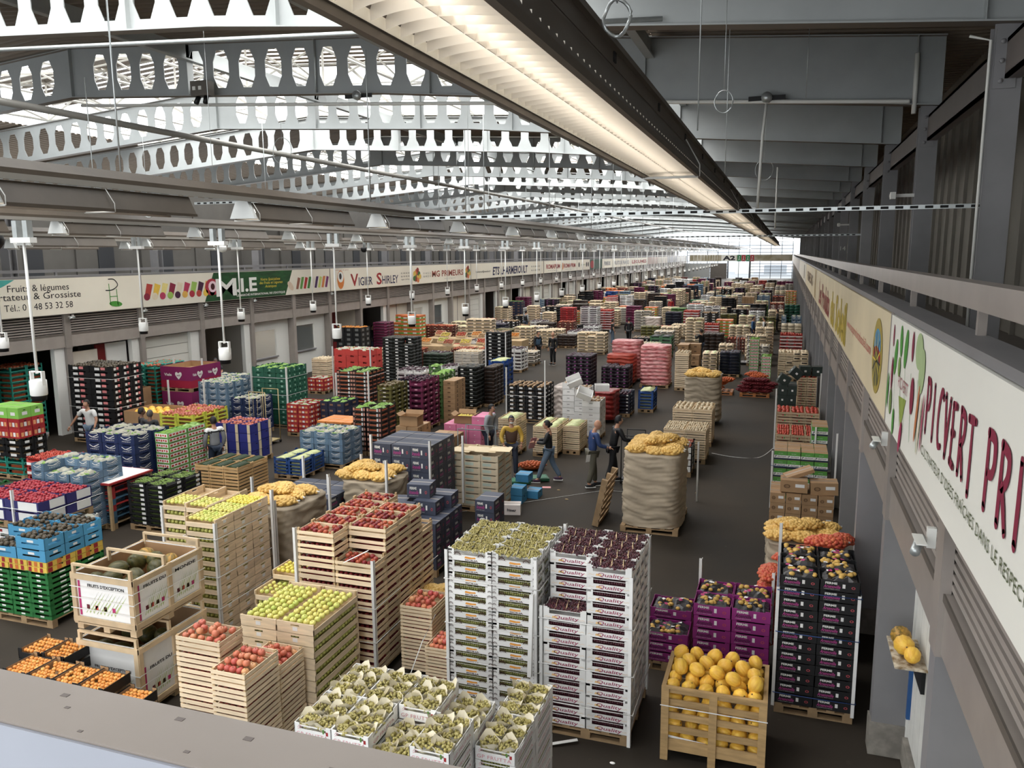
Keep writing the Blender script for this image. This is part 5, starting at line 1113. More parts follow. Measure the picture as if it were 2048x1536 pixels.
# middle and far piles: style, x, y, width, depth, height, columns, rows, layers
TABLE = '''
navy_tray|-26.2|15.0|1.2|1.2|2.3|2|2|12
teal_tray|-25.8|17.6|1.2|1.2|2.4|2|2|13
black_crate|-27.4|16.6|1.2|1.2|2.2|2|2|10
teal_tray|-24.6|18.9|1.1|1.2|2.5|2|2|14
blue_tray|-13.0|17.95|.9|1.1|.6|2|2|5
lt_blue|-13.05|19.3|1.4|1.1|1.05|3|2|5
pearl_black|-22.0|19.75|1.8|1.25|2.55|2|3|13
teal_tray|-21.95|22.45|.95|1.5|2.2|2|3|15
yellow_tray|-18.3|19.6|1.3|1.6|1.2|2|3|9
lime_box|-20.6|15.7|1.2|.8|2.0|3|2|1|1.7
red_box|-20.6|15.7|1.2|.8|1.7|3|2|2|1.15
black_crate|-20.6|15.7|1.2|.8|1.15|2|2|3|.62
teal_tray|-20.6|15.7|1.2|.8|.62|2|2|3
lt_blue|-19.05|22.3|1.2|1.2|1.75|3|3|8
lt_blue|-20.83|24.9|1.29|1.0|1.5|3|2|7
dk_blue|-17.57|22.1|.94|1.0|1.3|2|2|5
green_plastic|-17.7|23.5|1.44|1.2|2.15|3|4|11
red_box|-15.71|22.55|.88|1.1|1.1|2|3|6
navy_box|-14.75|23.1|.92|1.0|1.15|3|2|5
blue_box|-15.64|18.9|1.23|1.0|1.2|3|2|4
black_white|-16.5|18.0|.8|.6|.7|2|1|4
black_white|-15.6|17.9|.6|.6|.65|1|1|4
orange_green|-13.58|21.05|1.21|1.0|.95|4|3|4
red_plastic|-17.6|28.77|1.71|1.0|2.2|3|2|8
lettuce_black|-14.97|24.6|1.27|1.2|1.98|2|4|13
lettuce_black|-12.22|20.9|.42|.9|1.5|1|2|9
lettuce_black|-11.76|20.9|.49|1.0|1.5|1|2|9
wood_crate|-21.11|32.5|.86|1.0|1.2|2|1|6
red_box|-19.73|30.0|.81|.8|.7|2|1|3
avocado_black|-17.79|33.4|1.5|1.1|2.2|3|3|14
orange_green_tall|-22.6|43.7|1.8|1.0|2.4|3|2|10
black_circle|-22.8|37.6|1.5|1.0|2.2|3|2|8
maroon_tray|-22.3|40.8|.82|1.0|2.2|1|2|13
dark_red_crate|-22.2|46.6|2.3|1.0|1.55|5|2|8
wood_crate|-18.97|46.8|1.65|.9|2.0|3|1|9
black_yellow|-13.27|35.15|.91|1.1|2.4|2|4|14
blue_plastic|-11.72|31.3|.7|1.2|1.6|1|2|7
cucumber|-16.75|35.6|1.2|1.0|1.2|3|2|7
white_wood|-15.4|36.3|1.3|1.0|1.3|3|2|7
olive_tray|-12.5|23.0|.5|1.2|1.8|1|3|12
maroon_tray|-11.96|24.25|.5|1.4|1.8|1|3|9
navy_tray|-12.5|24.5|.5|1.1|1.8|1|3|11
green_tray|-12.0|26.0|.5|1.2|1.8|1|3|11
red_tray|-12.5|26.2|.45|1.0|1.6|1|2|10
carton|-11.35|25.7|.45|1.0|1.6|1|2|9
green_tray|-12.9|27.9|.45|.6|1.8|1|1|8
white_tray|-12.4|27.9|.45|.8|1.8|1|1|9
avocado_black|-11.94|28.5|.75|1.0|1.7|2|2|10
brown_tray|-11.15|29.3|.4|1.2|1.6|1|3|10
pink_box|-9.63|21.8|1.2|1.0|.95|3|3|4
carton|-10.43|20.2|.7|.9|1.15|2|2|4
carton|-9.6|20.4|.8|1.0|.85|2|2|3
black_crate|-9.36|26.9|1.41|1.2|1.35|4|3|8
white_box|-7.09|26.1|.44|1.0|1.66|1|2|7
white_box|-6.6|25.85|.44|1.0|1.5|1|2|7
white_box|-6.1|24.9|.6|.9|1.3|1|2|6
wood_veg|-6.98|22.35|.76|1.4|.95|2|3|4
wood_veg|-6.2|22.9|.53|1.0|.9|1|2|4
wood_veg|-7.95|22.0|.57|1.0|1.2|1|2|5
purple_white|-8.8|33.0|1.09|1.2|1.7|4|4|10
purple_white|-7.6|34.6|1.2|1.2|1.05|4|2|6
navy_tray|-5.71|28.9|.45|1.0|.9|1|2|6
blue_plastic|-5.15|30.0|.58|1.0|.85|1|1|6
wood_crate|-4.48|35.4|.6|1.0|1.7|1|2|9
wood_crate|-11.83|47|1.7|1.0|1.3|3|2|6
white_tray|-14.8|59.7|1.33|1.1|2.0|2|3|13
red_tray|-16.0|58.3|1.02|1.1|2.0|2|2|12
wood_crate|-19.16|59.9|.8|1.0|2.0|1|2|10
wood_crate|-17.95|60.1|.9|1.0|1.5|1|2|7
navy_box|-22.8|65.6|1.34|1.0|2.0|3|2|8
maroon_tray|-22.6|67.4|1.2|1.0|2.25|3|2|11
maroon_tray|-19.82|85.9|.91|1.0|2.0|2|2|10
black_crate|-21.4|85.2|1.5|1.0|2.0|2|2|8
blue_plastic|-18.8|87.1|1.3|1.0|1.9|2|2|10
purple_plastic|-22.18|84|.7|1.0|1.1|3|1|5
red_white|-15.83|74|.9|1.0|2.1|2|2|12
white_tray|-14.8|75.1|1.19|1.0|2.1|2|2|13
black_crate|-14.77|82|1.19|1.0|1.3|3|1|5
white_wood|-11.07|62|1.2|1.0|1.6|2|2|7
wood_crate|-9.52|66|1.25|1.6|1.6|2|3|8
white_tray|-7.47|65.5|1.3|1.0|1.9|2|2|10
white_tray|-5.92|63.9|1.15|1.0|1.9|2|2|9
wood_veg|-6.24|54.3|1.14|1.2|1.7|2|2|8
wood_veg|-3.32|52.8|1.27|1.2|1.4|3|2|7
wood_crate|-1.6|49.5|1.04|1.0|1.6|2|2|8
wood_crate|-2.04|46.9|1.2|1.0|1.4|2|2|6
red_white|-.2|49.3|1.25|1.0|1.3|3|2|6
wood_crate|-.19|39.3|1.33|1.2|1.4|4|2|6
green_tomato|-1.52|40|.43|1.0|1.9|1|1|12
green_tomato|-.9|37.4|.43|1.0|1.4|1|1|9
tomato_wood|.52|28.8|.63|1.0|1.8|2|2|10
dkgreen_box|-.1|27.3|.6|1.0|1.7|2|1|5
tomato_wood|-.1|25.45|1.25|1.0|1.2|3|1|6
tomato_wood|-.08|22.9|1.16|1.4|1.05|3|2|5
dutoit_box|.77|20.7|.38|.9|1.75|1|2|7
dutoit_box|-.09|19.35|1.2|1.0|1.4|4|2|6
brown_box|-.12|17.2|1.27|.9|1.0|4|2|4
garlic|-3.18|22.9|1.21|1.2|1.0|2|2|6
garlic|-3.21|25.1|1.22|1.2|1.2|2|2|7
black_white|-3.16|21.4|.95|1.0|.85|3|2|4
eggplant|-7.3|46.1|1.23|1.0|1.3|2|1|6
carton|-5.3|42.9|1.14|1.2|1.2|2|2|4
wood_veg|-3.7|39.6|.7|1.2|1.2|2|2|6
navy_tray|-2.9|40.1|.93|1.2|1.2|2|3|7
red_white|-5.5|56.2|1.29|1.0|1.2|3|2|6
wood_crate|-3.3|44.4|.77|1.0|1.1|2|1|5
lt_blue|-.2|60.8|1.36|1.0|1.5|4|1|5
wood_white|-.17|58.3|1.3|1.2|1.1|3|2|5
green_plastic|0|72|1.2|1.0|1.6|3|2|6
orange_green_tall|.05|91.8|1.07|1.0|1.9|3|2|9
'''
TB = []
for i, l in enumerate(TABLE.strip().splitlines()):
    a = l.split('|'); st, (x, y, w_, d_, h_) = a[0], map(float, a[1:6]); nx, ny, L = map(int, a[6:9]); bs = float(a[9]) if len(a) > 9 else .14
    TB.append((x, y, w_, d_))
    rg = random.Random(i*7); dr = {}
    if y > 30 and rg.random() < .5 and nx*ny > 2: dr[(rg.randrange(nx), rg.randrange(ny))] = rg.randint(1, 2)
    stack('t%d' % i, st, x, y, w_, d_, h_, nx, ny, L, dr, base=bs, pal=bs < .2)
# piles filling the depth of the hall
rg = random.Random(11)
fill = ['wood_crate', 'wood_veg', 'white_tray', 'white_wood', 'green_tray', 'black_crate', 'white_wood', 'carton', 'red_white', 'wood_veg', 'olive_tray', 'wood_crate', 'brown_tray', 'maroon_tray', 'black_yellow', 'tomato_wood', 'white_tray', 'brown_tray', 'wood_crate', 'dark_red_crate', 'lt_blue', 'orange_green_tall', 'garlic', 'white_wood', 'wood_veg', 'navy_tray', 'black_crate', 'wood_crate', 'purple_white']
def free(x, y, w_, d_):
    for (a, b_, c_, e) in TB:
        if x < a+c_+.05 and x+w_+.05 > a and y < b_+e+.05 and y+d_+.05 > b_: return False
    return True
for gy_, gx_, hh in ([(y, x, (.7, 1.35)) for y in (38.5, 41.0, 49.5, 52.0, 54.5, 57.0) for x in np.arange(-22.2, -13.6, 1.4)]
                     + [(30.2, x, (.8, 1.4)) for x in (-22.2, -15.4, -14.0)] + [(y, x, (.8, 1.3)) for y in (44.3, 49.5, 52.5, 57.5) for x in (-8.9, -7.6)] + [(y, x, (.9, 1.5)) for y in (44.4, 49.4, 58, 62) for x in (-4.6, -3.2, -1.8)]
                     + [(y, x, (.9, 1.9)) for y in np.arange(61.5, 150, 3.0) for x in (-22.3, -20.9, -19.5, -18.1, -16.7, -15.3, -13.9, -12.2, -8.6, -7.2, -5.8, -4.0, -2.6, -1.2, -.1)]):
    x, y = gx_+rg.uniform(-.06, .06), gy_+rg.uniform(-.3, .3)
    W, D = 1.15, 1.1
    if y > 60 and (rg.random() < .14 or -11.5 < x < -9): continue
    if not free(x, y, W, D): continue
    TB.append((x, y, W, D)); h = round(rg.uniform(*hh), 2); st = rg.choice(fill)
    stack('u%d' % len(TB), st, x, y, W, D, h, 2 if y > 60 else 3, 1 if y > 90 else 2, max(2, int(h/(.2 if y < 90 else .24))), pal=y < 60, produce=y < 100)
def ordn_(i): return ORD[i] if 1 <= i <= 15 else '%d%s' % (i+1, {1: 'st', 2: 'nd', 3: 'rd'}.get((i+1) % 10 if (i+1) % 100 not in (11, 12, 13) else 0, 'th'))
def far_mb(style, src):
    xs = [v[0] for v in src.v]; ys_ = [v[1] for v in src.v]; zs = [v[2] for v in src.v]
    w_, d_, h_ = (max(xs)-min(xs)), (max(ys_)-min(ys_)), max(zs)
    b = MB(); b.box(-w_/2, w_/2, -d_/2, d_/2, 0, h_*.97, src.mats[1] if src.mats[0] is WOOD2 and len(src.mats) > 1 else src.mats[0])
    if ST[style][4]:
        for s in (-1, 1): b.box(s*w_/2-.002, s*w_/2+.002, -d_*.36, d_*.36, h_*.5, h_*.8, DARK)
        b.box(-w_*.36, w_*.36, -d_/2-.002, -d_/2, h_*.52, h_*.8, DARK)
    if len(src.mats) > 2: b.box(-w_*.2, w_*.1, -d_/2-.003, -d_/2, h_*.15, h_*.45, src.mats[-1])
    return b
def flush():
    by = {}
    for q in QUEUE: by.setdefault(q[1], []).append(q)
    piles = {}
    for q in QUEUE: piles.setdefault(q[4], {}).setdefault(q[12], 1e9); piles[q[4]][q[12]] = min(piles[q[4]][q[12]], q[0])
    rank = {st: {k: i for i, (k, _) in enumerate(sorted(d.items(), key=lambda t: t[1]))} for st, d in piles.items()}
    for nm, L in by.items():
        L.sort(key=lambda q: q[0]); lim = 285
        for q in L[:lim]:
            dist, nm, cat, look, style, mb, x, y, z, rz, pos, rc, key, rk, where = q
            ent = [e for e in _cm.values() if e[0] is mb][0]
            if ent[1] is None: ent[1] = mb.mesh(nm)
            o = link(nm, ent[1], loc=(x, y, z), rot=(0, 0, rz))
            if where: lb = '%s, %s, %s, %s' % (look, pos, rc, where)
            else:
                r = rank[style][key]; np_ = len(rank[style])
                lb = '%s, %s, %s%s' % (look, pos, rc, '' if np_ == 1 else ', %s such pile' % ('nearest' if r == 0 else ordn_(r)+' nearest'))
            tag(o, lb, cat, 'crates of the %s' % (where+' ('+look+')' if where else look+' pile'))
        rest = L[lim:]
        if rest:
            V_, F_, M_, mats = [], [], [], []; off = 0; cache = {}
            for q in rest:
                k = id(q[5])
                if k not in cache:
                    fb = far_mb(q[4], q[5]); cache[k] = (np.array(fb.v), np.array(fb.f), fb.m, fb.mats)
                v, f, m, mm = cache[k]; a = q[9]; R = np.array([[math.cos(a), math.sin(a), 0], [-math.sin(a), math.cos(a), 0], [0, 0, 1]])
                V_.append(v @ R+np.array([q[6], q[7], q[8]])); F_.append(f+off); off += len(v)
                for t in mm:
                    if t not in mats: mats.append(t)
                M_ += [mats.index(mm[i]) for i in m]
            V_ = np.concatenate(V_); F_ = np.concatenate(F_)
            me = bpy.data.meshes.new(nm+'s'); me.vertices.add(len(V_)); me.vertices.foreach_set('co', V_.ravel())
            me.loops.add(F_.size); me.loops.foreach_set('vertex_index', F_.ravel()); me.polygons.add(len(F_)); me.polygons.foreach_set('loop_start', np.arange(0, F_.size, 4))
            for t in mats: me.materials.append(t)
            me.polygons.foreach_set('material_index', M_); me.update(calc_edges=True)
            tag(link(nm+'_piles', me), 'the many farther %ss piled down the hall' % nm.replace('_', ' '), cat, kind='stuff')
    print('crates', {k: len(v) for k, v in by.items()})
flush()
# ================================================================ SINGLE FRUIT IN THE NEAREST CRATE TOPS
def apple_mesh(m):
    b = MB(); v, f = ico(2)
    vs = []
    for x, y, z in v:
        rr = math.hypot(x, y); zz = z*.9-.25*max(0, 1-rr*2.2)*(1 if z > 0 else -.6)
        vs.append((x, y, zz))
    b.add([(x*.034, y*.034, z*.034) for x, y, z in vs], f, m, True)
    b.tube([(0, 0, .02), (.003, 0, .036)], .0022, mat('stem', rgb(90, 66, 40)), 4)
    return b.mesh('apple')
AY = apple_mesh(randmat('apple_yellow_skin', [rgb(196, 204, 84), rgb(214, 210, 96), rgb(222, 206, 92), rgb(178, 196, 70)], .3))
AYL = apple_mesh(randmat('apple_lemon_skin', [rgb(232, 216, 70), rgb(226, 208, 60)], .3))
AP = apple_mesh(randmat('apple_pink_skin', [rgb(205, 84, 66), rgb(222, 130, 84), rgb(196, 62, 62), rgb(226, 160, 100)], .3))
NE = apple_mesh(randmat('nectarine_skin', [rgb(110, 18, 26), rgb(150, 30, 34), rgb(205, 90, 50), rgb(132, 24, 30)], .28))
APR = apple_mesh(randmat('apricot_skin', [rgb(238, 150, 50), rgb(232, 136, 44), rgb(242, 168, 70)], .45))
FC = {'n': 0}
def fruits(nm, me, cat, label, grp, x0, x1, y0, y1, z, nx, ny, sc=1.0, lay=1, rng=random.Random(3), fillp=1.0):
    for l in range(lay):
        for j in range(ny-l):
            for i in range(nx-l):
                if rng.random() > fillp: continue
                o = bpy.data.objects.new(nm, me); C.objects.link(o)
                o.location = (x0+(i+.5+l*.5)*(x1-x0)/nx+rng.uniform(-.006, .006), y0+(j+.5+l*.5)*(y1-y0)/ny+rng.uniform(-.006, .006), z+l*.05*sc+rng.uniform(-.004, .006))
                o.rotation_euler = (rng.uniform(-.5, .5), rng.uniform(-.5, .5), rng.uniform(0, 6)); s = sc*rng.uniform(.93, 1.06); o.scale = (s, s, s)
                o['label'] = label; o['category'] = cat; o['group'] = grp; FC['n'] += 1
# yellow apples, tall tower: three crates one behind the other, and the two to its left
for i in range(3):
    fruits('yellow_apple', AYL if i == 2 else AY, 'apple', 'yellow apple in the tall tower, %s crate' % ['front', 'middle', 'back'][i], 'yellow apples, tall tower, %s crate' % ['front', 'middle', 'back'][i], -8.47, -7.97, 9.48+i*.433, 9.87+i*.433, 2.065, 7, 5)
for i in range(2):
    fruits('yellow_apple', AY, 'apple', 'yellow green apple left of the tall tower, %s crate' % ['left', 'right'][i], 'apples left of the tower %d' % i, -9.39+.45*i, -9.0+.45*i, 10.04, 10.46, 2.065, 5, 5)
for i in range(2):
    fruits('yellow_apple', AY, 'apple', 'greenish yellow apple in the front low pair, %s crate' % ['left', 'right'][i], 'apples of the front yellow pair %d' % i, -6.38+.54*i, -5.9+.54*i, 8.03, 9.02, 1.46, 5, 9, 1.25)
fruits('yellow_apple', AYL, 'apple', 'small yellow apple in the crate beside the nectarines', 'yellow apples beside the nectarines', -7.17, -6.6, 9.78, 10.17, 1.27, 7, 4)
fruits('yellow_apple', AY, 'apple', 'small yellow apple in the lower front crate beside the nectarines', 'yellow apples in the lower crate beside nectarines', -7.17, -6.6, 9.33, 9.73, 1.12, 6, 4)
for (x0, x1, y0, y1, z, lb) in ((-6.47, -5.91, 6.97, 7.31, 1.66, 'left foreground column'), (-5.82, -5.42, 6.76, 7.3, 1.46, 'right foreground column'), (-5.9, -5.47, 7.44, 7.86, 1.2, 'low crate behind the columns'), (-4.94, -4.52, 9.64, 10.15, 1.08, 'crate behind the nectarines'), (-4.42, -4.08, 9.34, 9.76, .68, 'lowest crate behind the nectarines')):
    fruits('pink_apple', AP, 'apple', 'pink and yellow apple on top of the '+lb, 'pink apples, '+lb, x0, x1, y0, y1, z, 5, 4, 1.25, 2, fillp=.85)
for ix in range(2):
    for iy in range(5):
        n = 11-(2 if (ix, iy) in ((1, 0), (1, 4)) else 0); ch = (2.2-.14)/11; z = .14+n*ch-.055
        if n == 11 or iy == 0:
            fruits('nectarine', NE, 'nectarine', 'dark red nectarine in the %s crate of the %s row' % (rowname(iy, 5), ['left', 'right'][ix]), 'nectarines %d %d' % (ix, iy), -6.39+.6*ix, -5.86+.6*ix, 9.34+.4*iy, 9.66+.4*iy, z, 6, 4, 1.15, 1, fillp=.8)
# apricot boxes at the lower left
BKB = mat('black_carton', rgb(24, 22, 22), .6)
def tray_open(w_, d_, h_, mo, mi):
    b = MB(); t = .008
    for s in (-1, 1):
        for (a0, a1, dz) in ((-.5, -.34, .02), (-.34, .34, -.03), (.34, .5, .02)):
            b.box(a0*w_, a1*w_, min(s*d_/2, s*(d_/2-t)), max(s*d_/2, s*(d_/2-t)), 0, h_+dz, mo); b.box(a0*w_, a1*w_, min(s*(d_/2-t), s*(d_/2-t-.002)), max(s*(d_/2-t), s*(d_/2-t-.002)), 0, h_+dz-.002, mi)
        b.box(min(s*w_/2, s*(w_/2-t)), max(s*w_/2, s*(w_/2-t)), -d_/2, d_/2, 0, h_, mo); b.box(min(s*(w_/2-t), s*(w_/2-t-.002)), max(s*(w_/2-t), s*(w_/2-t-.002)), -d_/2, d_/2, 0, h_-.002, mi)
    b.box(-w_/2, w_/2, -d_/2, d_/2, 0, .008, mi); return b
am = tray_open(.39, .44, .13, BKB, KR).mesh('apricot_box')
cols_ = ['leftmost', 'second', 'third', 'fourth', 'rightmost']
for i in range(5):
    for j in range(2):
        if j == 1 and i > 1: continue
        x, y = -8.88+.4*i-(.28 if j else 0), 6.98+.45*j; n = 5-(1 if i == 4 else 0)
        for k in range(n):
            if j == 1 and k < n-2: continue
            tag(link('apricot_box', am, loc=(x, y, .14+k*.16), rot=(0, 0, .02*(i-2))), 'black apricot box, %s, %s, %s column' % ('topmost' if k == n-1 else ORD[n-1-k]+' from top', ['front row', 'back row'][j], cols_[i]), 'box', 'apricot boxes at the lower left')
        fruits('apricot', APR, 'apricot', 'orange apricot in the %s box of the %s' % (cols_[i], ['front row', 'back row'][j]), 'apricots %d %d' % (i, j), x-.17, x+.17, y-.19, y+.19, .14+(n-1)*.16+.10, 6, 6 if j == 0 else 5, .8, 1, fillp=.93)
pallet(-9.08, 6.76, 2.0, .8, 0, None, 'pallet under the apricot boxes at lower left')
# grape bunches in paper
def bunch_mesh(m, n, seed, r=.0125, R=.082):
    rng = random.Random(seed); b = MB()
    for i in range(n):
        a = rng.uniform(0, 6.28); q = R*math.sqrt(rng.random()); b.ball((q*math.cos(a)*1.1, q*math.sin(a)*.9, rng.uniform(0, .045)*(1-q/R*.5)), r*rng.uniform(.85, 1.15), m, 1)
    b.tube([(0, 0, .03), (.02, .01, .07)], .003, mat('stem', (0, 0, 0)), 4)
    return b.mesh('grape_bunch')
def paper_mesh(m, seed, R=.085):
    rng = random.Random(seed); b = MB(); n = 14; vs = []
    for k in range(n):
        a = 6.283*k/n; s = 1+.12*math.sin(2*a+seed)
        vs += [(R*.75*math.cos(a), R*.7*math.sin(a), -.03), (R*s*1.15*math.cos(a), R*s*1.05*math.sin(a), .02+rng.uniform(0, .03)+(.035 if k % 7 < 2 else 0))]
    b.add(vs, [(2*k, (2*k+2) % (2*n), (2*k+3) % (2*n), 2*k+1) for k in range(n)], m, True)
    return b.mesh('paper_wrap')
PAPER = mat('grape_paper', rgb(222, 212, 184), .7)
GGm = mat('grape_green_skin', rgb(186, 174, 104), .3, vary=.3, scale=12, col2=rgb(146, 134, 66)); GPm = mat('grape_purple_skin', rgb(96, 44, 50), .32, vary=.3, scale=14, col2=rgb(62, 28, 44))
GB = [bunch_mesh(GGm, 64, s) for s in range(3)]; PB = [bunch_mesh(GPm, 60, s+9) for s in range(3)]; PP_ = [paper_mesh(PAPER, s) for s in range(3)]
def bunches(x0, y0, cw, cd, z, nx, ny, ms, col, lb, paper=True, sc=1.0):
    rng = random.Random(lb)
    for j in range(ny):
        for i in range(nx):
            x, y = x0+.02+(i+.5)*(cw-.04)/nx, y0+.02+(j+.5)*(cd-.04)/ny
            o = link('grape_bunch', ms[(i+j) % 3], loc=(x, y, z), rot=(0, 0, rng.uniform(0, 6))); o.scale = (sc, sc, sc)
            tag(o, '%s grape bunch in white paper, %s' % (col, lb), 'grapes', 'bunches, '+lb)
            if paper: link('paper_wrap', PP_[(i+2*j) % 3], o)
ch = (1.55-.14)/9
for ix in range(4):
    for iy in range(2):
        z = 1.55-(ch if (ix, iy) in ((2, 0), (3, 1)) else 0)-.045
        bunches(-4.32+.41*ix, 6.05+.6*iy, .41, .6, z, 2, 3, GB, 'green', '%s crate, %s row, pen-lettered pile' % (colname(ix, 4), ['front', 'back'][iy]), True, 1.22)
for iy in range(2): bunches(-2.66, 6.6+.65*iy, .42, .65, 1.255, 2, 3, GB, 'green', '%s crate behind aisle corner' % ['front', 'back'][iy], True, 1.22)
for ix in range(2):
    for iy in range(4): bunches(-3.95+.6*ix, 8.98+.3*iy, .6, .3, 2.27, 4, 2, GB, 'green', '%s crate, %s column, wheel-print pile' % (rowname(iy, 4), ['left', 'right'][ix]), False, .95)
chq = (2.3-.14)/14
for ix in range(2):
    for iy in range(4):
        z = 2.27-(4*chq if (ix, iy) == (0, 0) else 0)
        bunches(-2.68+.555*ix, 8.98+.315*iy, .555, .315, z, 4, 2, PB, 'purple', '%s crate, %s column, purple pile' % (rowname(iy, 4), ['left', 'right'][ix]), False, .98)
# paper liners standing up in the purple and green crates
for (x0, n_, cw, cd, ms, z0) in ((-2.68, 2, .555, .315, 'k', 2.25), (-3.95, 2, .6, .3, 'w', 2.25)):
    b = MB(); m = PAPER if ms == 'w' else mat('kraft_liner', rgb(206, 178, 134), .7); rng = random.Random(8)
    for ix in range(n_):
        for iy in range(4):
            z = z0-(4*chq if (ms, ix, iy) == ('k', 0, 0) else 0)
            for q in range(1, 4):
                x = x0+ix*cw+q*cw/4; y = 8.98+iy*cd
                b.add([(x-.01, y+.02, z), (x+.015, y+cd-.02, z), (x-.02, y+cd-.03, z+.06), (x+.03, y+.03, z+.055+rng.uniform(0, .02))], [(0, 1, 2, 3)], m)
    tag(b.build('paper_liners'), 'folded paper liners between the %s grapes' % ('purple' if ms == 'k' else 'green'), 'paper', kind='stuff')
# ================================================================ MELONS
def melon_mesh(mname, col, col2, sx, sz, ridges=10):
    b = MB(); m = mat(mname, col, .45, vary=.2, scale=5, col2=col2, stretch=(6, 6, 1)); n = 30; rows = 14; vs = []
    for j in range(rows+1):
        t = math.pi*j/rows
        for k in range(n):
            a = 2*math.pi*k/n; r = math.sin(t)*(1+.035*math.cos(ridges*a)); vs.append((sx*r*math.cos(a), sx*r*math.sin(a), sz*math.cos(t)))
    b.add(vs, [(j*n+k, (j+1)*n+k, (j+1)*n+(k+1) % n, j*n+(k+1) % n) for j in range(rows) for k in range(n)], m, True)
    b.tube([(0, 0, sz*.97), (0, .005, sz*1.06)], .008, mat('stem', (0, 0, 0)), 5)
    return b.mesh('melon')
YM = melon_mesh('yellow_melon_skin', rgb(250, 196, 52), rgb(232, 164, 36), .082, .097)
GM = melon_mesh('green_melon_skin', rgb(92, 84, 40), rgb(58, 62, 28), .115, .15, 12)
GY = melon_mesh('orange_green_melon_skin', rgb(196, 140, 40), rgb(96, 84, 34), .115, .14, 12)
# slatted crate full of yellow melons
r = empty('melon_crate', (-1.18, 8.87, 0)); tag(r, 'large open slatted wooden crate full of yellow melons', 'crate')
MW = mat('melon_crate_wood', rgb(184, 148, 96), .7, vary=.25, scale=4, stretch=(1, 1, 6))
W, D, H = 1.2, .9, .95
for (x, y) in ((0, 0), (W/2-.045, 0), (W-.09, 0), (0, D-.03), (W/2-.045, D-.03), (W-.09, D-.03)):
    b = MB(); b.box(x, x+.09, y, y+.03, 0, H-.03, MW); b.build('post', r)
for i, (z0, z1) in enumerate(((.12, .27), (.36, .44), (.53, .61), (.70, .78), (.86, .94))):
    for y in (.03, D-.05):
        b = MB(); b.box(.01, W-.01, y, y+.02, z0, z1, MW); b.build('slat', r)
    for x in (0.0, W-.02):
        b = MB(); b.box(x, x+.02, .05, D-.05, z0, z1, MW); b.build('slat', r)
b = MB(); b.box(0, W, 0, .05, H-.03, H-.005, MW); b.box(0, W, D-.05, D, H-.03, H-.005, MW); b.box(0, .05, .05, D-.05, H-.03, H-.005, MW); b.box(W-.05, W, .05, D-.05, H-.03, H-.005, MW); b.build('rim', r)
b = MB(); b.box(.03, W-.03, .06, D-.06, .1, .13, MW); b.add([(.05, .058, .3), (.5, .058, .27), (W-.05, .058, .17), (W-.05, .058, .13), (.05, .058, .13)], [(0, 1, 2, 3, 4)], PAPERW); b.build('floor_board', r)
rng = random.Random(5); nm_ = 0
def melon(x, y, z, me, lb, g, sc=1.0, rot=None):
    o = link('melon', me, loc=(x, y, z)); o.rotation_euler = rot or (rng.uniform(.5, 1.6), rng.uniform(-1, 1), rng.uniform(0, 6)); o.scale = (sc,)*3
    tag(o, lb, 'melon', g)
for k in range(5):
    z = .23+k*.165
    for j in range(4):
        for i in range(6):
            if k < 4 and j > 0 and i < 5: continue          # only the melons at the slats are seen below the top
            x = -1.18+.12+i*.19+(.03 if k % 2 else 0)+rng.uniform(-.015, .015); y = 8.87+.15+j*.195+rng.uniform(-.012, .012)
            melon(x, y, z, YM, 'yellow ridged melon lying in the slatted crate', 'yellow melons in the slatted crate', rng.uniform(.95, 1.05))
for (i, j) in ((0, 3), (1, 3), (2.1, 3), (3.2, 3), (4.6, 3), (.6, 2), (1.7, 2), (2.8, 2), (3.9, 2), (4.6, 1.4), (.2, 1.1), (1.2, 1), (2.4, 1), (3.4, .5), (4.7, .3)):
    melon(-1.18+.14+i*.195, 8.87+.16+j*.195, 1.03, YM, 'yellow ridged melon on top of the slatted crate heap', 'yellow melons heaped above the crate rim', rng.uniform(.98, 1.08))
tb = MB(); tb.box(-1.19, .03, 8.862, 8.866, .70, .712, STRAP); tag(tb.build('strap'), 'white plastic strap round the yellow melon crate', 'strap')
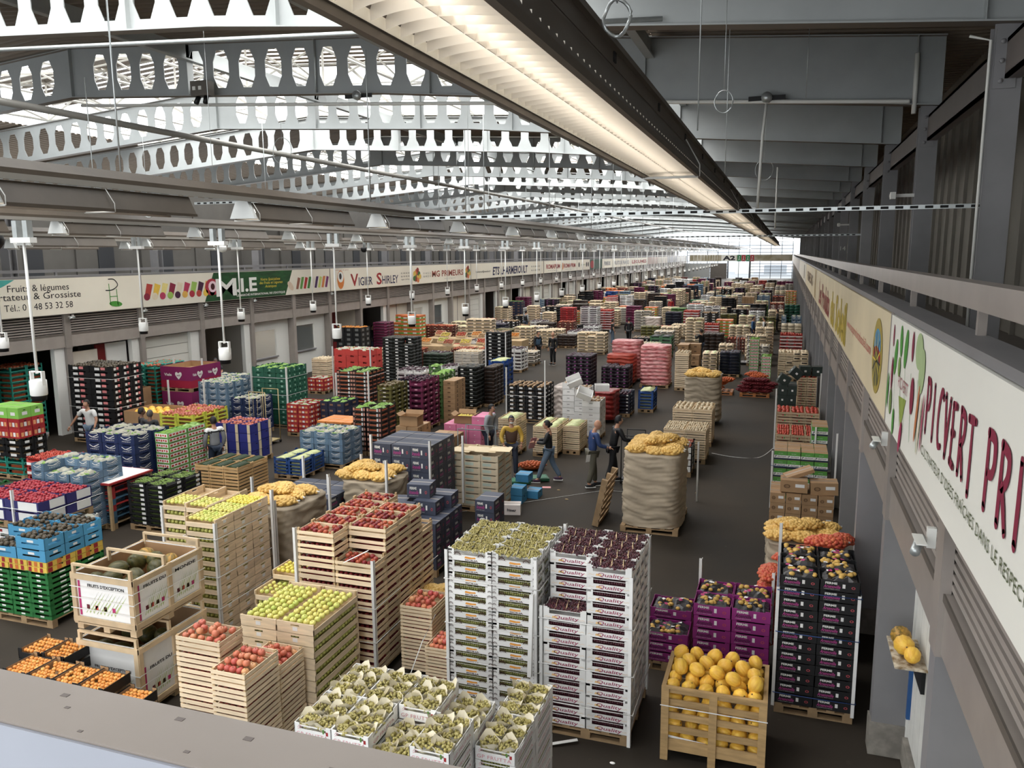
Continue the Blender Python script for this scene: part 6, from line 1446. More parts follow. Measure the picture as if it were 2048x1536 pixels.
# printed cartons in timber frames, two high, green melons in the upper
FW = mat('frame_wood', rgb(214, 186, 146), .65, vary=.2, scale=4); PINKB = P('print_magenta', 200, 40, 110); REED = P('print_reed', 178, 196, 130)
def melon_bin(z, lb, H=.78):
    r = empty('melon_bin', (-8.72, 7.6, z)); tag(r, lb, 'bin'); W, D = .98, 1.25
    b = MB(); t = .012
    b.box(0, W, 0, t, .14, H, PAPERW); b.box(0, W, D-t, D, .14, H, PAPERW); b.box(0, t, t, D-t, .14, H, PAPERW); b.box(W-t, W, t, D-t, .14, H, PAPERW); b.box(t, W-t, t, D-t, .14, .16, CARD)
    b.box(t, W-t, t, t+.003, .16, H-.01, CARD); b.box(t, W-t, D-t-.003, D-t, .16, H-.01, CARD); b.box(t, t+.003, t, D-t, .16, H-.01, CARD); b.box(W-t-.003, W-t, t, D-t, .16, H-.01, CARD); b.build('carton', r)
    b = MB()
    for (x, y) in ((-.02, -.03), (W-.05, -.03), (-.02, D), (W-.05, D)): b.box(x, x+.07, y, y+.03, .1, H+.01, FW)
    for (x) in (-.03, W):
        for y in (-.02, D/2-.03, D-.05): b.box(x, x+.03, y, y+.07, .1, H+.01, FW)
    for zz in (.12, H-.07): b.box(-.02, W+.02, -.035, -.015, zz, zz+.07, FW); b.box(W+.015, W+.035, -.02, D+.02, zz, zz+.07, FW); b.box(-.035, -.015, -.02, D+.02, zz, zz+.07, FW); b.box(-.02, W+.02, D+.015, D+.035, zz, zz+.07, FW)
    for y in (-.02, D*.45, D-.02):
        b.box(0, W, y, y+.04, H+.10, H+.13, FW) ; b.box(0, .04, y, y+.04, H-.05, H+.10, FW); b.box(W-.04, W, y, y+.04, H-.05, H+.10, FW)
    b.build('timber_frame', r)
    b = MB()
    def face(o, u, W_, two):
        o = Vector(o); u = Vector(u); n = u.cross(Vector((0, 0, 1)))*.002
        def q(a, z0, c, z1, m): b.add([tuple(o+u*x+Vector((0, 0, zz))+n*(1 if m is not PINKB else 1.5)) for x, zz in ((a, z0), (c, z0), (c, z1), (a, z1))], [(0, 1, 2, 3)], m)
        for s in range(two):
            x0 = .07+s*(W_-.1)/two; w1 = (W_-.14)/two
            if s == 0: q(x0, .2, x0+.035, .68, PINKB)
            for k in range(9):
                xx = x0+.1+k*w1*.07; b.add([tuple(o+u*a+Vector((0, 0, zz))+n) for a, zz in ((xx, .24+.02*(k % 3)), (xx+.012, .24), (xx+w1*.28, .55), (xx+w1*.3, .57))], [(0, 1, 2, 3)], REED)
            for k in range(4): q(x0+.12+k*w1*.17, .3, x0+.12+k*w1*.17+.05, .36, [P('print_wine', 110, 40, 50), P('print_tomato', 215, 80, 60), P('print_cocoa', 90, 60, 40), PINKB][k])
            text(b, ['FRUITS DU', 'MONDE'][s % 2] if two == 2 else "FRUITS D'EXCEPTION", tuple(o+u*(x0+w1*.55)+Vector((0, 0, .63))), tuple(u), (0, 0, 1), w1*.72, .045, INK, bold=.03, lift=.003)
    face((0, 0, 0), (1, 0, 0), W, 1); face((W, 0, 0), (0, 1, 0), D, 2); b.build('print', r)
    b = MB()
    for zz in (.3, .45, .6): b.box(-.04, W+.04, -.04, -.037, zz, zz+.012, STRAP); b.box(W+.037, W+.04, -.04, D+.04, zz+.01, zz+.022, STRAP)
    b.build('strap', r); b = MB()
    for i in range(3):
        for j in range(3): b.box(i*(W-.1)/2, i*(W-.1)/2+.1, j*(D-.1)/2, j*(D-.1)/2+.1, .0, .08, FW)
    b.box(-.02, W+.02, -.02, D+.02, .08, .1, FW); b.build('pallet_base', r)
# heights: lower bin stands on the floor, the upper one on its frame
melon_bin(0.0, 'lower printed melon carton in a timber frame, under the open one', .98); 
melon_bin(1.13, 'upper printed melon carton in timber frame, open with green melons')
rng = random.Random(9)
for k, (x, y, me) in enumerate(((.2, .22, GM), (.48, .2, GM), (.75, .25, GM), (.3, .5, GM), (.62, .48, GM), (.35, .78, GM), (.66, .8, GM), (.3, 1.02, GY), (.7, 1.03, GY), (.52, .95, GM))):
    melon(-8.72+x, 7.55+y, 1.13+.62+.06*(k % 2), me, 'dark green %smelon in the upper printed carton' % ('and orange ' if me is GY else ''), 'green melons in the upper carton' if me is GM else 'orange green melons in the upper carton')
for i in range(6): melon(-8.72+.2+.28*(i % 3), 7.55+.25+.5*(i//3), .78, GM, 'green melon glimpsed in the lower printed carton', 'green melons in the lower carton')
# pair of melons on a shelf at the right wall
r = tag(empty('wall_shelf', (1.5, 9.1, 1.62)), 'small dirty white shelf by the boarded door, with old melons', 'shelf')
b = MB(); b.box(-.22, .1, -.3, .45, 0, .02, mat('dirty_board', rgb(200, 190, 170), .7, vary=.4, scale=12, col2=rgb(120, 95, 60))); b.build('board', r)
b = MB(); b.box(.06, .1, -.2, .3, -.3, 0, BLACK); b.build('bracket', r)
melon(1.4, 9.35, 1.75, GY, 'brownish rotting melon at the back of the small wall shelf', None, .95); melon(1.4, 9.1, 1.76, YM, 'yellow melon at the front of the small wall shelf', None, 1.3); melon(1.46, 8.93, 1.74, YM, 'yellow melon end peeping out behind the pillar', None, 1.0)
# ================================================================ WRAPPED LOADS AND BAGS
def wrapped(name, lb, cat, x0, y0, W, D, z0, z1, m, rings=26, amp=.03, fold=.02, seed=1, rnd=.12, kind=None):
    lay = name == 'netted_load'
    rng = random.Random(seed); b = MB(); n = 72; vs = []
    ph = [rng.uniform(0, 6) for _ in range(8)]
    rings *= 2
    for j in range(rings+1):
        z = z0+(z1-z0)*j/rings
        for k in range(n):
            a = 2*math.pi*k/n; c, s = math.cos(a), math.sin(a); q = (abs(c)**5+abs(s)**5)**(-.2)
            off = amp*.5*(math.sin(3*a+ph[0]+z*2)+math.sin(5*a+ph[1]-z*3))*.5+fold*.55*(math.sin(z*(27+5*math.sin(a+ph[5]))+3.0*math.sin(2*a+ph[2])+2.2*math.sin(5*a+ph[3]))+.7*math.sin(z*61+4*math.sin(3*a+ph[6])+ph[7])*math.sin(a*2+z*5))+rng.uniform(-.007, .007)
            if lay: off = amp*.4*math.sin(3*a+ph[0]+z)+fold*(abs(math.sin(math.pi*(z+.02*math.sin(4*a+ph[1]))/.17))-.5)+.01*math.sin(23*a+z*9)+rng.uniform(-.005, .005)
            vs.append((x0+W/2+(W/2+off)*q*c*.985, y0+D/2+(D/2+off)*q*s*.985, z+(.012*math.sin(6*a+ph[4]) if 0 < j < rings else 0)))
    fs = [(j*n+k, j*n+(k+1) % n, (j+1)*n+(k+1) % n, (j+1)*n+k) for j in range(rings) for k in range(n)]
    vs.append((x0+W/2, y0+D/2, z1-.02)); c_ = len(vs)-1
    fs += [(rings*n+k, rings*n+(k+1) % n, c_) for k in range(n)]
    b.add(vs, fs, m, True); return tag(b.build(name), lb, cat, kind=kind)
SACK = mat('kraft_paper_wrap', rgb(176, 160, 136), .75, vary=.12, scale=3, bump=.3); NETY = mat('potato_in_net', rgb(236, 190, 96), .5, vary=.25, scale=16, bump=.4, col2=rgb(214, 160, 62))
def bag_mesh(seed, m, n=46, L=.5, Wd=.3, H=.2, r=.036, flap=None):
    rng = random.Random(seed); b = MB()
    for i in range(n*2):
        a = i*2.39996; q = math.sqrt((i+.5)/(n*2)); x, y = q*L/2*math.cos(a), q*Wd/2*math.sin(a)
        b.ball((x, y, H*.42+(H*.5)*math.sqrt(max(0, 1-q*q))+rng.uniform(-.01, .01)), r*rng.uniform(.85, 1.1), m, 1, (1.2, 1, .9))
    b.ball((0, 0, H*.42), 1, m, 2, (L*.42, Wd*.42, H*.38))
    if flap: b.tube([(L/2-.02, 0, H*.5), (L/2+.06, .02, H*.55)], [.03, .012], flap, 6)
    return b.mesh('net_bag')
BAGY = [bag_mesh(s, NETY, flap=PAPERW) for s in range(3)]
NETR = mat('onion_in_red_net', rgb(208, 62, 44), .5, vary=.3, scale=18, bump=.4, col2=rgb(226, 110, 60)); BAGR = [bag_mesh(s, NETR, 50, .6, .34, .2, flap=PAPERW) for s in range(3)]
NETO = mat('orange_net', rgb(216, 92, 34), .5, vary=.3, scale=14, bump=.3); BAGO = [bag_mesh(s, NETO, 30, .8, .5, .24) for s in range(2)]
NETM = mat('dark_red_net', rgb(120, 20, 32), .5, vary=.35, scale=14, bump=.4); BAGM = [bag_mesh(s, NETM, 50, .7, .45, .2, .03) for s in range(3)]
def bags(lst, ms, nm, lb, grp, cat='bag'):
    for i, (x, y, z, rz) in enumerate(lst): tag(link(nm, ms[i % len(ms)], loc=(x, y, z), rot=(0, 0, rz)), lb, cat, grp)
def bag_layer(x0, y0, W, D, z, ms, nm, lb, grp, seed=1, heapz=.12):
    rng = random.Random(seed); out = []; nx, ny = max(1, round(W/.42)), max(1, round(D/.34))
    for j in range(ny):
        for i in range(nx): out.append((x0+(i+.5)*W/nx, y0+(j+.5)*D/ny, z+rng.uniform(0, .03), rng.uniform(-.5, .5)))
    for _ in range(max(1, nx*ny//3)): out.append((x0+W*rng.uniform(.3, .7), y0+D*rng.uniform(.3, .7), z+heapz, rng.uniform(0, 3)))
    bags(out, ms, nm, lb, grp)
wrapped('wrapped_load', 'tall paper wrapped potato pallet standing in the middle of aisle', 'wrapped pallet', -3.22, 16.65, 1.3, 1.75, .14, 1.72, SACK, 30, .04, .022, 3); pallet(-3.2, 16.65, 1.25, 1.7, 0, None, 'pallet under the tall paper wrapped potatoes in the aisle')
bag_layer(-3.1, 16.8, 1.1, 1.4, 1.66, BAGY, 'potato_bag', 'yellow net bag of potatoes on the tall paper wrapped pallet', 'potato bags on the tall wrapped pallet', 2, .17)
wrapped('wrapped_load', 'paper wrapped potato pallet farther down, behind the garlic crates', 'wrapped pallet', -3.25, 28.3, 1.25, 1.3, .14, 1.68, SACK, 26, .04, .022, 4)
bag_layer(-3.2, 28.4, 1.1, 1.1, 1.63, BAGY, 'potato_bag', 'yellow net bag of potatoes on the farther wrapped pallet', 'potato bags on the farther wrapped pallet', 5)
wrapped('wrapped_load', 'brown paper wrapped potato load between the slate blue cartons', 'wrapped pallet', -8.55, 13.95, 1.15, 1.15, .14, 1.42, SACK, 22, .05, .02, 6)
bag_layer(-8.7, 14.0, 1.15, 1.0, 1.38, BAGY, 'potato_bag', 'yellow net bag of potatoes between the slate blue cartons', 'potato bags between the slate cartons', 7)
wrapped('wrapped_load', 'brown paper wrapped load behind the tall apple tower', 'wrapped pallet', -8.95, 11.2, 1.15, 1.3, .14, 1.7, SACK, 24, .05, .02, 8)
bag_layer(-8.9, 11.3, .95, 1.1, 1.64, BAGY, 'potato_bag', 'orange net bag of potatoes behind the tall apple tower', 'potato bags behind the apple tower', 9)
wrapped('wrapped_load', 'paper wrapped potato pallet by right wall behind black trays', 'wrapped pallet', -.12, 13.6, 1.2, 1.0, .14, 1.15, SACK, 20, .05, .02, 10)
bag_layer(-.1, 13.65, 1.15, .9, 1.12, BAGY, 'potato_bag', 'yellow net bag of potatoes by the right wall', 'potato bags by the right wall', 11, .15)
bags([(.75, 12.5, 1.55, .2), (.95, 12.75, 1.5, 1.0), (.3, 12.3, 1.3, .1)], BAGR, 'onion_bag', 'red net bag of onions between the black trays and potatoes', 'onion bags by the right wall')
wrapped('wrapped_load', 'pile body of red onion nets behind the black trays', 'wrapped pallet', .2, 12.0, .9, 1.2, .14, 1.35, NETR, 16, .05, .03, 12)
for k in range(6): tag(link('onion_bag', BAGR[k % 3], loc=(-.02, 11.95, .18+k*.2), rot=(0, 0, 1.45)), 'red net bag of onions, %s from the top of column left of black trays' % ORD[5-k], 'bag', 'column of onion bags')
for (x, y, z, n_) in ((-4.9, 12.3, 0, 4), (-6.3, 11.6, 0, 3)):
    for k in range(n_): tag(link('potato_bag', BAGY[k % 3], loc=(x+.03*k, y, z+k*.18), rot=(0, 0, .3*k)), 'yellow net bag of potatoes, %s from the top, %s loose column' % (ORD[n_-1-k], 'right hand' if x > -5.5 else 'left hand'), 'bag', 'loose columns of potato bags')
bags([(-5.3, 10.6, .65, .2), (-4.9, 10.8, .7, .9), (-4.5, 10.6, .62, .3), (-5.1, 11.0, .6, .0)], BAGY, 'potato_bag', 'yellow net bag of potatoes behind the pink apples', 'potato bags behind the pink apples')
wrapped('wrapped_load', 'low crumpled paper potato load behind the pink apples', 'wrapped pallet', -5.15, 10.45, 1.3, .7, .02, .64, SACK, 10, .04, .03, 14)
PKN = mat('pink_net_wrap', rgb(234, 168, 166), .4, vary=.35, scale=4, bump=.4, col2=rgb(200, 80, 84), stretch=(1, 1, 4)); RDN = mat('red_net_wrap', rgb(196, 62, 40), .4, vary=.3, scale=5, bump=.4, stretch=(1, 1, 4)); CLR = mat('clear_wrap', rgb(205, 190, 180), .25, vary=.25, scale=3, bump=.3)
wrapped('netted_load', 'pink net wrapped pallet of onions, right one of the pair', 'wrapped pallet', -6.1, 35.8, 1.3, 1.3, .14, 1.88, PKN, 24, .03, .04, 21); pallet(-6.1, 35.8, 1.3, 1.3, 0, None, 'pallet under the right pink net wrapped load')
wrapped('netted_load', 'pinkish red net wrapped pallet, left of the tall pink one', 'wrapped pallet', -7.75, 37.3, 1.4, 1.3, .14, 1.9, PKN, 24, .03, .04, 22)
wrapped('netted_load', 'orange red net load in front of the left pink one', 'wrapped pallet', -7.7, 35.95, 1.3, 1.1, .14, 1.4, RDN, 20, .03, .035, 23)
wrapped('netted_load', 'low bright red net bundle by the white mushroom boxes', 'wrapped pallet', -6.35, 27.6, .75, 1.2, .14, 1.1, mat('deep_red_net', rgb(170, 34, 30), .35, vary=.4, scale=6, bump=.5), 16, .05, .03, 24)
wrapped('wrapped_load', 'clear film wrapped load left of the mushroom boxes', 'wrapped pallet', -7.75, 27.2, .6, 1.2, .1, 1.3, CLR, 18, .04, .03, 25)
wrapped('wrapped_load', 'grey film wrapped load on the far central aisle', 'wrapped pallet', -9.85, 59.5, 1.2, 1.2, .14, 1.3, CLR, 14, .04, .03, 26)
pallet(-1.65, 34.6, 1.2, 1.0, 0, P('orange_pallet', 190, 110, 50), 'orange pallet under the dark red onion nets'); pallet(-2.95, 34.8, 1.0, .9, 0, P('orange_pallet', 0, 0, 0), 'orange pallet under the orange nets')
rng = random.Random(31)
for k in range(4):
    for i in range(3 if k < 3 else 2): tag(link('onion_bag', BAGM[(i+k) % 3], loc=(-1.5+.42*i+.1*k, 34.95, .14+k*.15), rot=(0, 0, rng.uniform(-.4, .4))), 'dark red net bag of onions in the middle floor heap', 'bag', 'dark red onion nets on the orange pallet')
for (x, y, z, a) in ((-2.7, 35.1, .14, .3), (-2.5, 35.2, .34, .8), (-2.25, 35.1, .5, .4), (-1.1, 35.5, .72, .1), (-.9, 35.3, .66, .5)): tag(link('net_bag', BAGO[rng.randrange(2)], loc=(x, y, z), rot=(0, 0, a)), 'orange mesh net bag slumped on the floor heap', 'bag', 'orange nets of the floor heap')
tag(link('net_bag', BAGO[0], loc=(-6.55, 20.9, .0), rot=(0, 0, .4)), 'orange mesh bag lying by the man in the brown waistcoat', 'bag')
# ---- magenta melon bins and the big brown cartons at the left
MB1 = mat('bin_magenta', rgb(140, 28, 92), .5); MB2 = mat('bin_red', rgb(176, 24, 56), .5)
def magenta_bin(x, y, z, W, D, H, lb):
    r = empty('melon_bin', (x, y, z)); tag(r, lb, 'bin')
    b = MB(); t = .015
    for zz0, zz1, m in ((0, H*.35, MB2), (H*.35, H, MB1)):
        b.box(0, W, 0, t, zz0, zz1, m); b.box(0, W, D-t, D, zz0, zz1, m); b.box(0, t, t, D-t, zz0, zz1, m); b.box(W-t, W, t, D-t, zz0, zz1, m)
    b.box(t, W-t, t, D-t, 0, .02, CARD); b.box(t, W-t, t, t+.004, .02, H-.01, CARD); b.box(t, W-t, D-t-.004, D-t, .02, H-.01, CARD); b.box(t, t+.004, t, D-t, .02, H-.01, CARD); b.box(t, W-t, t, D-t, H*.7, H*.72, CARD); b.build('carton', r)
    b = MB()
    for o, u, L in (((0, 0, 0), (1, 0, 0), W), ((W, 0, 0), (0, 1, 0), D/2), ((W, D/2, 0), (0, 1, 0), D/2)):
        o, u = Vector(o), Vector(u); c_ = o+u*L*.6+Vector((0, 0, H*.6)); s = .15
        hp = [(0, -1), (.55, -.45), (.95, .1), (.9, .6), (.5, .8), (0, .45), (-.5, .8), (-.9, .6), (-.95, .1), (-.55, -.45)]
        n = u.cross(Vector((0, 0, 1)))*.003; b.add([tuple(c_+u*a*s+Vector((0, 0, e*s))+n) for a, e in hp], [tuple(range(10))], WHITE)
        text(b, 'with!', tuple(c_), tuple(u), (0, 0, 1), .16, .07, MB1, lift=.006, bold=.02); text(b, 'Viele', tuple(o+u*L*.25+Vector((0, 0, H*.62))), tuple(u), (0, 0, 1), L*.25, .1, WHITE, lift=.004, bold=.03)
    b.build('print', r)
magenta_bin(-20.9, 22.6, 1.42, 1.3, 1.6, .75, 'upper magenta and red melon bin with white heart, left side'); magenta_bin(-20.9, 22.6, .14, 1.3, 1.6, 1.14, 'lower magenta and red melon bin with white heart')
pallet(-20.9, 22.6, 1.3, 1.6, 1.28, None, 'pallet between the two magenta melon bins'); pallet(-20.9, 22.6, 1.3, 1.6, 0, None, 'pallet under the lower magenta melon bin')
magenta_bin(-22.9, 21.1, 1.55, 1.3, 1.0, .75, 'magenta bin farther back beside the black dotted trays')
def open_carton(x, y, z, W, D, H, lb, rz=0, flaps=True, m=CARD):
    r = empty('large_carton', (x, y, z), rz); tag(r, lb, 'carton'); b = MB(); t = .01
    b.box(0, W, 0, t, 0, H, m); b.box(0, W, D-t, D, 0, H, m); b.box(0, t, t, D-t, 0, H, m); b.box(W-t, W, t, D-t, 0, H, m); b.box(t, W-t, t, D-t, 0, .01, m); b.build('body', r)
    if flaps:
        k = min(W, D)*.35
        for vs in (((0, 0, H), (W, 0, H), (W+.02, -k*.8, H+k*.25), (-.02, -k*.8, H+k*.25)), ((W, D, H), (0, D, H), (0, D+k*.4, H+k*.7), (W, D+k*.4, H+k*.7)), ((W, 0, H), (W, D, H), (W+k*.7, D, H+k*.4), (W+k*.7, 0, H+k*.4)), ((0, D, H), (0, 0, H), (-k*.6, 0, H+k*.5), (-k*.6, D, H+k*.5))):
            b = MB(); V4 = [Vector(q) for q in vs]; n = (V4[1]-V4[0]).cross(V4[3]-V4[0]).normalized()*.004
            b.add([tuple(q) for q in V4]+[tuple(q+n) for q in V4], [(3, 2, 1, 0), (4, 5, 6, 7), (0, 1, 5, 4), (1, 2, 6, 5), (2, 3, 7, 6), (3, 0, 4, 7)], m); b.build('flap', r)
    return r
open_carton(-22.9, 21.1, .0, 1.9, 1.1, 1.5, 'tall brown carton behind the black dotted trays', flaps=False)
open_carton(-20.05, 19.95, .1, 1.6, 1.3, 1.0, 'big open brown carton filled with orange melons at left', flaps=False)
for i in range(11): melon(-19.75+.3*(i % 4)+.05, 20.2+.3*(i//4), 1.02, YM, 'orange yellow melon in the big brown carton at left', 'melons in the big brown carton', 1.35)
b = MB(); b.box(-20.0, -18.5, 20.0, 21.2, .95, .97, CARD); tag(b.build('carton_tray'), 'cardboard sheet under the orange melons in the big carton', 'cardboard')
open_carton(-9.35, 21.95, .95, .55, .5, .22, 'open brown carton with yellow fruit on the pink cartons', .1)
b = MB(); heap(b, -9.3, -8.85, 22.0, 22.4, 1.13, 'lemon', random.Random(2), .07); tag(b.build('loose_fruit'), 'small yellow fruit in the open carton on the pink cartons', 'fruit', kind='stuff')
for i, (x, y, z, lb) in enumerate(((-8.75, 21.9, .96, 'pink carton set on top at the front right of the pink pile'), (-8.7, 22.3, .96, 'pink carton behind the one on top of the pink pile'))): tag(crate_box(.42, .4, .24, T(222, 120, 160), lab(PAPERW, (-.04, .04), (.5, .6))).build('carton', loc=(x+.2, y+.2, z)), lb, 'box')
open_carton(-10.35, 20.3, 1.15, .55, .45, .28, 'open topped brown carton on the brown carton pile', .05)
# slate cartons lying loose
sb = crate_mb('ferme_blue', .47, .42, .27)[0].mesh('carton')
for i, (x, y, z, a, lb) in enumerate(((-6.75, 13.2, 1.05, .1, 'loose slate carton lying on the front left of its pile'), (-6.4, 13.7, 1.05, 0, 'loose slate carton in the middle of its pile top'), (-6.3, 14.2, 1.05, .05, 'loose slate carton at the back of its pile top'), (-6.62, 13.85, 1.32, .12, 'highest loose slate carton, on two others'), (-7.0, 13.55, 1.05, .2, 'loose slate carton at the left of its pile top'))):
    tag(link('carton', sb, loc=(x, y, z), rot=(0, 0, a)), lb, 'box')
tag(crate_box(.42, .32, .24, P('white_pink_box', 232, 222, 216), lambda b, w, d, h: front(b, 'Primeur', w, d, h, 0, .5, .5, .3, INK, bold=.03, lift=.001)).build('carton', loc=(-5.85, 17.1, 0), rot=(0, 0, .25)), 'single white carton on the floor by the veneer crates', 'box')
for i, (x, y, z) in enumerate(((-6.0, 18.0, 0), (-6.0, 18.0, .2), (-5.75, 18.5, 0), (-6.0, 18.5, .4))): tag(crate_box(.34, .4, .19, P('sky_box', 60, 150, 205)).build('carton', loc=(x, y, z)), 'sky blue box, %s, beside the veneer crates' % ['lowest front', 'upper front', 'right hand low', 'back top'][i], 'box')
for i, (x, y, z, a, b__, lb) in enumerate(((-6.05, 24.9, 1.45, .5, .4, 'white mushroom box tipped toward the aisle, lower one'), (-6.55, 25.8, 1.72, .5, -.4, 'white mushroom box tipped on its side, upper one'), (-5.9, 27.0, 1.3, 0, 0, 'upright white crate behind the tipped mushroom boxes'))):
    o = crate_box(.5, .4, .22, PAPERW, openb=True).build('mushroom_box', loc=(x, y, z), rot=(a, b__, .3)); tag(o, lb, 'box')
# dark green cartons tipped on the right wall pile, and flattened brown one
for i, (x, y, z, a, lb) in enumerate(((-.0, 27.6, 1.72, .5, 'dark green carton tipped on edge, left'), (.35, 28.1, 1.9, .7, 'dark green carton tipped on edge, middle'), (.75, 29.1, 1.82, 0, 'dark green carton upright at the back left'), (1.15, 29.1, 1.82, .0, 'dark green carton upright at the back right'))):
    tag(crate_box(.36, .4, .32, P('tray_34_48_42', 0, 0, 0), lab(None, (-.1, .1), (.4, .6))).build('carton', loc=(x, y, z), rot=(0, a, .1)), lb, 'box')
for i, (x, y, z, a, lb) in enumerate(((.35, 17.45, 1.02, .0, 'brown carton on its pile, left of the top two'), (.95, 17.5, 1.0, .05, 'brown carton on its pile, right of the top two'), (.45, 17.7, 1.3, .35, 'flattened brown carton leaning on the top boxes'))):
    tag((crate_box(.55, .4, .26, CARD, d_brown) if i < 2 else crate_box(.6, .4, .08, CARD)).build('carton', loc=(x, y, z), rot=(0, -a, a*.6)), lb, 'box')
# tilted display crates half way down on the left
DSP = [('tomato', 'tomatoes'), ('orange', 'oranges'), ('apple_y', 'yellow fruit'), ('peach', 'peaches'), ('lemon', 'lemons'), ('tomato', 'red fruit'), ('orange', 'apricots'), ('mushroom', 'mushrooms')]
b0 = crate_slat(.6, .4, .14, WOOD, 2); dm = b0.mesh('display_crate')
for i in range(22):
    p_, nmz = DSP[i % 8]; x = -19.5+(i % 11)*.78; y = 39.8+(i//11)*3.2+(i % 3)*.5; z = 1.25 if i < 11 else 1.3
    if not (-23 < x < -14.6): continue
    o = link('display_crate', dm, loc=(x, y, z), rot=(.55, 0, .1*((i % 3)-1))); tag(o, 'tilted wooden display crate of %s, %s row, %s from left' % (nmz, 'front' if i < 11 else 'back', ORD[i % 11] if i % 11 else 'first'), 'crate', 'tilted display crates')
    hb_ = MB(); heap(hb_, -.27, .27, -.17, .17, .12, p_, random.Random(i), .09); q = hb_.build('packed_'+p_, o); q['kind'] = 'stuff'
for i in range(2):
    b = MB(); y = 39.6+3.2*i
    b.box(-20, -14.3+.3*i, y, y+1.3, 0, 1.1+.05*i, WOOD2); tag(b.build('display_bench'), 'long wooden bench under the %s row of tilted crates' % ['front', 'back'][i], 'bench')
# ================================================================ CORNER GUARDS, STRAPS, PALLETS, TABLE
def guard(x, y, z0, z1, lb, lean=(0, 0), m=PAPERW):
    b = MB(); a = .045
    b.box(0, a, -.004, 0, 0, z1-z0, m); b.box(a-.004, a, -.004, a, 0, z1-z0, m)
    tag(b.build('corner_guard', loc=(x, y, z0), rot=(lean[0], lean[1], 0)), lb, 'corner guard', None)
G = [(-3.99, 8.97, 0, 2.28, 'white corner guard at left of the wheel-print grape pile'), (-2.79, 8.96, 0, 2.28, 'white corner guard at right front of the wheel-print grape pile'), (-2.74, 10.18, .1, 2.35, 'white corner guard at back right of the wheel-print pile'),
     (-2.72, 8.97, 0, 1.7, 'white corner guard at left of the purple grape pile'), (-1.6, 8.97, 0, 2.2, 'white corner guard at right front of the purple grape pile'), (-1.59, 10.2, .1, 2.3, 'white corner guard at back right of the purple grape pile'),
     (-6.47, 9.28, 0, 2.2, 'white corner guard at left of the nectarine pile'), (-5.24, 9.28, .1, 1.85, 'white corner guard at right front of the nectarine pile'), (-7.97, 9.43, 0, 2.05, 'white corner guard at right front of the apple tower'), (-9.45, 9.98, 0, 2.0, 'white corner guard at left of the apple pair'),
     (-7.9, 10.75, .1, 2.2, 'white corner guard at back right of the apple tower'), (-8.0, 10.95, .1, 1.95, 'free standing white post between apple tower and wrapped load'), (1.03, 10.33, .1, 1.75, 'white corner guard at right of the black tray pile'), (.06, 10.33, .1, 1.75, 'white corner guard at left of the black tray pile'), (.07, 11.57, .1, 2.2, 'white guard sticking up behind the black tray pile'),
     (-1.04, 11.67, .3, 1.5, 'white guard sticking up behind the magenta trays, left'), (.0, 11.67, .3, 1.4, 'white guard sticking up behind the magenta trays, right'), (-8.58, 14.9, .1, 1.75, 'white post at right back of the flat slate pile'), (-8.56, 13.55, .1, 1.6, 'white post at right front of the flat slate pile'), (-10.05, 14.9, .1, 1.6, 'white post at left back of the flat slate pile'), (-10.3, 13.4, .1, 1.5, 'white post in front of the blue trays'),
     (-7.45, 13.9, .1, 1.95, 'white post right of the brown potato load'), (-8.8, 13.9, .1, 1.55, 'white post left of the brown potato load'), (-7.13, 15.3, .1, 2.05, 'white post at front right of tall slate pile'), (-8.55, 15.3, .1, 2.1, 'white post at front left of tall slate pile'), (-6.9, 16.6, .3, 1.9, 'white post between veneer crates and tall slate pile'),
     (-13.45, 10.55, .2, 1.75, 'white post through the red apple trays'), (-17.75, 23.45, 0, 2.3, 'white guard at left of the dark green crates'), (-16.3, 23.45, 0, 2.2, 'white guard at right of the dark green crates'), (-18.6, 22.0, 0, 1.9, 'white guard at right of the light blue boxes on the left'), (-20.1, 22.0, 0, 1.8, 'white guard at left of the light blue boxes on the left'), (-15.0, 24.55, 0, 1.9, 'white guard at left of the lettuce trays'), (-13.72, 24.55, 0, 2.0, 'white guard at right of the lettuce trays'),
     (-9.4, 26.85, 0, 2.0, 'brown and white guard at left of the black crates'), (-7.95, 26.85, 0, 2.3, 'guard at right of the black crates'), (-1.85, 19.3, .0, 1.5, 'white guard by the garlic crates'), (.84, 20.65, .1, 1.75, 'white guard at left of the tall green cartons'), (1.25, 19.33, .1, 1.9, 'white guard at right of the green lettered cartons'), (-.14, 19.33, 0, 1.4, 'white guard at left of the green lettered cartons'), (-.15, 25.4, 0, 1.9, 'white guard at left of the tomato crates'), (1.25, 28.75, .1, 1.95, 'white guard at right of the tomato crates'),
     (-21.0, 23.35, 0, 2.4, 'white guard at left of the teal trays'), (-19.75, 23.35, 0, 2.4, 'white guard at right of the teal trays'), (-17.65, 28.7, 0, 2.3, 'white guard at left of the red plastic crates'), (-15.9, 28.7, 0, 2.3, 'white guard at right of the red plastic crates'), (-13.3, 35.1, 0, 2.3, 'pale guard at left of the black and yellow trays'), (-12.3, 35.1, 0, 2.4, 'pale guard at right of the black and yellow trays')]
for g in G: guard(*g)
tag((lambda b: (b.box(0, .05, -.004, 0, 0, 1.1, PAPERW), b.box(.046, .05, 0, .05, 0, 1.1, PAPERW), b.build('corner_guard', loc=(-2.86, 8.9, .75), rot=(0, .03, 0)))[2])(MB()), 'loose white guard hanging left of the purple grape pile', 'corner guard')
tag((lambda b: (b.box(0, .5, 0, .05, 0, .006, PAPERW), b.build('corner_guard', loc=(-2.62, 8.6, .02), rot=(0, -.05, .5)))[1])(MB()), 'broken piece of white guard on the floor between the grape piles', 'corner guard')
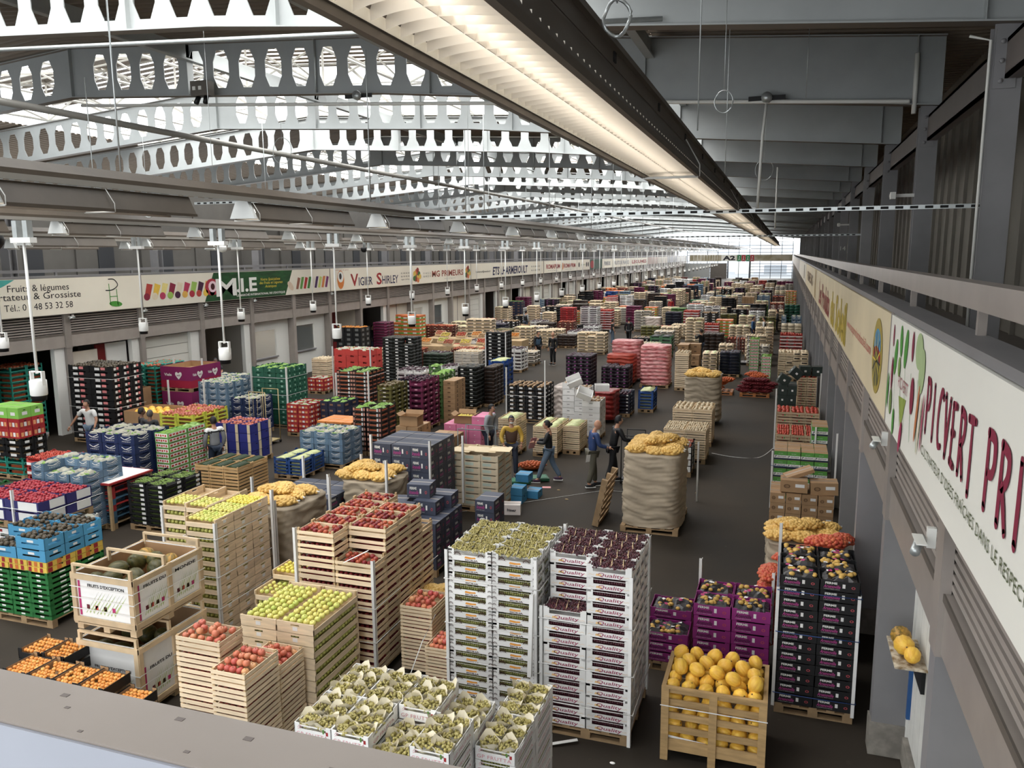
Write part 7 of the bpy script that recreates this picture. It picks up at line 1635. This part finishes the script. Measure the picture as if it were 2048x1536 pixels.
tag((lambda b: (b.box(0, .42, 0, .05, 0, .006, PAPERW), b.build('corner_guard', loc=(-5.62, 9.2, 1.8), rot=(0, -.5, .1)))[1])(MB()), 'bent white guard across the front of the nectarine pile', 'corner guard')
def strap(pts, lb, m=STRAP, r=.006): b = MB(); b.tube(pts, r, m, 5); tag(b.build('strap'), lb, 'strap')
def ring(x0, y0, W, D, z, lb, m=STRAP, dz=0.0): strap([(x0-.02, y0+D, z), (x0-.02, y0-.02, z), (x0+W/2, y0-.03, z+dz), (x0+W+.02, y0-.02, z), (x0+W+.02, y0+D+.02, z)], lb, m)
ring(.1, 10.33, .96, 1.2, 1.72, 'upper blue strap round the black trays', P('strap_blue', 40, 70, 130)); ring(.1, 10.33, .96, 1.2, 1.15, 'middle blue strap round the black trays', P('strap_blue', 0, 0, 0)); ring(.1, 10.33, .96, 1.2, .3, 'lowest blue strap round the black trays', P('strap_blue', 0, 0, 0))
for i, z in enumerate((1.8, 1.2, .7)):
    ring(-8.5, 9.43, .56, 1.3, z, '%s white strap round the apple tower' % ['upper', 'middle', 'lower'][i]); ring(-3.97, 8.96, 1.24, 1.24, z+.1, '%s white strap round the wheel-print grape pile' % ['upper', 'middle', 'lower'][i])
    ring(-2.7, 8.96, 1.15, 1.28, z-.25, '%s white strap round the purple grape pile' % ['upper', 'middle', 'lower'][i]); ring(-22.02, 19.72, 1.85, 1.3, z+.35*(1-i), '%s white strap round the dotted black trays' % ['upper', 'middle', 'lower'][i])
    ring(-17.72, 23.45, 1.46, 1.25, z, '%s white strap round the dark green crates' % ['upper', 'middle', 'lower'][i]); ring(-14.99, 24.57, 1.31, 1.25, z, '%s white strap round the lettuce trays' % ['upper', 'middle', 'lower'][i])
    ring(-6.46, 9.28, 1.25, 2.1, z-.05, '%s clear strap round the nectarine pile' % ['upper', 'middle', 'lower'][i]) if i else None
ring(-14.37, 10.57, 1.75, 1.25, 1.4, 'white strap round the red apple trays'); ring(-.12, 19.3, 1.25, 1.05, 1.05, 'blue strap round the green lettered cartons', P('strap_blue', 0, 0, 0)); ring(-9.38, 26.85, 1.45, 1.25, 1.0, 'white strap round the black crates')
strap([(-4.15, 9.0, 1.35), (-4.3, 8.9, 1.0), (-4.5, 8.8, .4), (-4.7, 8.75, .05), (-5.3, 8.7, .02)], 'loose white strap dangling behind the pink apples')
strap(catmull([(-1.9, 24.3, .01), (-1.2, 24.0, .01), (-.5, 24.2, .015), (-.05, 24.7, .3)]), 'thin white strap curling over the aisle floor', r=.008)
strap([(-9.2, 14.7, .01), (-4.2, 19.5, .01), (-3.3, 19.6, .01)], 'thin wire lying across the floor behind the men', r=.004)
# pallet leaning on the wrapped potatoes
pallet(-3.62, 16.95, 1.1, .8, 0, PALW, 'wooden pallet leaning on the tall paper wrapped load', rz=0) if False else None
b = MB()
for i in range(7): b.box(0, 1.15, .0, .02, i*.165, i*.165+.1, PALW)
for x in (0, .525, 1.05): b.box(x, x+.1, .02, .12, 0, 1.09, PALW); b.box(x, x+.1, .12, .14, 0, 1.09, PALW)
tag(b.build('pallet', loc=(-3.72, 16.75, .0), rot=(.2, 0, 1.57)), 'wooden pallet leaning upright against the tall wrapped load', 'pallet')
for i in range(4): b = MB(); b.box(0, .5, 0, .45, 0, .012, mat('pale_sheet', rgb(228, 206, 166), .6, vary=.1, scale=4)); tag(b.build('cover_sheet', loc=(-7.38+.32*i, 17.0+.1*(i % 2), 1.402+.014*i), rot=(0, 0, .05*i)), 'pale cover sheet on the veneer crates, %s from left' % ['first', 'second', 'third', 'fourth'][i], 'sheet')
# stack of red and blue pallets with a white table top on it
cr, cb_ = P('red_pallet', 176, 40, 40), P('blue_pallet', 60, 96, 120)
for k in range(7): pallet(-14.9, 13.3, 1.0, 1.2, k*.14, [PALW, cb_, cb_, cr, cb_, cr, cr][k], '%s pallet of the pile under the white table top, %s from top' % (['plain', 'blue', 'blue', 'red', 'blue', 'red', 'red'][k], ORD[6-k]))
r = tag(empty('table', (-14.95, 13.2, .98)), 'red edged white table top laid over the pallet pile', 'table'); b = MB(); b.box(0, 1.1, 0, 1.3, .06, .1, cr); b.build('frame', r); b = MB(); b.box(.04, 1.06, .04, 1.26, .1, .106, PAPERW); b.build('table_top', r)
for i, (x, y) in enumerate(((.02, .02), (1.02, .02), (.02, 1.22), (1.02, 1.22))): b = MB(); b.box(x, x+.06, y, y+.06, -.98, .06, WOOD2); b.build('leg', r)
# roll cage and trolley frames
def cage(x, y, W, D, H, m, lb, bars=5):
    r = tag(empty('roll_cage', (x, y, 0)), lb, 'trolley'); b = MB()
    for (a, c) in ((0, 0), (W, 0), (0, D), (W, D)): b.tube([(a, c, .1), (a, c, H)], .014, m, 6)
    b.tube([(0, 0, H), (W, 0, H)], .014, m, 6); b.tube([(0, D, H), (W, D, H)], .014, m, 6); b.build('frame', r)
    b = MB()
    for i in range(bars): b.tube([(W*i/(bars-1), 0, .15), (W*i/(bars-1), 0, H)], .006, m, 5)
    b.build('mesh_side', r); b = MB(); b.box(0, W, 0, D, .1, .13, m); b.build('deck', r)
    for (a, c) in ((0, 0), (W, 0), (0, D), (W, D)): b = MB(); b.tube([(a-.015, c, .05), (a+.015, c, .05)], .05, BLACK, 10); b.build('wheel', r)
cage(-16.0, 21.0, .6, .7, 1.75, mat('brass_rod', rgb(180, 160, 110), .4, metal=.4), 'brass coloured roll cage in front of the red citrus boxes')
cage(-3.9, 20.3, .5, .8, 1.3, BLACK, 'black trolley frame beyond the wrapped potatoes', 3)
cage(-2.4, 44.8, .6, .8, 1.5, GREYST, 'grey mesh trolley far down the central aisle')
cage(-8.5, 20.2, .9, .6, 1.2, mat('trolley_grey', rgb(120, 128, 130), .3), 'grey sheet trolley beside the pink cartons', 2)
for k, (x, y) in enumerate(((-6.55, 19.5), (-6.15, 19.9))):
    b = MB(); m = P('scale_green', 34, 96, 66); b.box(-.35, .35, -.22, .22, .02, .09, m); b.box(-.3, .3, -.17, .17, .09, .1, P('scale_plate', 60, 120, 90)); b.box(-.4, -.35, -.2, .2, .02, .06, m)
    tag(b.build('floor_scale', loc=(x, y, 0), rot=(0, 0, .5)), 'low green plate on the floor by brown waistcoat man, %s one' % ['nearer', 'farther'][k], 'floor scale')
for i, (x, y) in enumerate(((-5.3, 19.2), (-6.0, 14.9), (-4.2, 15.1), (-2.2, 14.3), (-2.0, 12.2), (-4.55, 15.8), (-4.9, 18.5), (.4, 8.0), (-1.7, 8.6), (-1.9, 20))):
    b = MB(); rng = random.Random(i); b.ball((0, 0, .008), 1, PAPERW if i % 3 else P('scrap_tan', 190, 160, 110), 1, (.03+.02*rng.random(), .02, .012)); tag(b.build('litter_scrap', loc=(x, y, 0)), 'small pale scrap of litter %s' % ['by the woman', 'near slate cartons', 'left of the leaning pallet', 'in front of wrapped potatoes', 'in the open aisle', 'between slate column and pallet', 'behind the woman', 'under the black tray pile front', 'beside the melon crate', 'far in the right aisle'][i], 'litter')
# ================================================================ PEOPLE
SKIN = mat('skin', rgb(196, 142, 112), .5, vary=.06, scale=20); SKIN2 = mat('skin_dark', rgb(120, 84, 64), .5)
HAIR = mat('hair_dark', rgb(28, 22, 20), .6); SHOE = mat('shoe_dark', rgb(30, 30, 34), .5); SOLE = mat('shoe_sole', rgb(225, 225, 222), .5)
def skin_mesh(name, verts, edges, radii, m, root=0, sub=2):
    me = bpy.data.meshes.new(name); me.from_pydata([tuple(v) for v in verts], edges, [])
    o = bpy.data.objects.new(name, me); C.objects.link(o)
    md = o.modifiers.new('Skin', 'SKIN'); md.use_smooth_shade = True; md.branch_smoothing = .6
    for i, r in enumerate(radii):
        rr = r if isinstance(r, tuple) else (r, r); me.skin_vertices[0].data[i].radius = rr
    me.skin_vertices[0].data[root].use_root = True
    s = o.modifiers.new('Sub', 'SUBSURF'); s.levels = sub; s.render_levels = sub
    dg = bpy.context.evaluated_depsgraph_get(); out = bpy.data.meshes.new_from_object(o.evaluated_get(dg)); out.name = name
    bpy.data.objects.remove(o); bpy.data.meshes.remove(me)
    out.materials.clear(); out.materials.append(m)
    for p in out.polygons: p.use_smooth = True
    return out
def mesh_to_mb(me, m, b):
    b.add([tuple(v.co) for v in me.vertices], [tuple(p.vertices) for p in me.polygons], m, True)
def person(x, y, face, label, H=1.75, top=None, legs=None, skin=SKIN, hair=HAIR, step=.0, lean=0.0, armL=None, armR=None, head=(0, 0), bald=False, cap=None, fem=False, sleeve=1.0, z=0.0, stripe=None, vest=None, mask=False, detail=True, shoes=None, extra=None):
    """upright figure, face = heading (radians, 0 looks along +y); arms given as (elbow, hand) offsets from the shoulder in the body frame"""
    top = top or P('cloth_black', 26, 26, 30); legs = legs or P('jeans', 58, 70, 92); shoes = shoes or SHOE
    r = empty('person', (x, y, z), -face); tag(r, label, 'person'); k = H/1.75
    hip = Vector((0, 0, .93)); wst = Vector((0, lean*.25, 1.08)); cst = Vector((0, lean*.6, 1.30)); nk = Vector((0, lean*.85, 1.49)); hd = Vector((head[0], lean+head[1]+.02, 1.62))
    sw = .175 if fem else .195
    shL, shR = Vector((-sw, lean*.8, 1.42)), Vector((sw, lean*.8, 1.42))
    def leg(s, off):
        h = Vector((s*.09, 0, .90)); kn = Vector((s*.10, off*.45+.03, .50)); an = Vector((s*.10, off-.01, .09+max(0, -off)*.12)); to = an+Vector((s*.02, .15, -.045)); return h, kn, an, to
    LL, RL = leg(-1, step), leg(1, -step)
    def arm(sh, s, a):
        el, ha = a or ((s*.06, -.02, -.28), (s*.05, .08, -.54)); e = sh+Vector(el); h = sh+Vector(ha); return e, h
    eL, hL = arm(shL, -1, armL); eR, hR = arm(shR, 1, armR)
    V_ = [hip, wst, cst, nk, hd-Vector((0, 0, .04)), LL[0], LL[1], LL[2], LL[3], RL[0], RL[1], RL[2], RL[3], shL, eL, hL, shR, eR, hR]
    E_ = [(0, 1), (1, 2), (2, 3), (3, 4), (0, 5), (5, 6), (6, 7), (7, 8), (0, 9), (9, 10), (10, 11), (11, 12), (2, 13), (13, 14), (14, 15), (2, 16), (16, 17), (17, 18)]
    R_ = [(.13, .10), (.115, .09), (.14, .10), .05, .055, .08, .055, .04, .03, .08, .055, .04, .03, .055, .04, .028, .055, .04, .028]
    V_ = [v*k for v in V_]
    body = skin_mesh('body', V_, E_, [tuple(q*k for q in t) if isinstance(t, tuple) else t*k for t in R_], skin)
    b = MB(); mesh_to_mb(body, skin, b); bpy.data.meshes.remove(body)
    c_ = hd*k
    v, f = ico(3); hs = []
    for a, bb, cc in v:       # head: skull, jaw, nose, brow
        zz = cc*.125; yy = bb*.098; xx = a*.076
        if cc < -.1: xx *= 1-.28*(-cc); yy = yy*(1-.18*(-cc))+.008
        if bb > .85 and -.35 < cc < .15 and abs(a) < .32: yy += .020*(1-abs(a)/.32)*(1-abs(cc+.12)/.28)
        if bb > .6 and .0 < cc < .25 and .15 < abs(a) < .5: yy -= .006
        hs.append(tuple(c_+Vector((xx, yy, zz))*k))
    b.add(hs, f, skin, True)
    for s in (-1, 1):
        b.ball(tuple(c_+Vector((s*.078, -.005, -.005))*k), .02*k, skin, 1, (.4, .8, 1.2))
        if detail: b.ball(tuple(c_+Vector((s*.03, .086, .012))*k), .009*k, WHITE, 1); b.ball(tuple(c_+Vector((s*.03, .093, .012))*k), .005*k, BLACK, 1)
    if detail: b.box(c_.x-.022*k, c_.x+.022*k, c_.y+.082*k, c_.y+.089*k, c_.z-.058*k, c_.z-.050*k, mat('lips', rgb(150, 80, 72), .5))
    # hands: palm, four fingers of unequal length and a thumb off the side of the palm
    for s, el, ha in ((-1, eL, hL), (1, eR, hR)):
        d = (ha-el).normalized(); side_ = Vector((1, 0, 0)) if abs(d.x) < .8 else Vector((0, 1, 0)); sd = (side_-d*side_.dot(d)).normalized(); up = d.cross(sd)
        p0 = ha+d*.02; b.ball(tuple((ha+d*.05)*k), k, skin, 1, (.034, .034, .04))
        for i, L in enumerate((.070, .080, .075, .060)):
            o_ = ha+d*.08+sd*(-.027+.018*i); b.tube([tuple(o_*k), tuple((o_+d*L*.55+up*.008)*k), tuple((o_+d*L+up*.028)*k)], [.0095*k, .009*k, .007*k], skin, 6)
        o_ = ha+d*.035+sd*(-.03*s); b.tube([tuple(o_*k), tuple((o_+d*.03-sd*.03*s+up*.01)*k), tuple((o_+d*.055-sd*.035*s+up*.02)*k)], [.011*k, .0095*k, .008*k], skin, 6)
    b.build('body', r)
    # clothes follow the same skeleton, a little thicker
    ea = sleeve
    def cut(a, c, t): return a+(c-a)*t
    tv = [hip+Vector((0, 0, -.02)), wst, cst, nk-Vector((0, 0, .03)), shL, eL, cut(eL, hL, .85), shR, eR, cut(eR, hR, .85)]; te = [(0, 1), (1, 2), (2, 3), (2, 4), (2, 7), (4, 5), (7, 8)]; tr = [(.165, .13), (.148 if fem else .165, .12), (.175 if not fem else .155, .13), .062, .075, .062, .048, .075, .062, .048]
    if ea >= 1: te += [(5, 6), (8, 9)]; keep = list(range(10))
    else:
        tv[5] = cut(shL, eL, .75); tv[8] = cut(shR, eR, .75); keep = [0, 1, 2, 3, 4, 5, 7, 8]
    mp = {o: i for i, o in enumerate(keep)}
    tm = skin_mesh('top', [tv[i]*k for i in keep], [(mp[a], mp[c]) for a, c in te if a in mp and c in mp], [tuple(q*k for q in tr[i]) if isinstance(tr[i], tuple) else tr[i]*k for i in keep], top)
    to_ = link('shirt', tm, r)
    if stripe:
        tm.materials.append(stripe[0]); tm.materials.append(stripe[1])
        for p in tm.polygons:
            zc = p.center.z/k
            if zc > 1.36: p.material_index = 1
            elif zc > 1.32: p.material_index = 2
    if vest:
        vm = skin_mesh('vest', [q*k for q in (hip+Vector((0, 0, .02)), wst, cst, nk-Vector((0, 0, .06)), shL+Vector((.04, 0, .0)), shR-Vector((.04, 0, 0)))], [(0, 1), (1, 2), (2, 3), (2, 4), (2, 5)], [(.185*k, .15*k), (.185*k, .145*k), (.195*k, .155*k), .075*k, .09*k, .09*k], vest); link('waistcoat', vm, r)
    lm = skin_mesh('trousers', [q*k for q in (hip+Vector((0, 0, .03)), LL[0], LL[1], LL[2]+Vector((0, 0, .02)), RL[0], RL[1], RL[2]+Vector((0, 0, .02)))], [(0, 1), (1, 2), (2, 3), (0, 4), (4, 5), (5, 6)], [(.15*k, .125*k), .105*k, .08*k, .065*k, .105*k, .08*k, .065*k], legs); link('trousers', lm, r)
    for s, l in ((-1, LL), (1, RL)):
        q = MB(); a = l[2]*k; q.ball((a.x, a.y+.06*k, max(a.z-.035*k, .045*k)), k, shoes, 2, (.05, .14, .05)); q.box(a.x-.045*k, a.x+.045*k, a.y-.07*k, a.y+.19*k, max(a.z-.09*k, .0), max(a.z-.09*k, .0)+.022*k, SOLE); q.build('shoe', r)
    if not bald:
        q = MB(); v, f = ico(3); vs = []; fs = []; idx = {}
        for i, (a, bb, cc) in enumerate(v):
            if cc > -.15 and not (bb > .45 and cc < .45) or (bb < -.2 and cc > -.6): idx[i] = len(vs); vs.append(tuple(c_+Vector((a*.088, bb*.108-.006, cc*.132+.008))*k))
        fs = [tuple(idx[j] for j in t) for t in f if all(j in idx for j in t)]
        q.add(vs, fs, cap or hair, True)
        if cap: q.add([tuple(c_+Vector(t)*k) for t in ((-.06, .08, .05), (.06, .08, .05), (.05, .16, .035), (-.05, .16, .035))], [(0, 1, 2, 3), (3, 2, 1, 0)], cap)
        if fem and not cap: q.ball(tuple(c_+Vector((0, -.12, .02))*k), .045*k, hair, 2)
        q.build('cap' if cap else 'hair', r)
    if mask: q = MB(); q.ball(tuple(c_+Vector((0, .05, -.055))*k), k, WHITE, 2, (.06, .055, .045)); q.build('face_mask', r)
    return r
D2 = math.radians
def hold(me_, nm, lb, cat, loc, rot=(0, 0, 0)): return tag(link(nm, me_, loc=loc, rot=rot), lb, cat)
LB = P('jeans_light', 96, 116, 138); NV = P('cloth_navy', 44, 66, 116); KH = P('trousers_olive', 92, 88, 74)
# heading: 0 = away from camera (+y), 180 = towards it; 90 = towards +x, -90 = towards -x
person(-5.75, 19.85, D2(-100), 'woman in black sweater and jeans walking, holding pink papers', 1.68, P('cloth_black', 26, 26, 30), LB, fem=True, step=.30, armL=((-.05, .1, -.27), (.0, .36, -.26)), armR=((.05, .08, -.27), (-.02, .36, -.27)), head=(0, .04), shoes=P('shoe_purple', 70, 40, 70))
b = MB(); b.box(-.12, .12, -.005, .0, -.16, .12, P('pink_paper', 235, 160, 160)); b.box(-.08, .15, .004, .008, -.2, .02, P('pink_paper', 0, 0, 0)); hold(b.mesh('pink_papers'), 'papers', 'pink papers held by the woman in black sweater', 'papers', (-6.18, 19.8, 1.08), (.3, .1, 1.2))
b = MB(); b.box(0, .22, 0, .14, 0, .004, P('pink_paper', 0, 0, 0)); hold(b.mesh('pink_papers'), 'papers', 'pink sheet lying on the floor by the woman', 'papers', (-5.75, 19.25, .002), (0, 0, .3))
person(-4.55, 19.75, D2(60), 'bald man in blue sweater with white paper, seen from behind left', 1.78, NV, KH, bald=True, step=.12, lean=.06, armL=((-.07, -.03, -.28), (-.06, .02, -.55)), armR=((.06, .06, -.28), (.04, .3, -.35)), head=(.02, .05))
b = MB(); b.box(-.06, .06, 0, .003, -.1, .1, PAPERW); hold(b.mesh('paper'), 'paper', 'white folded paper in the hand of man in blue sweater', 'papers', (-4.6, 19.5, .82), (.2, 0, .8))
person(-4.15, 20.35, D2(60), 'man in black with cap standing close behind the man in blue', 1.8, P('cloth_black', 0, 0, 0), P('cloth_black', 0, 0, 0), cap=P('cloth_black', 0, 0, 0), step=.16, lean=.15, armR=((.05, .12, -.26), (.0, .42, -.30)))
person(-6.85, 20.0, D2(150), 'man in brown waistcoat, yellow sleeves, cap and face mask', 1.72, P('sleeve_yellow', 205, 160, 40), P('jeans_dark', 42, 48, 66), cap=P('cap_charcoal', 40, 42, 50), mask=True, step=.12, vest=P('waistcoat_brown', 88, 62, 48), armL=((-.1, .04, -.26), (-.05, .18, -.45)), armR=((.1, .05, -.26), (.06, .2, -.44)))
person(-8.0, 21.3, D2(100), 'person in dark helmet and grey top behind the pink cartons', 1.74, P('cloth_grey', 150, 155, 160), P('jeans_dark', 0, 0, 0), cap=BLACK, lean=.1)
person(-19.75, 18.35, D2(175), 'young man in white t-shirt reaching down, dark curly hair', 1.78, P('cloth_white', 228, 228, 226), P('jeans_light', 0, 0, 0), sleeve=.0, lean=.08, armR=((.2, .05, -.24), (.34, .15, -.48)), armL=((-.1, .02, -.27), (-.1, .14, -.5)))
person(-20.2, 17.0, D2(-110), 'man in light grey sweater with waist bag leaning to boxes', 1.74, P('cloth_lightgrey', 165, 165, 165), P('trousers_grey', 100, 102, 102), lean=.15, armL=((-.05, .2, -.18), (-.0, .5, -.32)), armR=((.05, .2, -.2), (-.02, .46, -.36)), skin=SKIN2)
person(-21.2, 17.6, D2(120), 'person in dark maroon coat behind the man in grey sweater', 1.72, P('coat_maroon', 70, 20, 36), P('cloth_black', 0, 0, 0))
person(-14.4, 17.35, D2(-60), 'man with white and grey sweater with black stripe, back to camera', 1.76, P('cloth_midgrey', 128, 130, 134), P('jeans_navy', 40, 52, 72), stripe=(P('cloth_white', 0, 0, 0), P('cloth_black', 0, 0, 0)), step=.06, armL=((-.06, .0, -.28), (-.05, .08, -.54)))
person(-17.6, 18.15, D2(40), 'balding man in dark jacket, left of two heads behind navy boxes', 1.68, P('jacket_dark', 38, 36, 40), skin=SKIN2)
person(-17.15, 18.0, D2(-10), 'grey haired man in dark jacket, right of two heads behind navy boxes', 1.66, P('jacket_dark', 0, 0, 0), hair=P('hair_grey', 80, 74, 70), skin=SKIN2)
person(-22.6, 27.6, D2(150), 'man in black t-shirt and cap in the shop doorway', 1.78, P('cloth_black', 0, 0, 0), cap=P('cap_charcoal', 0, 0, 0), sleeve=0, armL=((-.06, .1, -.25), (.05, .3, -.3)))
person(-12.95, 42.5, D2(120), 'man in blue waistcoat among the display crates', 1.78, P('cloth_black', 0, 0, 0), P('cloth_black', 0, 0, 0), vest=P('waistcoat_blue', 60, 86, 110), detail=False)
person(-11.9, 41.9, D2(200), 'man all in black beside the man in blue waistcoat', 1.8, P('cloth_black', 0, 0, 0), P('cloth_black', 0, 0, 0), bald=True, detail=False)
person(-4.4, 46.0, D2(-60), 'man in black eating, alone in the central aisle', 1.78, P('cloth_black', 0, 0, 0), P('jeans_navy', 0, 0, 0), detail=False, armL=((-.05, .15, -.2), (.05, .3, .0)))
person(-10.75, 52.2, D2(60), 'person in black vest looking down, mid hall left aisle', 1.74, P('cloth_black', 0, 0, 0), P('jeans_light', 0, 0, 0), sleeve=0, detail=False, armL=((-.05, .15, -.2), (.05, .3, -.1)))
person(-9.75, 52.7, D2(5), 'man in black seen from behind, walking away in left aisle', 1.8, P('cloth_black', 0, 0, 0), P('cloth_black', 0, 0, 0), detail=False, step=.2)
person(-1.95, 55.6, D2(100), 'man in bright blue jacket talking by the right stalls', 1.82, P('jacket_blue', 50, 96, 150), P('jeans_dark', 0, 0, 0), detail=False)
person(-1.25, 55.8, D2(-80), 'person in black waistcoat and white sleeves by the right stalls', 1.78, P('cloth_white', 0, 0, 0), P('jeans_navy', 0, 0, 0), vest=P('cloth_black', 0, 0, 0), detail=False)
person(-.5, 64.3, D2(-90), 'dark haired person in black near the light blue boxes', 1.74, P('cloth_black', 0, 0, 0), P('cloth_black', 0, 0, 0), detail=False)
person(-18.6, 57.9, D2(30), 'man in black waistcoat between tall wooden piles at left', 1.8, P('cloth_grey', 0, 0, 0), vest=P('cloth_black', 0, 0, 0), detail=False)
person(-10.4, 78.0, D2(150), 'person in bright red jacket far down the hall', 1.74, P('jacket_red', 200, 40, 40), detail=False)
for i, (x, y) in enumerate(((-9.0, 88), (-6.4, 95), (-10.3, 99), (-5.0, 108), (-8.0, 120), (-2.0, 84))): person(x, y, D2(60*i), 'tiny dark figure far away, %s' % ['by the green bin', 'left of the orange forklift', 'behind red jacket person', 'near the gate, left', 'in front of the bright gate', 'near the right stalls'][i], 1.76, P('cloth_black', 0, 0, 0), detail=False)
person(-24.4, 44.5, D2(90), 'person in dark top inside the booth office with shelves', 1.72, P('cloth_black', 0, 0, 0), detail=False); person(-24.3, 51.5, D2(90), 'dark haired person at a booth window beyond', 1.7, P('cloth_black', 0, 0, 0), detail=False)
# green bin and orange forklift far off
b = MB(); GB_ = P('bin_green', 30, 110, 60); b.add([(-.5, -.35, .12), (.5, -.35, .12), (.5, .35, .12), (-.5, .35, .12), (-.62, -.42, 1.2), (.62, -.42, 1.2), (.62, .42, 1.2), (-.62, .42, 1.2)], [(0, 3, 2, 1), (0, 1, 5, 4), (1, 2, 6, 5), (2, 3, 7, 6), (3, 0, 4, 7)], GB_); b.box(-.66, .66, -.46, .46, 1.2, 1.26, GB_); r = tag(empty('waste_bin', (-8.6, 84.5, 0)), 'large green wheeled waste bin far down the middle', 'bin'); b.build('body', r)
for s in (-.4, .4): q = MB(); q.tube([(s-.03, -.3, .08), (s+.03, -.3, .08)], .08, BLACK, 10); q.build('wheel', r)
r = tag(empty('forklift', (-7.0, 92, 0)), 'orange red forklift parked far down the middle', 'forklift'); OR_ = P('forklift_orange', 210, 90, 60)
b = MB(); b.box(-.6, .6, 0, 1.3, .25, 1.1, OR_); b.box(-.5, .5, .2, 1.2, 1.1, 1.25, BLACK); b.build('body', r)
b = MB(); [b.tube([(s, y_, 1.1), (s, y_, 2.1)], .04, BLACK, 6) for s in (-.5, .5) for y_ in (.1, 1.2)]; b.box(-.55, .55, .05, 1.25, 2.1, 2.15, OR_); b.build('cab_guard', r)
b = MB(); b.box(-.4, -.3, -.15, -.05, .1, 2.3, BLACK); b.box(.3, .4, -.15, -.05, .1, 2.3, BLACK); b.build('mast', r)
b = MB(); b.box(-.35, -.25, -1.1, -.1, .1, .14, GREYST); b.box(.25, .35, -1.1, -.1, .1, .14, GREYST); b.build('fork', r)
for s in (-.6, .6):
    for y_ in (.2, 1.05): q = MB(); q.tube([(s-.08, y_, .28), (s+.08, y_, .28)], .28, BLACK, 14); q.build('wheel', r)
